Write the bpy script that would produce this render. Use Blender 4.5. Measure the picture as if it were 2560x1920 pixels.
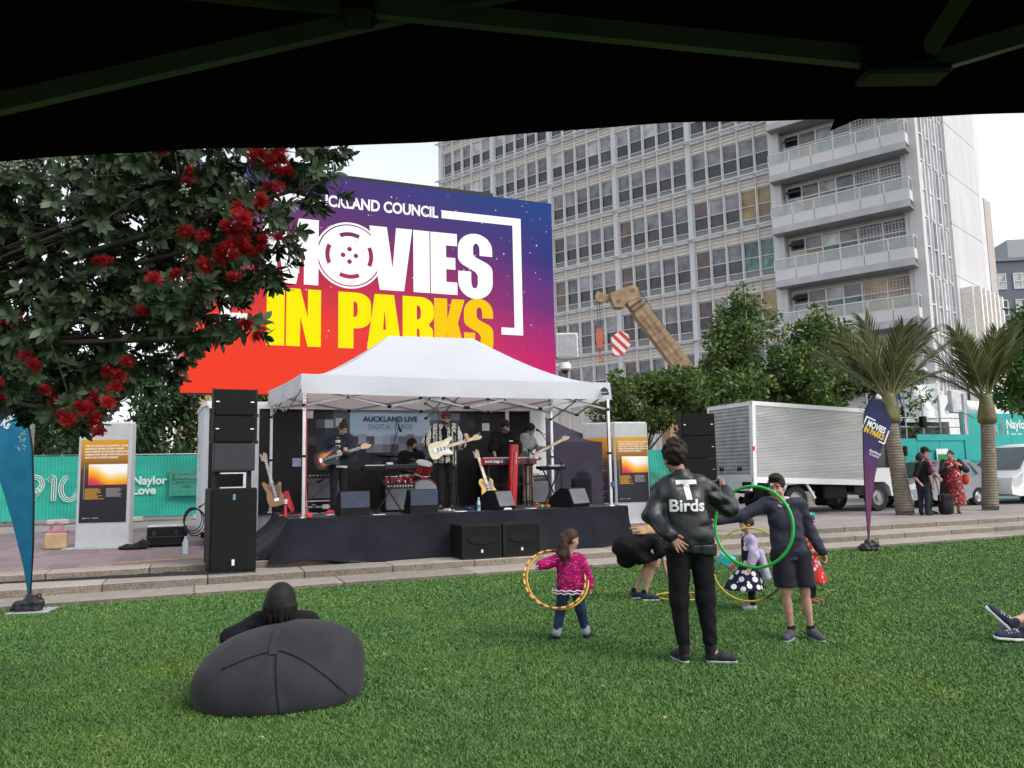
import bpy, bmesh, math, random
import numpy as np
from mathutils import Vector, Matrix, Euler
from mathutils.bvhtree import BVHTree

for o in list(bpy.data.objects):
 bpy.data.objects.remove(o, do_unlink=True)
SC = bpy.context.scene
COL = SC.collection
R = math.radians
random.seed(7)
RNG = np.random.default_rng(11)

cam = bpy.data.cameras.new('camera')
CAM = bpy.data.objects.new('camera', cam)
COL.objects.link(CAM)
CAM.location = (0, 0, 1.55)
PITCH, ROLL = R(6.6), R(-1.2)
CAM.rotation_euler = (Matrix.Rotation(math.pi/2 + PITCH, 3, 'X') @ Matrix.Rotation(ROLL, 3, 'Z')).to_euler()
cam.sensor_width = 36.0
cam.lens = 36.0*1950/2560
cam.clip_end = 2000
cam.clip_start = 0.05
SC.camera = CAM

EXPOSURE = 1.0
SUN_DIR = Vector((0.62, -0.40, 0.80)).normalized()      # towards the sun
w = bpy.data.worlds.new('World')
SC.world = w
w.use_nodes = True
nt = w.node_tree
bg = nt.nodes['Background']
sky = nt.nodes.new('ShaderNodeTexSky')
sky.sky_type = 'NISHITA'
sky.sun_disc = False
sky.sun_elevation = math.asin(SUN_DIR.z)
sky.sun_rotation = math.atan2(SUN_DIR.x, SUN_DIR.y)
sky.air_density = 1.2
sky.dust_density = 2.5
sky.ozone_density = 1.0
hs = nt.nodes.new('ShaderNodeHueSaturation')
hs.inputs['Saturation'].default_value = 0.28
nt.links.new(sky.outputs[0], hs.inputs['Color'])
nt.links.new(hs.outputs[0], bg.inputs[0])
bg.inputs[1].default_value = 0.15
sun = bpy.data.lights.new('sun', 'SUN')
sun.energy = 0.5
sun.angle = R(24)
sun.color = (1.0, 0.94, 0.86)
SUN = bpy.data.objects.new('sun', sun)
COL.objects.link(SUN)
SUN.rotation_euler = SUN_DIR.to_track_quat('Z', 'Y').to_euler()
SUN.location = (30, -10, 30)
vs = SC.view_settings
vs.view_transform = 'Standard'
vs.look = 'None'
vs.exposure = EXPOSURE
vs.gamma = 1.0
vs.use_curve_mapping = False
SC.cycles.max_bounces = 6
SC.cycles.transparent_max_bounces = 8

A22 = R(22)
UX, UY = math.cos(A22), math.sin(A22)
P0 = (0.0, 12.55)
def S(u, v, z=0.0):
 return Vector((P0[0] + u*UX - v*UY, P0[1] + u*UY + v*UX, z))
ZP = 0.27            # plaza level
ZD = 0.90            # stage deck level

MATS = {}
def lin(c):
 return tuple(((x/255.0)/12.92 if x/255.0 <= 0.04045 else ((x/255.0+0.055)/1.055)**2.4) for x in c)
class NT:
 def __init__(s, m):
  s.m = m; s.t = m.node_tree; s.b = s.t.nodes['Principled BSDF']
 def n(s, typ, **kw):
  nd = s.t.nodes.new(typ)
  for k, v in kw.items():
   if k.startswith('i_'):
    nd.inputs[k[2:]].default_value = v
   elif k.startswith('n_'):
    nd.inputs[int(k[2:])].default_value = v
   else:
    setattr(nd, k, v)
  return nd
 def l(s, a, b):
  s.t.links.new(a, b)
 def coord(s, kind='Object', scale=(1, 1, 1), rot=(0, 0, 0), loc=(0, 0, 0)):
  tc = s.n('ShaderNodeTexCoord'); mp = s.n('ShaderNodeMapping')
  mp.inputs['Scale'].default_value = scale; mp.inputs['Rotation'].default_value = rot
  mp.inputs['Location'].default_value = loc
  s.l(tc.outputs[kind], mp.inputs[0])
  return mp.outputs[0]
 def noise(s, vec, scale, detail=3, rough=0.55):
  nd = s.n('ShaderNodeTexNoise'); nd.inputs['Scale'].default_value = scale
  nd.inputs['Detail'].default_value = detail; nd.inputs['Roughness'].default_value = rough
  s.l(vec, nd.inputs['Vector'])
  return nd.outputs[0]
 def ramp(s, fac, stops, interp='LINEAR'):
  nd = s.n('ShaderNodeValToRGB'); cr = nd.color_ramp; cr.interpolation = interp
  while len(cr.elements) < len(stops):
   cr.elements.new(0.5)
  for e, (p, c) in zip(cr.elements, stops):
   e.position = p; e.color = (*c, 1) if len(c) == 3 else c
  s.l(fac, nd.inputs[0])
  return nd.outputs[0]
 def mix(s, fac, a, b, blend='MIX'):
  nd = s.n('ShaderNodeMixRGB'); nd.blend_type = blend
  for i, v in ((0, fac), (1, a), (2, b)):
   if hasattr(v, 'links'):
    s.l(v, nd.inputs[i])
   else:
    nd.inputs[i].default_value = v if i == 0 else ((*v, 1) if len(v) == 3 else v)
  return nd.outputs[0]
 def math(s, op, a, b=None):
  nd = s.n('ShaderNodeMath'); nd.operation = op
  for i, v in ((0, a), (1, b)):
   if v is None: continue
   if hasattr(v, 'links'): s.l(v, nd.inputs[i])
   else: nd.inputs[i].default_value = v
  return nd.outputs[0]
 def sep(s, vec):
  nd = s.n('ShaderNodeSeparateXYZ'); s.l(vec, nd.inputs[0]); return nd.outputs
 def bump(s, h, strength=0.3, dist=0.01):
  nd = s.n('ShaderNodeBump'); nd.inputs['Strength'].default_value = strength
  nd.inputs['Distance'].default_value = dist
  s.l(h, nd.inputs['Height']); s.l(nd.outputs[0], s.b.inputs['Normal'])
 def base(s, c):
  if hasattr(c, 'links'): s.l(c, s.b.inputs['Base Color'])
  else: s.b.inputs['Base Color'].default_value = (*c[:3], 1)
def newmat(name, rough=0.7, metal=0.0, spec=0.4):
 m = bpy.data.materials.new(name); m.use_nodes = True
 t = NT(m)
 t.b.inputs['Roughness'].default_value = rough
 t.b.inputs['Metallic'].default_value = metal
 t.b.inputs['Specular IOR Level'].default_value = spec
 MATS[name] = m
 return t
def M(name, col=None, rough=0.7, metal=0.0, spec=0.4, var=0.18, vs=6.0, bump=0.0, bs=60.0, bd=0.004, sheen=0.0):
 """one plain surface with faint colour variation and fine relief"""
 if name in MATS:
  return MATS[name]
 t = newmat(name, rough, metal, spec)
 vec = t.coord('Object')
 if var > 0:
  nz = t.noise(vec, vs, 4)
  a = tuple(max(0, c*(1-var)) for c in col); b = tuple(min(1, c*(1+var)) for c in col)
  t.base(t.ramp(nz, [(0.3, a), (0.7, b)]))
 else:
  t.base(col)
 if bump > 0:
  t.bump(t.noise(vec, bs, 2), bump, bd)
 if sheen:
  t.b.inputs['Sheen Weight'].default_value = sheen
 return t.m
def emit(name, col, strength=1.0):
 """self-lit screen colour: col is what the camera should record"""
 if name in MATS: return MATS[name]
 t = newmat(name, 0.7, spec=0.0)
 t.base((0.005, 0.005, 0.005))
 t.b.inputs['Emission Color'].default_value = (*col, 1)
 t.b.inputs['Emission Strength'].default_value = strength/2**EXPOSURE
 return t.m

def props(o, label=None, cat=None, group=None, kind=None):
 if label: o['label'] = label
 if cat: o['category'] = cat
 if group: o['group'] = group
 if kind: o['kind'] = kind
 return o
def thing(name, label, cat, loc=(0, 0, 0), rz=0.0, group=None):
 o = bpy.data.objects.new(name, None)
 COL.objects.link(o)
 o.empty_display_size = 0.1
 o.location = loc; o.rotation_euler = (0, 0, rz)
 return props(o, label, cat, group)
def link(name, me, parent=None, loc=None, rot=None, scale=None):
 o = bpy.data.objects.new(name, me)
 COL.objects.link(o)
 if parent is not None: o.parent = parent
 if loc is not None: o.location = loc
 if rot is not None: o.rotation_euler = rot
 if scale is not None: o.scale = scale
 return o
def copy_tree(o, parent=None):
 c = o.copy(); COL.objects.link(c); c.parent = parent
 for ch in o.children:
  copy_tree(ch, c)
 return c

def frame_from_dir(d):
 d = Vector(d).normalized()
 up = Vector((0, 0, 1)) if abs(d.z) < 0.95 else Vector((0, 1, 0))
 x = d.cross(up).normalized(); y = x.cross(d).normalized()
 return x, y, d

class MB:
 """collects shapes of ONE part, then links them as one mesh"""
 def __init__(s): s.v = []; s.f = []; s.m = []; s.mi = 0
 def add(s, vs_, fs_):
  b = len(s.v)
  s.v.extend([tuple(p) for p in vs_])
  for f in fs_:
   s.f.append(tuple(i+b for i in f)); s.m.append(s.mi)
  return s
 def mat(s, i): s.mi = i; return s
 def box(s, c, size, rot=None, bev=0.0):
  hx, hy, hz = size[0]/2, size[1]/2, size[2]/2
  if bev > 0:
   b = min(bev, hx*0.9, hy*0.9, hz*0.9)
   pts = []
   for sx in (-1, 1):
    for sy in (-1, 1):
     for sz in (-1, 1):
      pts += [(sx*hx, sy*(hy-b), sz*(hz-b)), (sx*(hx-b), sy*hy, sz*(hz-b)), (sx*(hx-b), sy*(hy-b), sz*hz)]
   bm = bmesh.new()
   for p in pts: bm.verts.new(p)
   r = bmesh.ops.convex_hull(bm, input=bm.verts)
   bmesh.ops.dissolve_limit(bm, angle_limit=0.01, verts=bm.verts, edges=bm.edges)
   bm.verts.ensure_lookup_table(); bm.verts.index_update()
   vs_ = [v.co.copy() for v in bm.verts]; fs_ = [[v.index for v in f.verts] for f in bm.faces]
   bm.free()
  else:
   vs_ = [Vector((x*hx, y*hy, z*hz)) for x in (-1, 1) for y in (-1, 1) for z in (-1, 1)]
   fs_ = [(0, 1, 3, 2), (4, 6, 7, 5), (0, 4, 5, 1), (2, 3, 7, 6), (0, 2, 6, 4), (1, 5, 7, 3)]
  if rot is not None:
   e = rot if isinstance(rot, Matrix) else Euler(rot).to_matrix()
   vs_ = [e @ Vector(v) for v in vs_]
  c = Vector(c)
  return s.add([Vector(v)+c for v in vs_], fs_)
 def span(s, lo, hi, bev=0.0):
  c = [(a+b)/2 for a, b in zip(lo, hi)]; d = [abs(b-a) for a, b in zip(lo, hi)]
  return s.box(c, d, None, bev)
 def bar(s, a, b, w_, h_=None, up=None):
  """rectangular bar from a to b"""
  a, b = Vector(a), Vector(b); h_ = h_ or w_
  x, y, d = frame_from_dir(b-a)
  vs_ = [p + x*(sx*w_/2) + y*(sy*h_/2) for p in (a, b) for sx, sy in ((-1, -1), (1, -1), (1, 1), (-1, 1))]
  return s.add(vs_, [(3, 2, 1, 0), (4, 5, 6, 7), (0, 1, 5, 4), (1, 2, 6, 5), (2, 3, 7, 6), (3, 0, 4, 7)])
 def tube(s, pts, r, n=8, cap=True):
  pts = [Vector(p) for p in pts]
  rs = r if isinstance(r, (list, tuple)) else [r]*len(pts)
  rings = []; prev = None
  for i, p in enumerate(pts):
   d = (pts[min(i+1, len(pts)-1)] - pts[max(i-1, 0)])
   if d.length < 1e-9: d = Vector((0, 0, 1))
   d.normalize()
   if prev is None:
    x, y, _ = frame_from_dir(d)
   else:
    x = (prev - d*prev.dot(d))
    x = x.normalized() if x.length > 1e-6 else frame_from_dir(d)[0]
    y = d.cross(x)
   prev = x
   rings.append([p + (x*math.cos(2*math.pi*k/n) + y*math.sin(2*math.pi*k/n))*rs[i] for k in range(n)])
  vs_ = [q for rg in rings for q in rg]; fs_ = []
  for i in range(len(pts)-1):
   for k in range(n):
    k2 = (k+1) % n
    fs_.append((i*n+k, i*n+k2, (i+1)*n+k2, (i+1)*n+k))
  if cap:
   fs_.append(tuple(range(n-1, -1, -1))); fs_.append(tuple((len(pts)-1)*n+k for k in range(n)))
  return s.add(vs_, fs_)
 def lathe(s, prof, c=(0, 0, 0), axis=(0, 0, 1), n=20, cap=True):
  x, y, d = frame_from_dir(axis); c = Vector(c)
  vs_ = [c + d*h + (x*math.cos(2*math.pi*k/n) + y*math.sin(2*math.pi*k/n))*r for r, h in prof for k in range(n)]
  fs_ = []
  for i in range(len(prof)-1):
   for k in range(n):
    k2 = (k+1) % n
    fs_.append((i*n+k, i*n+k2, (i+1)*n+k2, (i+1)*n+k))
  if cap:
   fs_.append(tuple(range(n-1, -1, -1))); fs_.append(tuple((len(prof)-1)*n+k for k in range(n)))
  return s.add(vs_, fs_)
 def ball(s, c, r, n=10, m=7, rot=None):
  rr = (r, r, r) if not hasattr(r, '__len__') else r
  c = Vector(c); e = Euler(rot).to_matrix() if rot is not None else None
  vs_ = []
  for i in range(m+1):
   t = math.pi*i/m
   for k in range(n):
    p = 2*math.pi*k/n
    q = Vector((rr[0]*math.sin(t)*math.cos(p), rr[1]*math.sin(t)*math.sin(p), rr[2]*math.cos(t)))
    vs_.append(c + (e @ q if e else q))
  fs_ = [(i*n+k, (i+1)*n+k, (i+1)*n+(k+1) % n, i*n+(k+1) % n) for i in range(m) for k in range(n)]
  return s.add(vs_, fs_)
 def torus(s, c, Rm, r, n=40, m=8, M3=None, sx=1.0, sy=1.0):
  c = Vector(c); vs_ = []
  for i in range(n):
   a = 2*math.pi*i/n
   for k in range(m):
    b = 2*math.pi*k/m
    q = Vector(((Rm + r*math.cos(b))*math.cos(a)*sx, (Rm + r*math.cos(b))*math.sin(a)*sy, r*math.sin(b)))
    vs_.append(c + (M3 @ q if M3 else q))
  fs_ = [(i*m+k, ((i+1) % n)*m+k, ((i+1) % n)*m+(k+1) % m, i*m+(k+1) % m) for i in range(n) for k in range(m)]
  return s.add(vs_, fs_)
 def prism(s, poly, t, M4=None):
  """poly in local xy, extruded by t along z, placed by M4"""
  n = len(poly); M4 = M4 or Matrix()
  vs_ = [M4 @ Vector((x, y, 0)) for x, y in poly] + [M4 @ Vector((x, y, t)) for x, y in poly]
  fs_ = [tuple(range(n-1, -1, -1)), tuple(range(n, 2*n))] + [(i, (i+1) % n, n+(i+1) % n, n+i) for i in range(n)]
  return s.add(vs_, fs_)
 def grid(s, fn, nu, nv, thick=None):
  """surface fn(a,b)->xyz, a,b in 0..1"""
  vs_ = [fn(i/nu, j/nv) for j in range(nv+1) for i in range(nu+1)]
  fs_ = [(j*(nu+1)+i, j*(nu+1)+i+1, (j+1)*(nu+1)+i+1, (j+1)*(nu+1)+i) for j in range(nv) for i in range(nu)]
  return s.add(vs_, fs_)
 def mesh(s, name, mats, smooth=False, recalc=True):
  me = bpy.data.meshes.new(name)
  me.from_pydata(s.v, [], s.f)
  if not isinstance(mats, (list, tuple)): mats = [mats]
  for m_ in mats: me.materials.append(m_)
  if len(mats) > 1: me.polygons.foreach_set('material_index', s.m)
  if recalc:
   bm = bmesh.new(); bm.from_mesh(me)
   bmesh.ops.recalc_face_normals(bm, faces=bm.faces)
   bm.to_mesh(me); bm.free()
  if smooth:
   me.polygons.foreach_set('use_smooth', [True]*len(me.polygons))
   if smooth != 'all':
    me.set_sharp_from_angle(angle=R(38))
  me.update()
  return me
 def build(s, name, mats, parent=None, loc=None, rot=None, smooth=False, recalc=True):
  return link(name, s.mesh(name, mats, smooth, recalc), parent, loc, rot)

def raw_mesh(name, V, F, mat, smooth=False):
 """fast mesh from arrays, F all of the same size"""
 me = bpy.data.meshes.new(name)
 V = np.asarray(V, np.float32); F = np.asarray(F, np.int32)
 k = F.shape[1]
 me.vertices.add(len(V)); me.vertices.foreach_set('co', V.ravel())
 me.loops.add(F.size); me.loops.foreach_set('vertex_index', F.ravel())
 me.polygons.add(len(F)); me.polygons.foreach_set('loop_start', np.arange(0, F.size, k, dtype=np.int32))
 me.materials.append(mat)
 if smooth: me.polygons.foreach_set('use_smooth', np.ones(len(F), bool))
 me.update(calc_edges=True)
 return me

def text_mesh(body, size=1.0, offset=0.0, xs=1.0, align='CENTER', extrude=0.0, spacing=1.0, line=1.0, shear=0.0):
 cu = bpy.data.curves.new('lettering', 'FONT')
 cu.body = body; cu.size = size; cu.offset = offset; cu.align_x = align; cu.align_y = 'CENTER'
 cu.extrude = extrude; cu.space_character = spacing; cu.space_line = line; cu.resolution_u = 4; cu.shear = shear
 ob = bpy.data.objects.new('lettering', cu)
 me = bpy.data.meshes.new_from_object(ob)
 bpy.data.objects.remove(ob)
 if xs != 1.0:
  me.transform(Matrix.Diagonal((xs, 1, 1, 1)))
 return me
def lettering(body, mat, parent, M4, size=1.0, name='lettering', **kw):
 me = text_mesh(body, size, **kw)
 me.name = name
 me.materials.clear(); me.materials.append(mat)
 me.transform(M4)
 return link(name, me, parent)
def flat_shape(name, loops, mat, parent, M4, extrude=0.002):
 """filled 2D outline(s) with holes (first loop outline, others as given), even-odd"""
 cu = bpy.data.curves.new(name, 'CURVE')
 cu.dimensions = '2D'; cu.fill_mode = 'BOTH'; cu.extrude = extrude
 for lp in loops:
  sp = cu.splines.new('POLY'); sp.points.add(len(lp)-1)
  for p, (x, y) in zip(sp.points, lp): p.co = (x, y, 0, 1)
  sp.use_cyclic_u = True
 ob = bpy.data.objects.new(name, cu)
 me = bpy.data.meshes.new_from_object(ob)
 bpy.data.objects.remove(ob)
 me.materials.clear(); me.materials.append(mat)
 me.transform(M4)
 return link(name, me, parent)
def arc(cx, cy, rx, ry, a0, a1, n=10):
 return [(cx + rx*math.cos(R(a0 + (a1-a0)*i/n)), cy + ry*math.sin(R(a0 + (a1-a0)*i/n))) for i in range(n+1)]
def upright(x=0, y=0, z=0, rz=0.0):
 """maps flat xy artwork onto a wall whose outward normal is -Y (before rz)"""
 return Matrix.Translation((x, y, z)) @ Matrix.Rotation(rz, 4, 'Z') @ Matrix.Rotation(math.pi/2, 4, 'X')

class SD:
 """list of primitives blended smoothly; meshed with surface nets"""
 def __init__(s, k=0.02): s.p = []; s.k = k
 def cap(s, a, b, ra, rb=None, k=None, op='+'):
  s.p.append(('c', np.array(a, float), np.array(b, float), ra, ra if rb is None else rb, s.k if k is None else k, op)); return s
 def ell(s, c, r, rot=None, k=None, op='+'):
  m_ = np.array(Euler(rot).to_matrix()) if rot is not None else None
  s.p.append(('e', np.array(c, float), np.array(r, float), m_, 0, s.k if k is None else k, op)); return s
 def box(s, c, h, rot=None, rad=0.01, k=None, op='+'):
  m_ = np.array(Euler(rot).to_matrix()) if rot is not None else None
  s.p.append(('b', np.array(c, float), np.array(h, float), m_, rad, s.k if k is None else k, op)); return s
 def plane(s, c, n, k=0.004):
  """cut away the side the normal points to"""
  n = np.array(n, float); n /= np.linalg.norm(n)
  s.p.append(('h', np.array(c, float), n, None, 0, k, '-')); return s
 def bounds(s):
  lo = []; hi = []
  for q in s.p:
   if q[6] != '+': continue
   if q[0] == 'c':
    r = max(q[3], q[4]); lo.append(np.minimum(q[1], q[2])-r); hi.append(np.maximum(q[1], q[2])+r)
   else:
    r = float(np.max(q[2])) * (1.75 if q[0] == 'b' else 1.0) + 0.01
    lo.append(q[1]-r); hi.append(q[1]+r)
  return np.min(lo, 0)-0.03, np.max(hi, 0)+0.03
 def mesh(s, vox, warp=None):
  lo, hi = s.bounds()
  n = np.maximum(4, np.ceil((hi-lo)/vox).astype(int)+1)
  ax = [lo[i] + np.arange(n[i])*vox for i in range(3)]
  D = np.full(n, 1.0, np.float32)
  for q in s.p:
   kk = q[5]
   if q[0] == 'c':
    r = max(q[3], q[4]) + kk + vox*2
    l_, h_ = np.minimum(q[1], q[2])-r, np.maximum(q[1], q[2])+r
   elif q[0] == 'h':
    l_, h_ = lo, hi
   else:
    r = float(np.max(q[2]))*(1.75 if q[0] == 'b' else 1.0) + kk + vox*2 + 0.01
    l_, h_ = q[1]-r, q[1]+r
   i0 = np.clip(np.floor((l_-lo)/vox).astype(int), 0, n); i1 = np.clip(np.ceil((h_-lo)/vox).astype(int)+1, 0, n)
   if np.any(i1 <= i0): continue
   sl = tuple(slice(a, b) for a, b in zip(i0, i1))
   X, Y, Z = np.meshgrid(ax[0][sl[0]], ax[1][sl[1]], ax[2][sl[2]], indexing='ij')
   P = np.stack([X, Y, Z], -1)
   if warp is not None: P = P + warp(P)
   if q[0] == 'c':
    ab = q[2]-q[1]; L = max(1e-9, float(ab @ ab))
    t = np.clip(((P-q[1]) @ ab)/L, 0, 1)
    d = np.linalg.norm(P-q[1]-t[..., None]*ab, axis=-1) - (q[3] + (q[4]-q[3])*t)
   elif q[0] == 'e':
    Q = P-q[1]
    if q[3] is not None: Q = Q @ q[3]
    k0 = np.linalg.norm(Q/q[2], axis=-1); k1 = np.linalg.norm(Q/q[2]**2, axis=-1)
    d = k0*(k0-1.0)/np.maximum(k1, 1e-6)
    d = np.where(k0 < 0.05, -np.min(q[2]), d)
   elif q[0] == 'b':
    Q = P-q[1]
    if q[3] is not None: Q = Q @ q[3]
    E_ = np.abs(Q)-(q[2]-q[4])
    d = np.linalg.norm(np.maximum(E_, 0), axis=-1) + np.minimum(E_.max(-1), 0) - q[4]
   else:
    d = (P-q[1]) @ q[2]
   A_ = D[sl]
   if q[6] == '+':
    if kk > 0:
     h = np.clip(0.5+0.5*(A_-d)/kk, 0, 1)
     D[sl] = A_*(1-h)+d*h - kk*h*(1-h)
    else:
     D[sl] = np.minimum(A_, d)
   else:   # subtraction; half space: keep where plane distance < 0
    dd = d if q[0] == 'h' else -d
    if kk > 0:
     h = np.clip(0.5-0.5*(A_-dd)/kk, 0, 1)
     D[sl] = A_*(1-h)+dd*h + kk*h*(1-h)
    else:
     D[sl] = np.maximum(A_, dd)
  return surface_nets(D, lo, vox)
 def build(s, name, mat, parent, vox=0.012, warp=None):
  V, F = s.mesh(vox, warp)
  me = raw_mesh(name, V, F, mat, True)
  return link(name, me, parent)

def surface_nets(D, lo, vox):
 D = np.pad(D, 1, constant_values=1.0)
 neg = D < 0
 c = np.zeros(tuple(x-1 for x in D.shape), np.int8)
 for dx in (0, 1):
  for dy in (0, 1):
   for dz in (0, 1):
    c += neg[dx:D.shape[0]-1+dx, dy:D.shape[1]-1+dy, dz:D.shape[2]-1+dz]
 act = (c > 0) & (c < 8)
 idx = -np.ones(act.shape, np.int32)
 I = np.argwhere(act); idx[act] = np.arange(len(I))
 acc = np.zeros((len(I), 3)); cnt = np.zeros(len(I))
 corners = [(a, b, d) for a in (0, 1) for b in (0, 1) for d in (0, 1)]
 val = {k: D[I[:, 0]+k[0], I[:, 1]+k[1], I[:, 2]+k[2]] for k in corners}
 for a in corners:
  for axis in range(3):
   if a[axis] == 0:
    b = tuple(1 if i == axis else a[i] for i in range(3))
    va, vb = val[a], val[b]
    m_ = (va < 0) != (vb < 0)
    t = np.where(m_, va/np.where(m_, va-vb, 1), 0)
    p = np.array(a, float)[None, :].repeat(len(I), 0); p[:, axis] += t
    acc[m_] += p[m_]; cnt[m_] += 1
 V = lo + (I - 1 + acc/cnt[:, None])*vox
 Fs = []
 for axis in range(3):
  o1, o2 = [(1, 2), (2, 0), (0, 1)][axis]
  sa = [slice(1, -1)]*3; sa[axis] = slice(0, -1)
  sb = [slice(1, -1)]*3; sb[axis] = slice(1, None)
  na, nb = neg[tuple(sa)], neg[tuple(sb)]
  E_ = np.argwhere(na != nb)
  flip = na[tuple(E_.T)]
  E_ = E_ + np.array([0 if i == axis else 1 for i in range(3)])
  def g(d1, d2):
   q = E_.copy(); q[:, o1] -= d1; q[:, o2] -= d2
   return idx[q[:, 0], q[:, 1], q[:, 2]]
  quad = np.stack([g(0, 0), g(1, 0), g(1, 1), g(0, 1)], 1)
  quad[~flip] = quad[~flip][:, ::-1]
  Fs.append(quad)
 F = np.concatenate(Fs); F = F[(F >= 0).all(1)]
 return V, F
def mat_asphalt():
 t = newmat('asphalt', 0.9)
 v = t.coord('Object')
 a = t.noise(v, 0.6, 5); b = t.noise(v, 60, 3)
 c = t.ramp(a, [(0.3, (0.05, 0.05, 0.052)), (0.7, (0.085, 0.083, 0.08))])
 t.base(t.mix(0.5, c, t.ramp(b, [(0.3, (0.035, 0.035, 0.037)), (0.7, (0.10, 0.10, 0.10))])))
 t.bump(b, 0.4, 0.006); return t.m
def mat_stone(name, ca, cb, scale=3.0, speck=90, riser=False):
 t = newmat(name, 0.85, spec=0.25)
 v = t.coord('Object')
 big = t.noise(v, scale, 5, 0.6); sm = t.noise(v, speck, 3, 0.6)
 oi = t.n('ShaderNodeObjectInfo')
 c = t.ramp(big, [(0.28, ca), (0.72, cb)])
 c = t.mix(0.35, c, t.ramp(sm, [(0.35, tuple(x*0.55 for x in ca)), (0.65, tuple(min(1, x*1.35) for x in cb))]))
 rnd = t.ramp(oi.outputs['Random'], [(0.0, (0.80, 0.80, 0.80)), (1.0, (1.12, 1.1, 1.08))])
 c = t.mix(1.0, c, rnd, 'MULTIPLY')
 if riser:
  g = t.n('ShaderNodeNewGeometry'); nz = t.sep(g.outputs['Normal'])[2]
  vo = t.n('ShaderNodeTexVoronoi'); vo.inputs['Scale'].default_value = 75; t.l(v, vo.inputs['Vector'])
  agg_shade = t.mix(1.0, c, t.ramp(vo.outputs['Color'], [(0.2, (0.38, 0.36, 0.33)), (0.8, (0.80, 0.77, 0.72))]), 'MULTIPLY')  # riser faces: aggregate speckle, its darkening partly stands in for blocked light
  c = t.mix(t.math('GREATER_THAN', nz, 0.5), agg_shade, c)
 t.base(c); t.bump(sm, 0.35, 0.004); return t.m
def mat_tile():
 t = newmat('red_basalt_paving', 0.7, spec=0.35)
 v = t.coord('Object', (1.3, 7.0, 1))
 oi = t.n('ShaderNodeObjectInfo')
 add = t.n('ShaderNodeVectorMath'); add.operation = 'ADD'
 sc = t.n('ShaderNodeVectorMath'); sc.operation = 'SCALE'
 t.l(oi.outputs['Location'], sc.inputs[0]); sc.inputs['Scale'].default_value = 3.1
 t.l(v, add.inputs[0]); t.l(sc.outputs[0], add.inputs[1])
 st = t.noise(add.outputs[0], 1.6, 5, 0.65)
 c = t.ramp(st, [(0.3, (0.145, 0.098, 0.105)), (0.5, (0.20, 0.150, 0.158)), (0.7, (0.255, 0.205, 0.21))])
 c = t.mix(1.0, c, t.ramp(oi.outputs['Random'], [(0, (0.82, 0.80, 0.82)), (1, (1.15, 1.12, 1.12))]), 'MULTIPLY')
 t.base(c)
 t.bump(t.noise(t.coord('Object'), 70, 3), 0.2, 0.003); return t.m
def mat_plaza():
 t = newmat('plaza_paving', 0.8, spec=0.3)
 v = t.coord('Object')
 br = t.n('ShaderNodeTexBrick')
 br.inputs['Scale'].default_value = 1.0
 br.inputs['Mortar Size'].default_value = 0.012
 br.inputs['Brick Width'].default_value = 0.9; br.inputs['Row Height'].default_value = 0.45
 br.inputs['Color1'].default_value = (0.24, 0.205, 0.20, 1); br.inputs['Color2'].default_value = (0.30, 0.27, 0.26, 1)
 br.inputs['Mortar'].default_value = (0.16, 0.15, 0.15, 1)
 t.l(v, br.inputs['Vector'])
 n1 = t.noise(v, 0.8, 5)
 c = t.mix(0.45, br.outputs[0], t.ramp(n1, [(0.3, (0.22, 0.19, 0.19)), (0.7, (0.36, 0.33, 0.31))]))
 t.base(c); t.bump(t.noise(v, 50, 3), 0.2, 0.004); return t.m
def mat_soil():
 t = newmat('lawn_soil', 0.95, spec=0.1)
 v = t.coord('Object')
 c = t.ramp(t.noise(v, 0.9, 5), [(0.3, (0.035, 0.075, 0.02)), (0.7, (0.06, 0.11, 0.028))])
 c = t.mix(0.5, c, t.ramp(t.noise(v, 45, 3), [(0.3, (0.025, 0.055, 0.015)), (0.7, (0.07, 0.12, 0.035))]))
 t.base(c); t.bump(t.noise(v, 90, 2), 0.6, 0.01); return t.m
def mat_grass():
 t = newmat('grass_blades', 0.55, spec=0.3)
 v = t.coord('Object')
 geo = t.n('ShaderNodeNewGeometry')
 big = t.noise(v, 0.55, 4, 0.6)
 c = t.ramp(big, [(0.32, (0.058, 0.146, 0.042)), (0.5, (0.085, 0.182, 0.040)), (0.66, (0.150, 0.232, 0.030))])
 mid = t.noise(v, 3.5, 3)
 c = t.mix(0.55, c, t.ramp(mid, [(0.3, (0.062, 0.142, 0.036)), (0.6, (0.095, 0.195, 0.052)), (0.8, (0.15, 0.235, 0.05))]))
 rnd = t.ramp(geo.outputs['Random Per Island'], [(0, (0.72, 0.74, 0.72)), (0.6, (1.05, 1.05, 1.05)), (0.93, (1.35, 1.3, 1.35)), (1, (2.2, 1.7, 1.7))])
 t.base(t.mix(1.0, c, rnd, 'MULTIPLY'))
 t.b.inputs['Subsurface Weight'].default_value = 0.0
 return t.m

MAT_ASPHALT = mat_asphalt()
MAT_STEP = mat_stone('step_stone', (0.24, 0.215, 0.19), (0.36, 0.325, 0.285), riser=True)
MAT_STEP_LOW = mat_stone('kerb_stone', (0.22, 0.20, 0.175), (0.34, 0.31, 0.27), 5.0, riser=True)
MAT_TILE = mat_tile()
MAT_PLAZA = mat_plaza()

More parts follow.
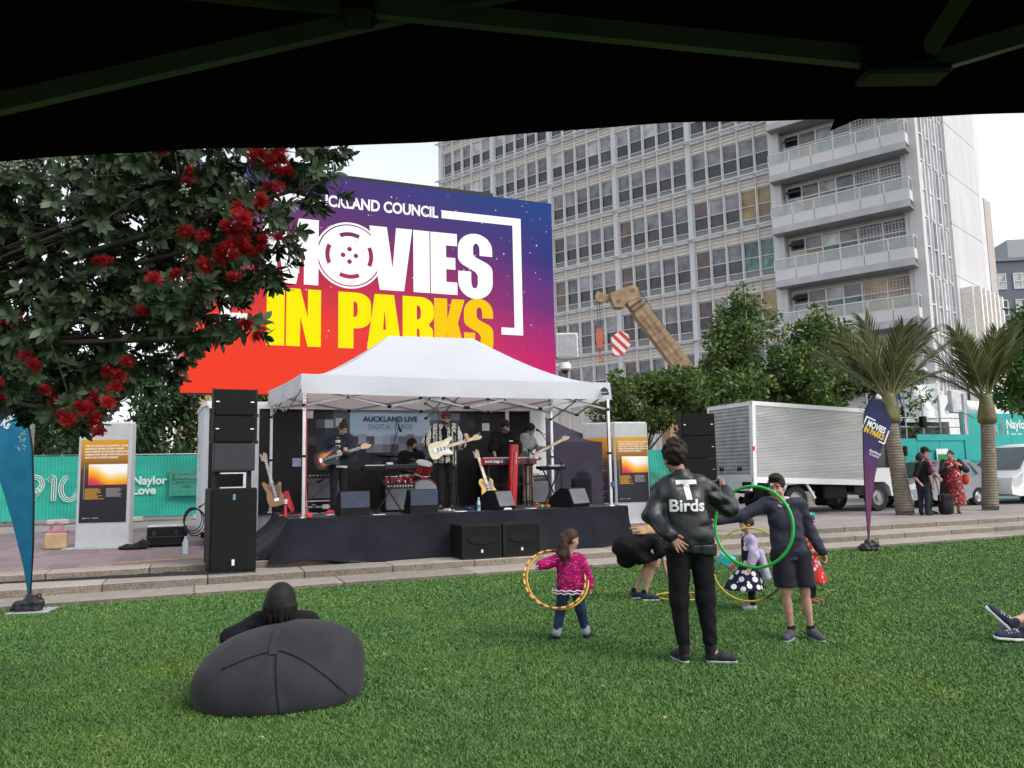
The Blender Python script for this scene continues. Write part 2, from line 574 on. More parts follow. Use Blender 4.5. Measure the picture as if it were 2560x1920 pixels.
def build_ground():
 g = MB().span((-600, -200, -0.6), (600, 900, -0.05)).build('ground', MAT_ASPHALT)
 props(g, kind='structure')
 pts = [S(-45, -45), S(45, -45), S(45, -0.06), S(-45, -0.06)]
 m = MB(); m.add(pts, [(0, 1, 2, 3)])
 props(m.build('lawn', mat_soil()), kind='structure')
 root = thing('plaza', None, None, S(0, 0, 0), A22)
 props(root, kind='structure')
 MB().span((-50, 2.06, -0.5), (50, 80, ZP-0.006)).build('paving_bed', MAT_PLAZA, root)
 tile = MB().box((0, 0, -0.02), (0.442, 0.892, 0.04), None, 0.006).mesh('paving_tile', MAT_TILE)
 cells = []
 for i in range(40):
  for j in range(12):
   u, v = -12.0+0.45*i, 2.52+0.9*j
   cells.append((u, v))
 def near(c):
  p = S(c[0], c[1]); return p.x**2+p.y**2
 cells = [c for c in cells if not (-3.4 < c[0] < 3.1 and c[1] > 2.3)]
 vis = []
 for c in cells:
  p = S(c[0], c[1])
  if abs(p.x/p.y) < 0.72: vis.append(c)
 vis.sort(key=near)
 for (u, v) in vis[:290]:
  link('paving_tile', tile, root, (u, v, ZP + random.uniform(-0.0015, 0.0015)), (0, 0, 0))
 st = thing('steps', None, None, S(0, 0, 0), A22)
 props(st, kind='structure')
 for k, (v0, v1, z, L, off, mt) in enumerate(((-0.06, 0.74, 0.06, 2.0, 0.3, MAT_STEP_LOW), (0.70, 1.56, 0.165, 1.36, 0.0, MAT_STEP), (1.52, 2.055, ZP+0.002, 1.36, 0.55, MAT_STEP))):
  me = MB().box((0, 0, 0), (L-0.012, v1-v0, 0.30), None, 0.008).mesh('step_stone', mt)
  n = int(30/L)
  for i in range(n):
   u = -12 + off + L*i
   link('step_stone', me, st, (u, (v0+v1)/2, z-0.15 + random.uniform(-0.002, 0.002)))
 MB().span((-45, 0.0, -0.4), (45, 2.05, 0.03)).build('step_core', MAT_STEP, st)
 rd = MB().span((6.2, 7.0, ZP-0.05), (50, 8.9, ZP+0.004)).build('road', MAT_ASPHALT, None, S(0, 0, 0), (0, 0, A22))
 props(rd, kind='structure')

def build_grass():
 bands = [(3.2, 5.2, 13000, 0.0028, 0.029), (5.2, 7.0, 8000, 0.0034, 0.029), (7.0, 9.5, 4500, 0.0046, 0.029), (9.5, 13.0, 2400, 0.0065, 0.029), (13.0, 19.0, 1200, 0.009, 0.029)]
 Vs = []; 
 for (d0, d1, dens, bw, bh) in bands:
  wx = d1*0.78
  n = int(dens*(d1-d0)*2*wx)
  y = RNG.uniform(d0, d1, n); x = RNG.uniform(-wx, wx, n)
  keep = np.abs(x) < y*0.76
  x, y = x[keep], y[keep]
  vv = -(x-P0[0])*UY + (y-P0[1])*UX
  keep = vv < -0.07
  x, y, vv = x[keep], y[keep], vv[keep]
  cl = np.sin(x*5.1+y*3.3)+np.sin(x*-3.7+y*6.1+1.3)+np.sin(x*13.0+2)*np.sin(y*11.0)
  n = len(x)
  a = RNG.uniform(0, 2*np.pi, n)
  lean = RNG.uniform(0.15, 1.15, n)*bh
  la = RNG.uniform(0, 6.283, n)
  h = bh*RNG.uniform(0.5, 1.2, n)*(1+0.05*cl)
  edge = np.clip((-0.07-vv)/0.25, 0, 1); h = h*(0.75+0.35*(1-edge))
  wd = bw*RNG.uniform(0.7, 1.4, n)
  ca, sa = np.cos(a)*wd, np.sin(a)*wd
  z0 = np.zeros(n)
  b1 = np.stack([x-ca, y-sa, z0], 1); b2 = np.stack([x+ca, y+sa, z0], 1)
  lx, ly = np.cos(la)*lean, np.sin(la)*lean
  m1 = np.stack([x-ca*0.8+lx*0.35, y-sa*0.8+ly*0.35, h*0.6], 1); m2 = np.stack([x+ca*0.8+lx*0.35, y+sa*0.8+ly*0.35, h*0.6], 1)
  tp = np.stack([x+lx, y+ly, h*0.95], 1)
  Vs.append(np.stack([b1, b2, m2, m1, tp], 1))
 V = np.concatenate(Vs); n = len(V)
 base = (np.arange(n)*5)[:, None]
 F = np.concatenate([base+np.array([[0, 1, 2]]), base+np.array([[0, 2, 3]]), base+np.array([[3, 2, 4]])], 0)
 me = raw_mesh('grass', V.reshape(-1, 3), F, mat_grass())
 o = link('grass', me)
 props(o, 'short mown green grass blades covering the whole lawn', 'grass', kind='stuff')

build_ground()
build_grass()

def glass_mat(name, col, rough=0.06, spec=0.6, var=0.5, vs=0.35):
 t = newmat(name, rough, 0.0, spec)
 v = t.coord('Object')
 oi = t.n('ShaderNodeObjectInfo')
 ad = t.n('ShaderNodeVectorMath'); ad.operation = 'ADD'
 t.l(v, ad.inputs[0])
 sc = t.n('ShaderNodeVectorMath'); sc.operation = 'SCALE'; sc.inputs['Scale'].default_value = 1.7
 t.l(oi.outputs['Location'], sc.inputs[0]); t.l(sc.outputs[0], ad.inputs[1])
 nz = t.noise(ad.outputs[0], vs*3, 3)
 c = t.ramp(nz, [(0.3, tuple(x*(1-var) for x in col)), (0.7, tuple(x*(1+var) for x in col))])
 c = t.mix(1.0, c, t.ramp(oi.outputs['Random'], [(0, (0.6, 0.6, 0.62)), (1, (1.35, 1.32, 1.3))]), 'MULTIPLY')
 t.base(c)
 wv = t.noise(ad.outputs[0], 0.9, 2); t.bump(wv, 0.12, 0.05)
 return t.m
GL_UP = glass_mat('window_glass_sky_tint', (0.19, 0.195, 0.215))  # pale base colour stands in for sky mirrored in the upper panes
GL_LO = glass_mat('window_glass_dark', (0.035, 0.037, 0.045))
GL_CURT = glass_mat('window_glass_curtain', (0.42, 0.43, 0.45), 0.12)
GL_RED = glass_mat('window_glass_warm', (0.11, 0.07, 0.066))
GL_AMB = glass_mat('window_glass_amber_reflection', (0.27, 0.19, 0.09))  # warm reflection painted into the glass colour
GL_TEAL = glass_mat('window_glass_teal_reflection', (0.08, 0.16, 0.145), var=0.6, vs=0.8)  # teal tint imitates surroundings reflected in the panes
PAN_GREY = M('spandrel_panel', (0.23, 0.235, 0.22), 0.5, var=0.12)
PAINT_W = M('white_facade_paint', (0.56, 0.555, 0.57), 0.55, var=0.08, vs=0.7)
PAINT_FR = M('window_frame_paint', (0.64, 0.63, 0.63), 0.5, var=0.08)
PAINT_CREAM = M('cream_weatherboard', (0.62, 0.58, 0.535), 0.6, var=0.08)
PAINT_SH = M('sunshade_metal', (0.56, 0.575, 0.60), 0.45, var=0.1)
PAINT_GREY = M('grey_soffit', (0.25, 0.26, 0.28), 0.7, var=0.12, vs=0.8)
FASC = M('balcony_fascia', (0.40, 0.41, 0.43), 0.6, var=0.14, vs=1.0)
def mat_concrete_panel():
 t = newmat('white_concrete_panel', 0.75, spec=0.25)
 v = t.coord('Object', (1, 1, 0.25))
 c = t.ramp(t.noise(v, 0.9, 6, 0.65), [(0.25, (0.46, 0.455, 0.46)), (0.75, (0.58, 0.575, 0.58))])
 t.base(c); t.bump(t.noise(t.coord('Object'), 12, 4), 0.15, 0.02); return t.m
CONC_W = mat_concrete_panel()

def build_tower():
 T = thing('office_tower', 'tall white office tower with window grid and stacked balconies behind the trees', 'building', (18.43, 52.17, 0), -math.atan2(0.633, 0.774))
 zs0 = 22.1; FH = 3.73
 kmin, kmax = -3, 5                   # sunshade rows, upward negative
 x0, x1 = -32.4, 0.0
 top, bot = zs0+FH*4, 0.0
 MB().span((x0, 0.25, bot), (x1, 12, top)).build('wall', PAINT_CREAM, T)
 bay = 6.42; nb = 5; ww = (bay-0.36)/5
 zrows = [zs0-FH*k for k in range(kmin, kmax)]
 fr = MB()
 for sx in (-1, 1): fr.box((sx*(ww/2-0.035), 0, 1.42), (0.05, 0.09, 2.72))
 for z in (0.09, 0.72, 1.66, 2.80): fr.box((0, 0, z), (ww-0.08, 0.08, 0.055))
 fr_me = fr.mesh('window', PAINT_FR)
 up_me = {}
 def pane_mesh(name, z0, z1, mt):
  return MB().span((-ww/2+0.05, 0.02, z0), (ww/2-0.05, 0.05, z1)).mesh(name, mt)
 ups = [pane_mesh('pane', 1.69, 2.77, m_) for m_ in (GL_UP, GL_CURT, GL_RED, GL_AMB, GL_TEAL)]
 los = [pane_mesh('pane', 0.75, 1.63, m_) for m_ in (GL_LO, GL_LO, GL_RED, GL_AMB, GL_TEAL)]
 pan = pane_mesh('panel', 0.12, 0.69, PAN_GREY)
 for r, z in enumerate(zrows):
  for b in range(nb):
   xb = x1 - bay*(b+1) + 0.30
   for i in range(5):
    xw = xb + ww*(i+0.5)
    if z < 18 and xw < -21: continue
    if z < 9 and xw < -20: continue
    w_ = link('window', fr_me, T, (xw, 0.16, z))
    kind = 0
    if z > 24 and random.random() < 0.6: kind = 1
    elif i == 0 and z < 20: kind = 2
    if b == 0 and i >= 3:
     kind = {18: 3, 14: 4, 10: 3, 7: 4}.get(int(z), kind)
    if kind == 1 and random.random() < 0.25: kind = 0
    link('pane', ups[kind], w_); link('pane', los[kind if kind > 2 else (2 if kind == 2 and random.random() < .5 else 0)], w_); link('panel', pan, w_)
 for z in zrows:
  m = MB()
  for j in range(3):
   zz = z+2.86+0.27*j
   m.add([(x0, 0.06, zz), (x1, 0.06, zz), (x1, 0.11, zz+0.265), (x0, 0.11, zz+0.265), (x0, 0.25, zz), (x1, 0.25, zz)], [(0, 1, 2, 3), (4, 5, 1, 0)])
  m.build('weatherboard', PAINT_CREAM, T)
  sh = MB(); zz = z - 0.02
  sh.span((x0, -0.62, zz), (x1, -0.50, zz+0.09))
  sh.span((x0, -0.30, zz+0.02), (x1, -0.24, zz+0.07))
  for i in range(nb*5+1):
   xx = x1 - i*(bay/5); sh.bar((xx, 0.15, zz+0.05), (xx, -0.6, zz+0.05), 0.05, 0.10)
  sh.span((x0, 0.0, zz-0.06), (x1, 0.18, zz+0.06))
  sh.build('sunshade', PAINT_SH, T)
 for b in range(nb+1):
  xx = x1 - bay*b + (0.12 if b < nb else 0.0)
  xx = min(xx, -0.02)
  MB().span((xx-0.19, -0.16, bot), (xx+0.17, 0.22, top)).build('column', PAINT_SH, T)
 for b in range(nb):
  for i in range(1, 5):
   xx = x1 - bay*(b+1) + 0.30 + ww*i
   MB().span((xx-0.035, -0.10, bot), (xx+0.035, 0.12, top)).build('mullion', PAINT_FR, T)
 xl, xr = 0.19, 8.6
 MB().span((0.16, 0.46, bot), (9.0, 12, top)).build('wall', PAINT_W, T)
 MB().span((8.30, 0.0, bot), (9.0, 0.47, top)).build('corner_pier', CONC_W, T)
 MB().span((0.155, -0.2, bot), (0.55, 0.47, top)).build('corner_pier', CONC_W, T)
 bal_frame = MB()
 bm_ = MB(); bm_.span((0.05, -0.92, 0.0), (xr, 0.45, 0.10)); 
 slab = bm_.mesh('balcony', PAINT_GREY)
 fas = MB().span((0.05, -0.98, 0.02), (xr+0.02, -0.925, 0.46)).mesh('fascia', FASC)
 wn = 6; pw = (xr-0.05)/wn
 for k in range(-2, 5):
  zs = 20.95-3.67*k
  bl = link('balcony', slab, T, (0, 0, zs))
  link('fascia', fas, bl)
  pp = MB()
  for i in range(wn):
   pp.span((0.05+pw*i+0.02, -0.96, 0.47), (0.05+pw*(i+1)-0.02, -0.91, 1.12))
  pp.span((xr-0.03, -0.92, 0.47), (xr+0.01, -0.02, 1.12))
  pp.build('parapet', PAINT_W, bl)
  rl = MB()
  rl.span((0.05, -0.965, 1.86), (xr+0.02, -0.905, 1.92)); rl.span((0.05, -0.965, 1.125), (xr+0.02, -0.905, 1.16))
  for i in range(wn+1): rl.span((0.05+pw*i-0.025, -0.96, 1.16), (0.05+pw*i+0.025, -0.91, 1.86))
  rl.span((xr-0.04, -0.90, 1.86), (xr+0.02, -0.02, 1.92)); rl.span((xr-0.04, -0.08, 1.16), (xr+0.02, -0.02, 1.86))
  rl.build('railing', PAINT_FR, bl)
  for i in range(wn):
   MB().span((0.05+pw*i+0.03, -0.945, 1.165), (0.05+pw*(i+1)-0.03, -0.93, 1.855)).build('glass_panel', BAL_GLASS, bl)
  wf = MB(); zb = zs+0.85; y = 0.38
  edges = [0.75, 1.75, 2.9, 4.0, 5.15, 6.65, 8.15]
  for e in edges: wf.span((e-0.05, y-0.06, zb), (e+0.05, y+0.06, zs+3.42))
  for z in (zb, zb+1.72, zs+3.42): wf.span((0.75, y-0.05, z-0.05), (8.15, y+0.05, z+0.05))
  wfo = wf.build('window', PAINT_FR, T)
  for i in range(6):
   a, b = edges[i]+0.05, edges[i+1]-0.05
   mt = [GL_LO, GL_UP, GL_CURT, GL_UP, GL_UP, GL_UP][i]
   if k == 3 and i >= 4: mt = GL_AMB
   MB().span((a, y, zb+0.05), (b, y+0.03, zb+1.66)).build('pane', [GL_CURT, GL_AMB, GL_TEAL, GL_TEAL, GL_UP, GL_UP][i] if not (k == 3 and i >= 4) else GL_AMB, wfo)
   MB().span((a, y, zb+1.78), (b, y+0.03, zs+3.36)).build('pane', mt, wfo)
   if i >= 4:      # security bars
    g = MB()
    for q in range(7):
     xx = a+(b-a)*(q+0.5)/7; g.span((xx-0.012, y-0.10, zb+1.2), (xx+0.012, y-0.08, zs+3.36))
    for q in range(3): g.span((a, y-0.105, zb+1.4+0.45*q), (b, y-0.075, zb+1.425+0.45*q))
    g.build('window_bars', PAINT_FR, wfo)
  MB().box((1.25, y-0.24, zs+3.05), (0.95, 0.05, 0.55), (R(-52), 0, 0)).build('open_sash', GL_LO, wfo)
 dx, dy = 0.114, 0.993
 ang = -math.atan2(dx, dy)
 E = thing('end_wing', None, None); E.parent = T; E.location = (9.0, 0.0, 0); E.rotation_euler = (0, 0, ang)
 MB().span((-1.0, 0.005, bot), (-0.12, 14.2, top)).build('wall', PAINT_W, E)
 for i in range(4):
  y = 0.55+1.3*i
  for k in range(-3, 5):
   z = 20.6-3.67*k
   fo = MB(); fo.span((-0.12, y-0.04, z), (0.0, y+0.04, z+3.6)); fo.span((-0.12, y+0.62, z), (0.0, y+0.70, z+3.6))
   for zz in (0.0, 1.75): fo.span((-0.12, y+0.04, z+zz), (-0.02, y+0.62, z+zz+0.09))
   MB().span((-0.119, y+0.045, z+0.09), (-0.09, y+0.615, z+3.6)).build('pane', GL_CURT if (i+k) % 3 else GL_UP, E)
   fo.build('window', PAINT_W, E)
 for k in range(-3, 5):
  z = 21.05-3.55*k
  MB().span((-0.12, 5.62, z+0.02), (0.05, 12.55, z+3.53)).build('wall_panel', CONC_W, E)
 for (a, b) in ((0.0, 0.5),): MB().span((-0.5, a, bot), (0.02, b, top)).build('corner_pier', CONC_W, E)
 MB().span((-3, 14.3, bot), (-0.1, 16.0, 21.4)).build('rear_block', M('beige_plaster', (0.42, 0.37, 0.35), 0.8), E)
 an = MB(); an.span((0.06, 6.2, 0), (0.75, 12.2, 13.2))
 for i in range(6): an.span((0.75, 6.5+i*1.0, 8), (1.15, 6.8+i*1.0, 13.2))
 an.build('annex', M('white_annex', (0.68, 0.65, 0.61), 0.5), E)
def mat_balcony_glass():
 t = newmat('balcony_glass', 0.05, 0, 0.5)
 v = t.coord('Object')
 t.base(t.ramp(t.noise(v, 0.6, 3), [(0.3, (0.40, 0.44, 0.43)), (0.7, (0.55, 0.58, 0.57))]))
 t.b.inputs['Alpha'].default_value = 0.42
 return t.m
BAL_GLASS = mat_balcony_glass()
build_tower()

def build_far():
 T = thing('apartment_block', 'dark blue-grey apartment block far away at the right edge', 'building', (69.5, 112, 0), R(-8))
 MB().span((0, 0, 0), (14, 12, 31.0)).build('wall', M('slate_wall', (0.13, 0.145, 0.18), 0.8), T)
 MB().span((-0.3, -0.3, 31.0), (14.3, 12.3, 31.5)).build('roof', M('slate_roof', (0.2, 0.21, 0.23), 0.7), T)
 MB().span((5, 3, 31.5), (12, 9, 35)).build('plant_room', M('plant_room', (0.33, 0.34, 0.36), 0.7), T)
 wf = M('white_window', (0.55, 0.55, 0.56), 0.5)
 for r in range(5):
  for c in range(4):
   f = MB(); x = 0.9+3.1*c; z = 11.3+3.9*r
   for q in (0, 1.0, 2.0): f.span((x+q-0.08, -0.12, z), (x+q+0.08, 0, z+2.2))
   for q in (0, 1.1, 2.2): f.span((x-0.08, -0.11, z+q-0.08), (x+2.08, 0, z+q+0.08))
   fo = f.build('window', wf, T)
   MB().span((x, -0.04, z), (x+2, -0.01, z+2.2)).build('pane', GL_CURT if (r+c) % 3 else GL_LO, fo)
 MB().tube([(0.2, -0.2, 0), (0.2, -0.2, 31)], 0.12).build('downpipe', wf, T)
 B = thing('timber_building', 'low building with timber battens behind the trees at left', 'building', (-26, 60, 0), R(15))
 MB().span((0, 0, 0), (22, 8, 11)).build('wall', M('ochre_wall', (0.36, 0.24, 0.12), 0.8), B)
 MB().span((-0.5, -0.6, 11), (22.5, 8.6, 11.7)).build('roof', M('light_roof', (0.5, 0.5, 0.5), 0.6), B)
 for i in range(22): MB().span((0.4+i, -0.14, 0), (0.62+i, 0, 10.9)).build('batten', M('timber_batten', (0.42, 0.30, 0.16), 0.75), B)
 P = MB(); P.span((-0.3, -0.3, 0), (0.3, 0.3, 4.0), 0.03); P.span((-0.62, -0.2, 0), (-0.31, 0.3, 3.7), 0.03)
 o = P.build('concrete_pillar', mat_stone('pillar_concrete', (0.20, 0.19, 0.18), (0.30, 0.29, 0.27)), None, (-16.6, 26.4, 0), (0, 0, A22))
 props(o, 'grey concrete pillar standing behind the teal fence at far left', 'pillar')
build_far()
def ux(px, v):
 """u on the line v for what the photograph shows in column px (near eye level)"""
 k = ((px-1280)/1950.0 - 0.0075)
 t = (v + P0[1]*UX)/(UX - k*UY)
 X, Y = k*t, t
 return (X-P0[0])*UX + (Y-P0[1])*UY
def SL(px, v, z=ZD):
 return S(ux(px, v), v, z)
BLACK = M('black_paint', (0.0055, 0.0055, 0.006), 0.65, 0.0, 0.2, var=0.3, vs=5)
BLACKM = M('black_metal', (0.009, 0.009, 0.010), 0.45, 0.2, 0.3, var=0.2)
DKGREY = M('dark_grey_plastic', (0.022, 0.023, 0.026), 0.55, 0.0, 0.25, var=0.2)
GRILLE = None
def mat_grille(name, col, sc=900):
 t = newmat(name, 0.7, 0.0, 0.15)
 v = t.coord('Object')
 nz = t.noise(v, 5, 3)
 c = t.ramp(nz, [(0.3, tuple(x*0.75 for x in col)), (0.7, tuple(x*1.25 for x in col))])
 vo = t.n('ShaderNodeTexVoronoi'); vo.inputs['Scale'].default_value = sc/10
 t.l(v, vo.inputs['Vector'])
 t.base(t.mix(0.4, c, t.ramp(vo.outputs[0], [(0.2, tuple(x*0.4 for x in col)), (0.6, tuple(x*1.3 for x in col))])))
 return t.m
GRILLE = mat_grille('speaker_grille', (0.0075, 0.0075, 0.008))
GRILLE_G = mat_grille('grey_grille_cloth', (0.12, 0.125, 0.135), 2000)
GRILLE_B = mat_grille('blue_grey_grille', (0.045, 0.056, 0.085), 2000)
ALU = M('aluminium', (0.55, 0.56, 0.58), 0.35, 0.85, var=0.1)
CHROME = M('chrome', (0.7, 0.7, 0.72), 0.15, 1.0, var=0.05)
STEEL_W = M('white_steel', (0.62, 0.63, 0.65), 0.4, var=0.08)
CASE_W = M('white_trailer_panel', (0.60, 0.62, 0.64), 0.4, var=0.06)
CABLE = M('cable_rubber', (0.012, 0.012, 0.013), 0.6, var=0.2)
CLOTH_BK = None
def mat_drape():
 t = newmat('navy_black_drape', 0.9, spec=0.15)
 v = t.coord('Object')
 t.base(t.ramp(t.noise(v, 2.0, 4), [(0.3, (0.0085, 0.009, 0.0135)), (0.7, (0.014, 0.015, 0.022))]))
 t.b.inputs['Sheen Weight'].default_value = 0.05
 t.bump(t.noise(t.coord('Object', (1, 1, 0.4)), 9, 4), 0.25, 0.03); return t.m
CLOTH_BK = mat_drape()

def mat_screen():
 t = newmat('screen_picture', 0.8, spec=0.0)
 t.base((0.004, 0.004, 0.004))
 v = t.coord('Object'); s = t.sep(v)
 fz = t.math('DIVIDE', s[2], 5.5)
 fx = t.math('ADD', t.math('DIVIDE', s[0], 9.42), 0.5)
 wob = t.math('MULTIPLY', t.math('SUBTRACT', t.noise(v, 0.5, 3), 0.5), 0.18)
 fz = t.math('ADD', fz, wob)
 L = t.ramp(fz, [(0.0, lin((255, 66, 40))), (0.30, lin((250, 70, 52))), (0.55, lin((196, 52, 84))), (0.8, lin((108, 62, 118))), (1.0, lin((78, 62, 132)))])
 Rr = t.ramp(fz, [(0.0, lin((220, 40, 96))), (0.22, lin((205, 44, 118))), (0.45, lin((118, 58, 132))), (0.7, lin((62, 62, 134))), (1.0, lin((46, 78, 142)))])
 c = t.mix(t.ramp(fx, [(0.35, (0, 0, 0)), (0.98, (1, 1, 1))]), L, Rr)
 vo = t.n('ShaderNodeTexVoronoi'); vo.inputs['Scale'].default_value = 5.2; t.l(v, vo.inputs['Vector'])
 pick = t.sep(vo.outputs['Color'])
 rad = t.math('ADD', t.math('MULTIPLY', pick[0], 0.11), 0.02)
 st = t.math('MULTIPLY', t.math('LESS_THAN', vo.outputs['Distance'], rad), t.math('GREATER_THAN', fz, 0.22))
 st = t.math('MULTIPLY', st, t.math('GREATER_THAN', pick[1], 0.35))
 c = t.mix(t.math('MULTIPLY', st, 0.75), c, (0.9, 0.8, 1.0))
 wv = t.n('ShaderNodeTexWave'); wv.bands_direction = 'Z'; wv.inputs['Scale'].default_value = 22; t.l(v, wv.inputs['Vector'])
 c = t.mix(1.0, c, t.ramp(wv.outputs[0], [(0.0, (0.93, 0.93, 0.93)), (1.0, (1.03, 1.03, 1.03))]), 'MULTIPLY')
 t.l(c, t.b.inputs['Emission Color'])
 t.b.inputs['Emission Strength'].default_value = 0.94/2**EXPOSURE
 return t.m
def impact_letters():
 """heavy condensed capitals in a unit cell: width given, height 1"""
 def S_(w):
  t = 0.34*w if False else 0.0
  o = arc(w*0.5, 0.76, w*0.5, 0.24, 0, 180, 12)                    # top from right to left
  o += [(0, 0.70)]
  o += arc(w*0.42, 0.62, w*0.42, 0.16, 180, 235, 5)
  o += [(w*0.50, 0.40), (w*0.57, 0.34)]
  o += arc(w*0.47, 0.24, w*0.10, 0.10, 20, -180, 8)
  o += [(w*0.37, 0.40), (0, 0.40), (0, 0.24)]
  o += arc(w*0.5, 0.24, w*0.5, 0.26, 180, 360, 12)
  o += [(w, 0.34)]
  o += arc(w*0.58, 0.42, w*0.42, 0.16, 0, 55, 5)
  o += [(w*0.50, 0.63), (w*0.43, 0.68)]
  o += arc(w*0.53, 0.76, w*0.10, 0.09, 200, 0, 8)
  o += [(w*0.63, 0.66), (w, 0.66)]
  return [o]
 def V_(w): return [[(0, 1), (w*0.40, 1), (w*0.535, 0.34), (w*0.62, 1), (w, 1), (w*0.80, 0), (w*0.24, 0)]]
 def I_(w): return [[(0, 0), (w, 0), (w, 1), (0, 1)]]
 def E_(w): return [[(0, 0), (w, 0), (w, 0.20), (w*0.58, 0.20), (w*0.58, 0.41), (w*0.93, 0.41), (w*0.93, 0.60), (w*0.58, 0.60), (w*0.58, 0.80), (w, 0.80), (w, 1), (0, 1)]]
 def N_(w): return [[(0, 0), (w*0.40, 0), (w*0.40, 0.52), (w*0.62, 0), (w, 0), (w, 1), (w*0.62, 1), (w*0.62, 0.50), (w*0.40, 1), (0, 1)]]
 def M_(w): return [[(0, 0), (w*0.26, 0), (w*0.26, 0.62), (w*0.40, 0), (w*0.60, 0), (w*0.74, 0.62), (w*0.74, 0), (w, 0), (w, 1), (w*0.64, 1), (w*0.50, 0.45), (w*0.36, 1), (0, 1)]]
 def P_(w):
  o = [(0, 0), (w*0.46, 0), (w*0.46, 0.36), (w*0.56, 0.36)] + arc(w*0.56, 0.56, w*0.44, 0.20, -90, 0, 6) + arc(w*0.56, 0.80, w*0.44, 0.20, 0, 90, 6) + [(0, 1)]
  h = [(w*0.46, 0.56)] + arc(w*0.50, 0.66, w*0.09, 0.10, -90, 0, 4) + arc(w*0.50, 0.74, w*0.09, 0.10, 0, 90, 4) + [(w*0.46, 0.84)]
  return [o, h]
 def A_(w):
  o = [(0, 0), (w*0.40, 0), (w*0.44, 0.18), (w*0.58, 0.18), (w*0.61, 0), (w, 0), (w*0.78, 1), (w*0.22, 1)]
  return [o, [(w*0.46, 0.36), (w*0.55, 0.36), (w*0.505, 0.74)]]
 def R_(w):
  o = [(0, 0), (w*0.45, 0), (w*0.45, 0.42), (w*0.53, 0.40), (w*0.55, 0), (w*0.97, 0), (w*0.97, 0.34)] + arc(w*0.72, 0.36, w*0.25, 0.12, 0, 60, 4) + arc(w*0.60, 0.66, w*0.40, 0.18, -50, 0, 5) + arc(w*0.56, 0.80, w*0.44, 0.20, 0, 90, 6) + [(0, 1)]
  h = [(w*0.45, 0.58)] + arc(w*0.49, 0.67, w*0.09, 0.09, -90, 0, 4) + arc(w*0.49, 0.74, w*0.09, 0.10, 0, 90, 4) + [(w*0.45, 0.84)]
  return [o, h]
 def K_(w): return [[(0, 0), (w*0.42, 0), (w*0.42, 0.38), (w*0.55, 0), (w, 0), (w*0.76, 0.55), (w*0.99, 1), (w*0.58, 1), (w*0.42, 0.60), (w*0.42, 1), (0, 1)]]
 return dict(S=S_, V=V_, I=I_, E=E_, N=N_, M=M_, P=P_, A=A_, R=R_, K=K_)
IMPACT = impact_letters()
def put_letter(ch, x0, x1, z0, z1, mat, parent, y, name='letter', rz=0.0, scale=1.0, M0=None):
 w_, h_ = x1-x0, z1-z0
 lp = [[(x0+p[0]*1.0, z0+p[1]*h_) for p in l] for l in IMPACT[ch](w_)]
 Mx = (M0 or Matrix()) @ upright(0, y, 0)
 return flat_shape(name, lp, mat, parent, Mx, 0.006*scale)
def circ(cx, cy, r, n=40): return [(cx+r*math.cos(2*math.pi*i/n), cy+r*math.sin(2*math.pi*i/n)) for i in range(n)]
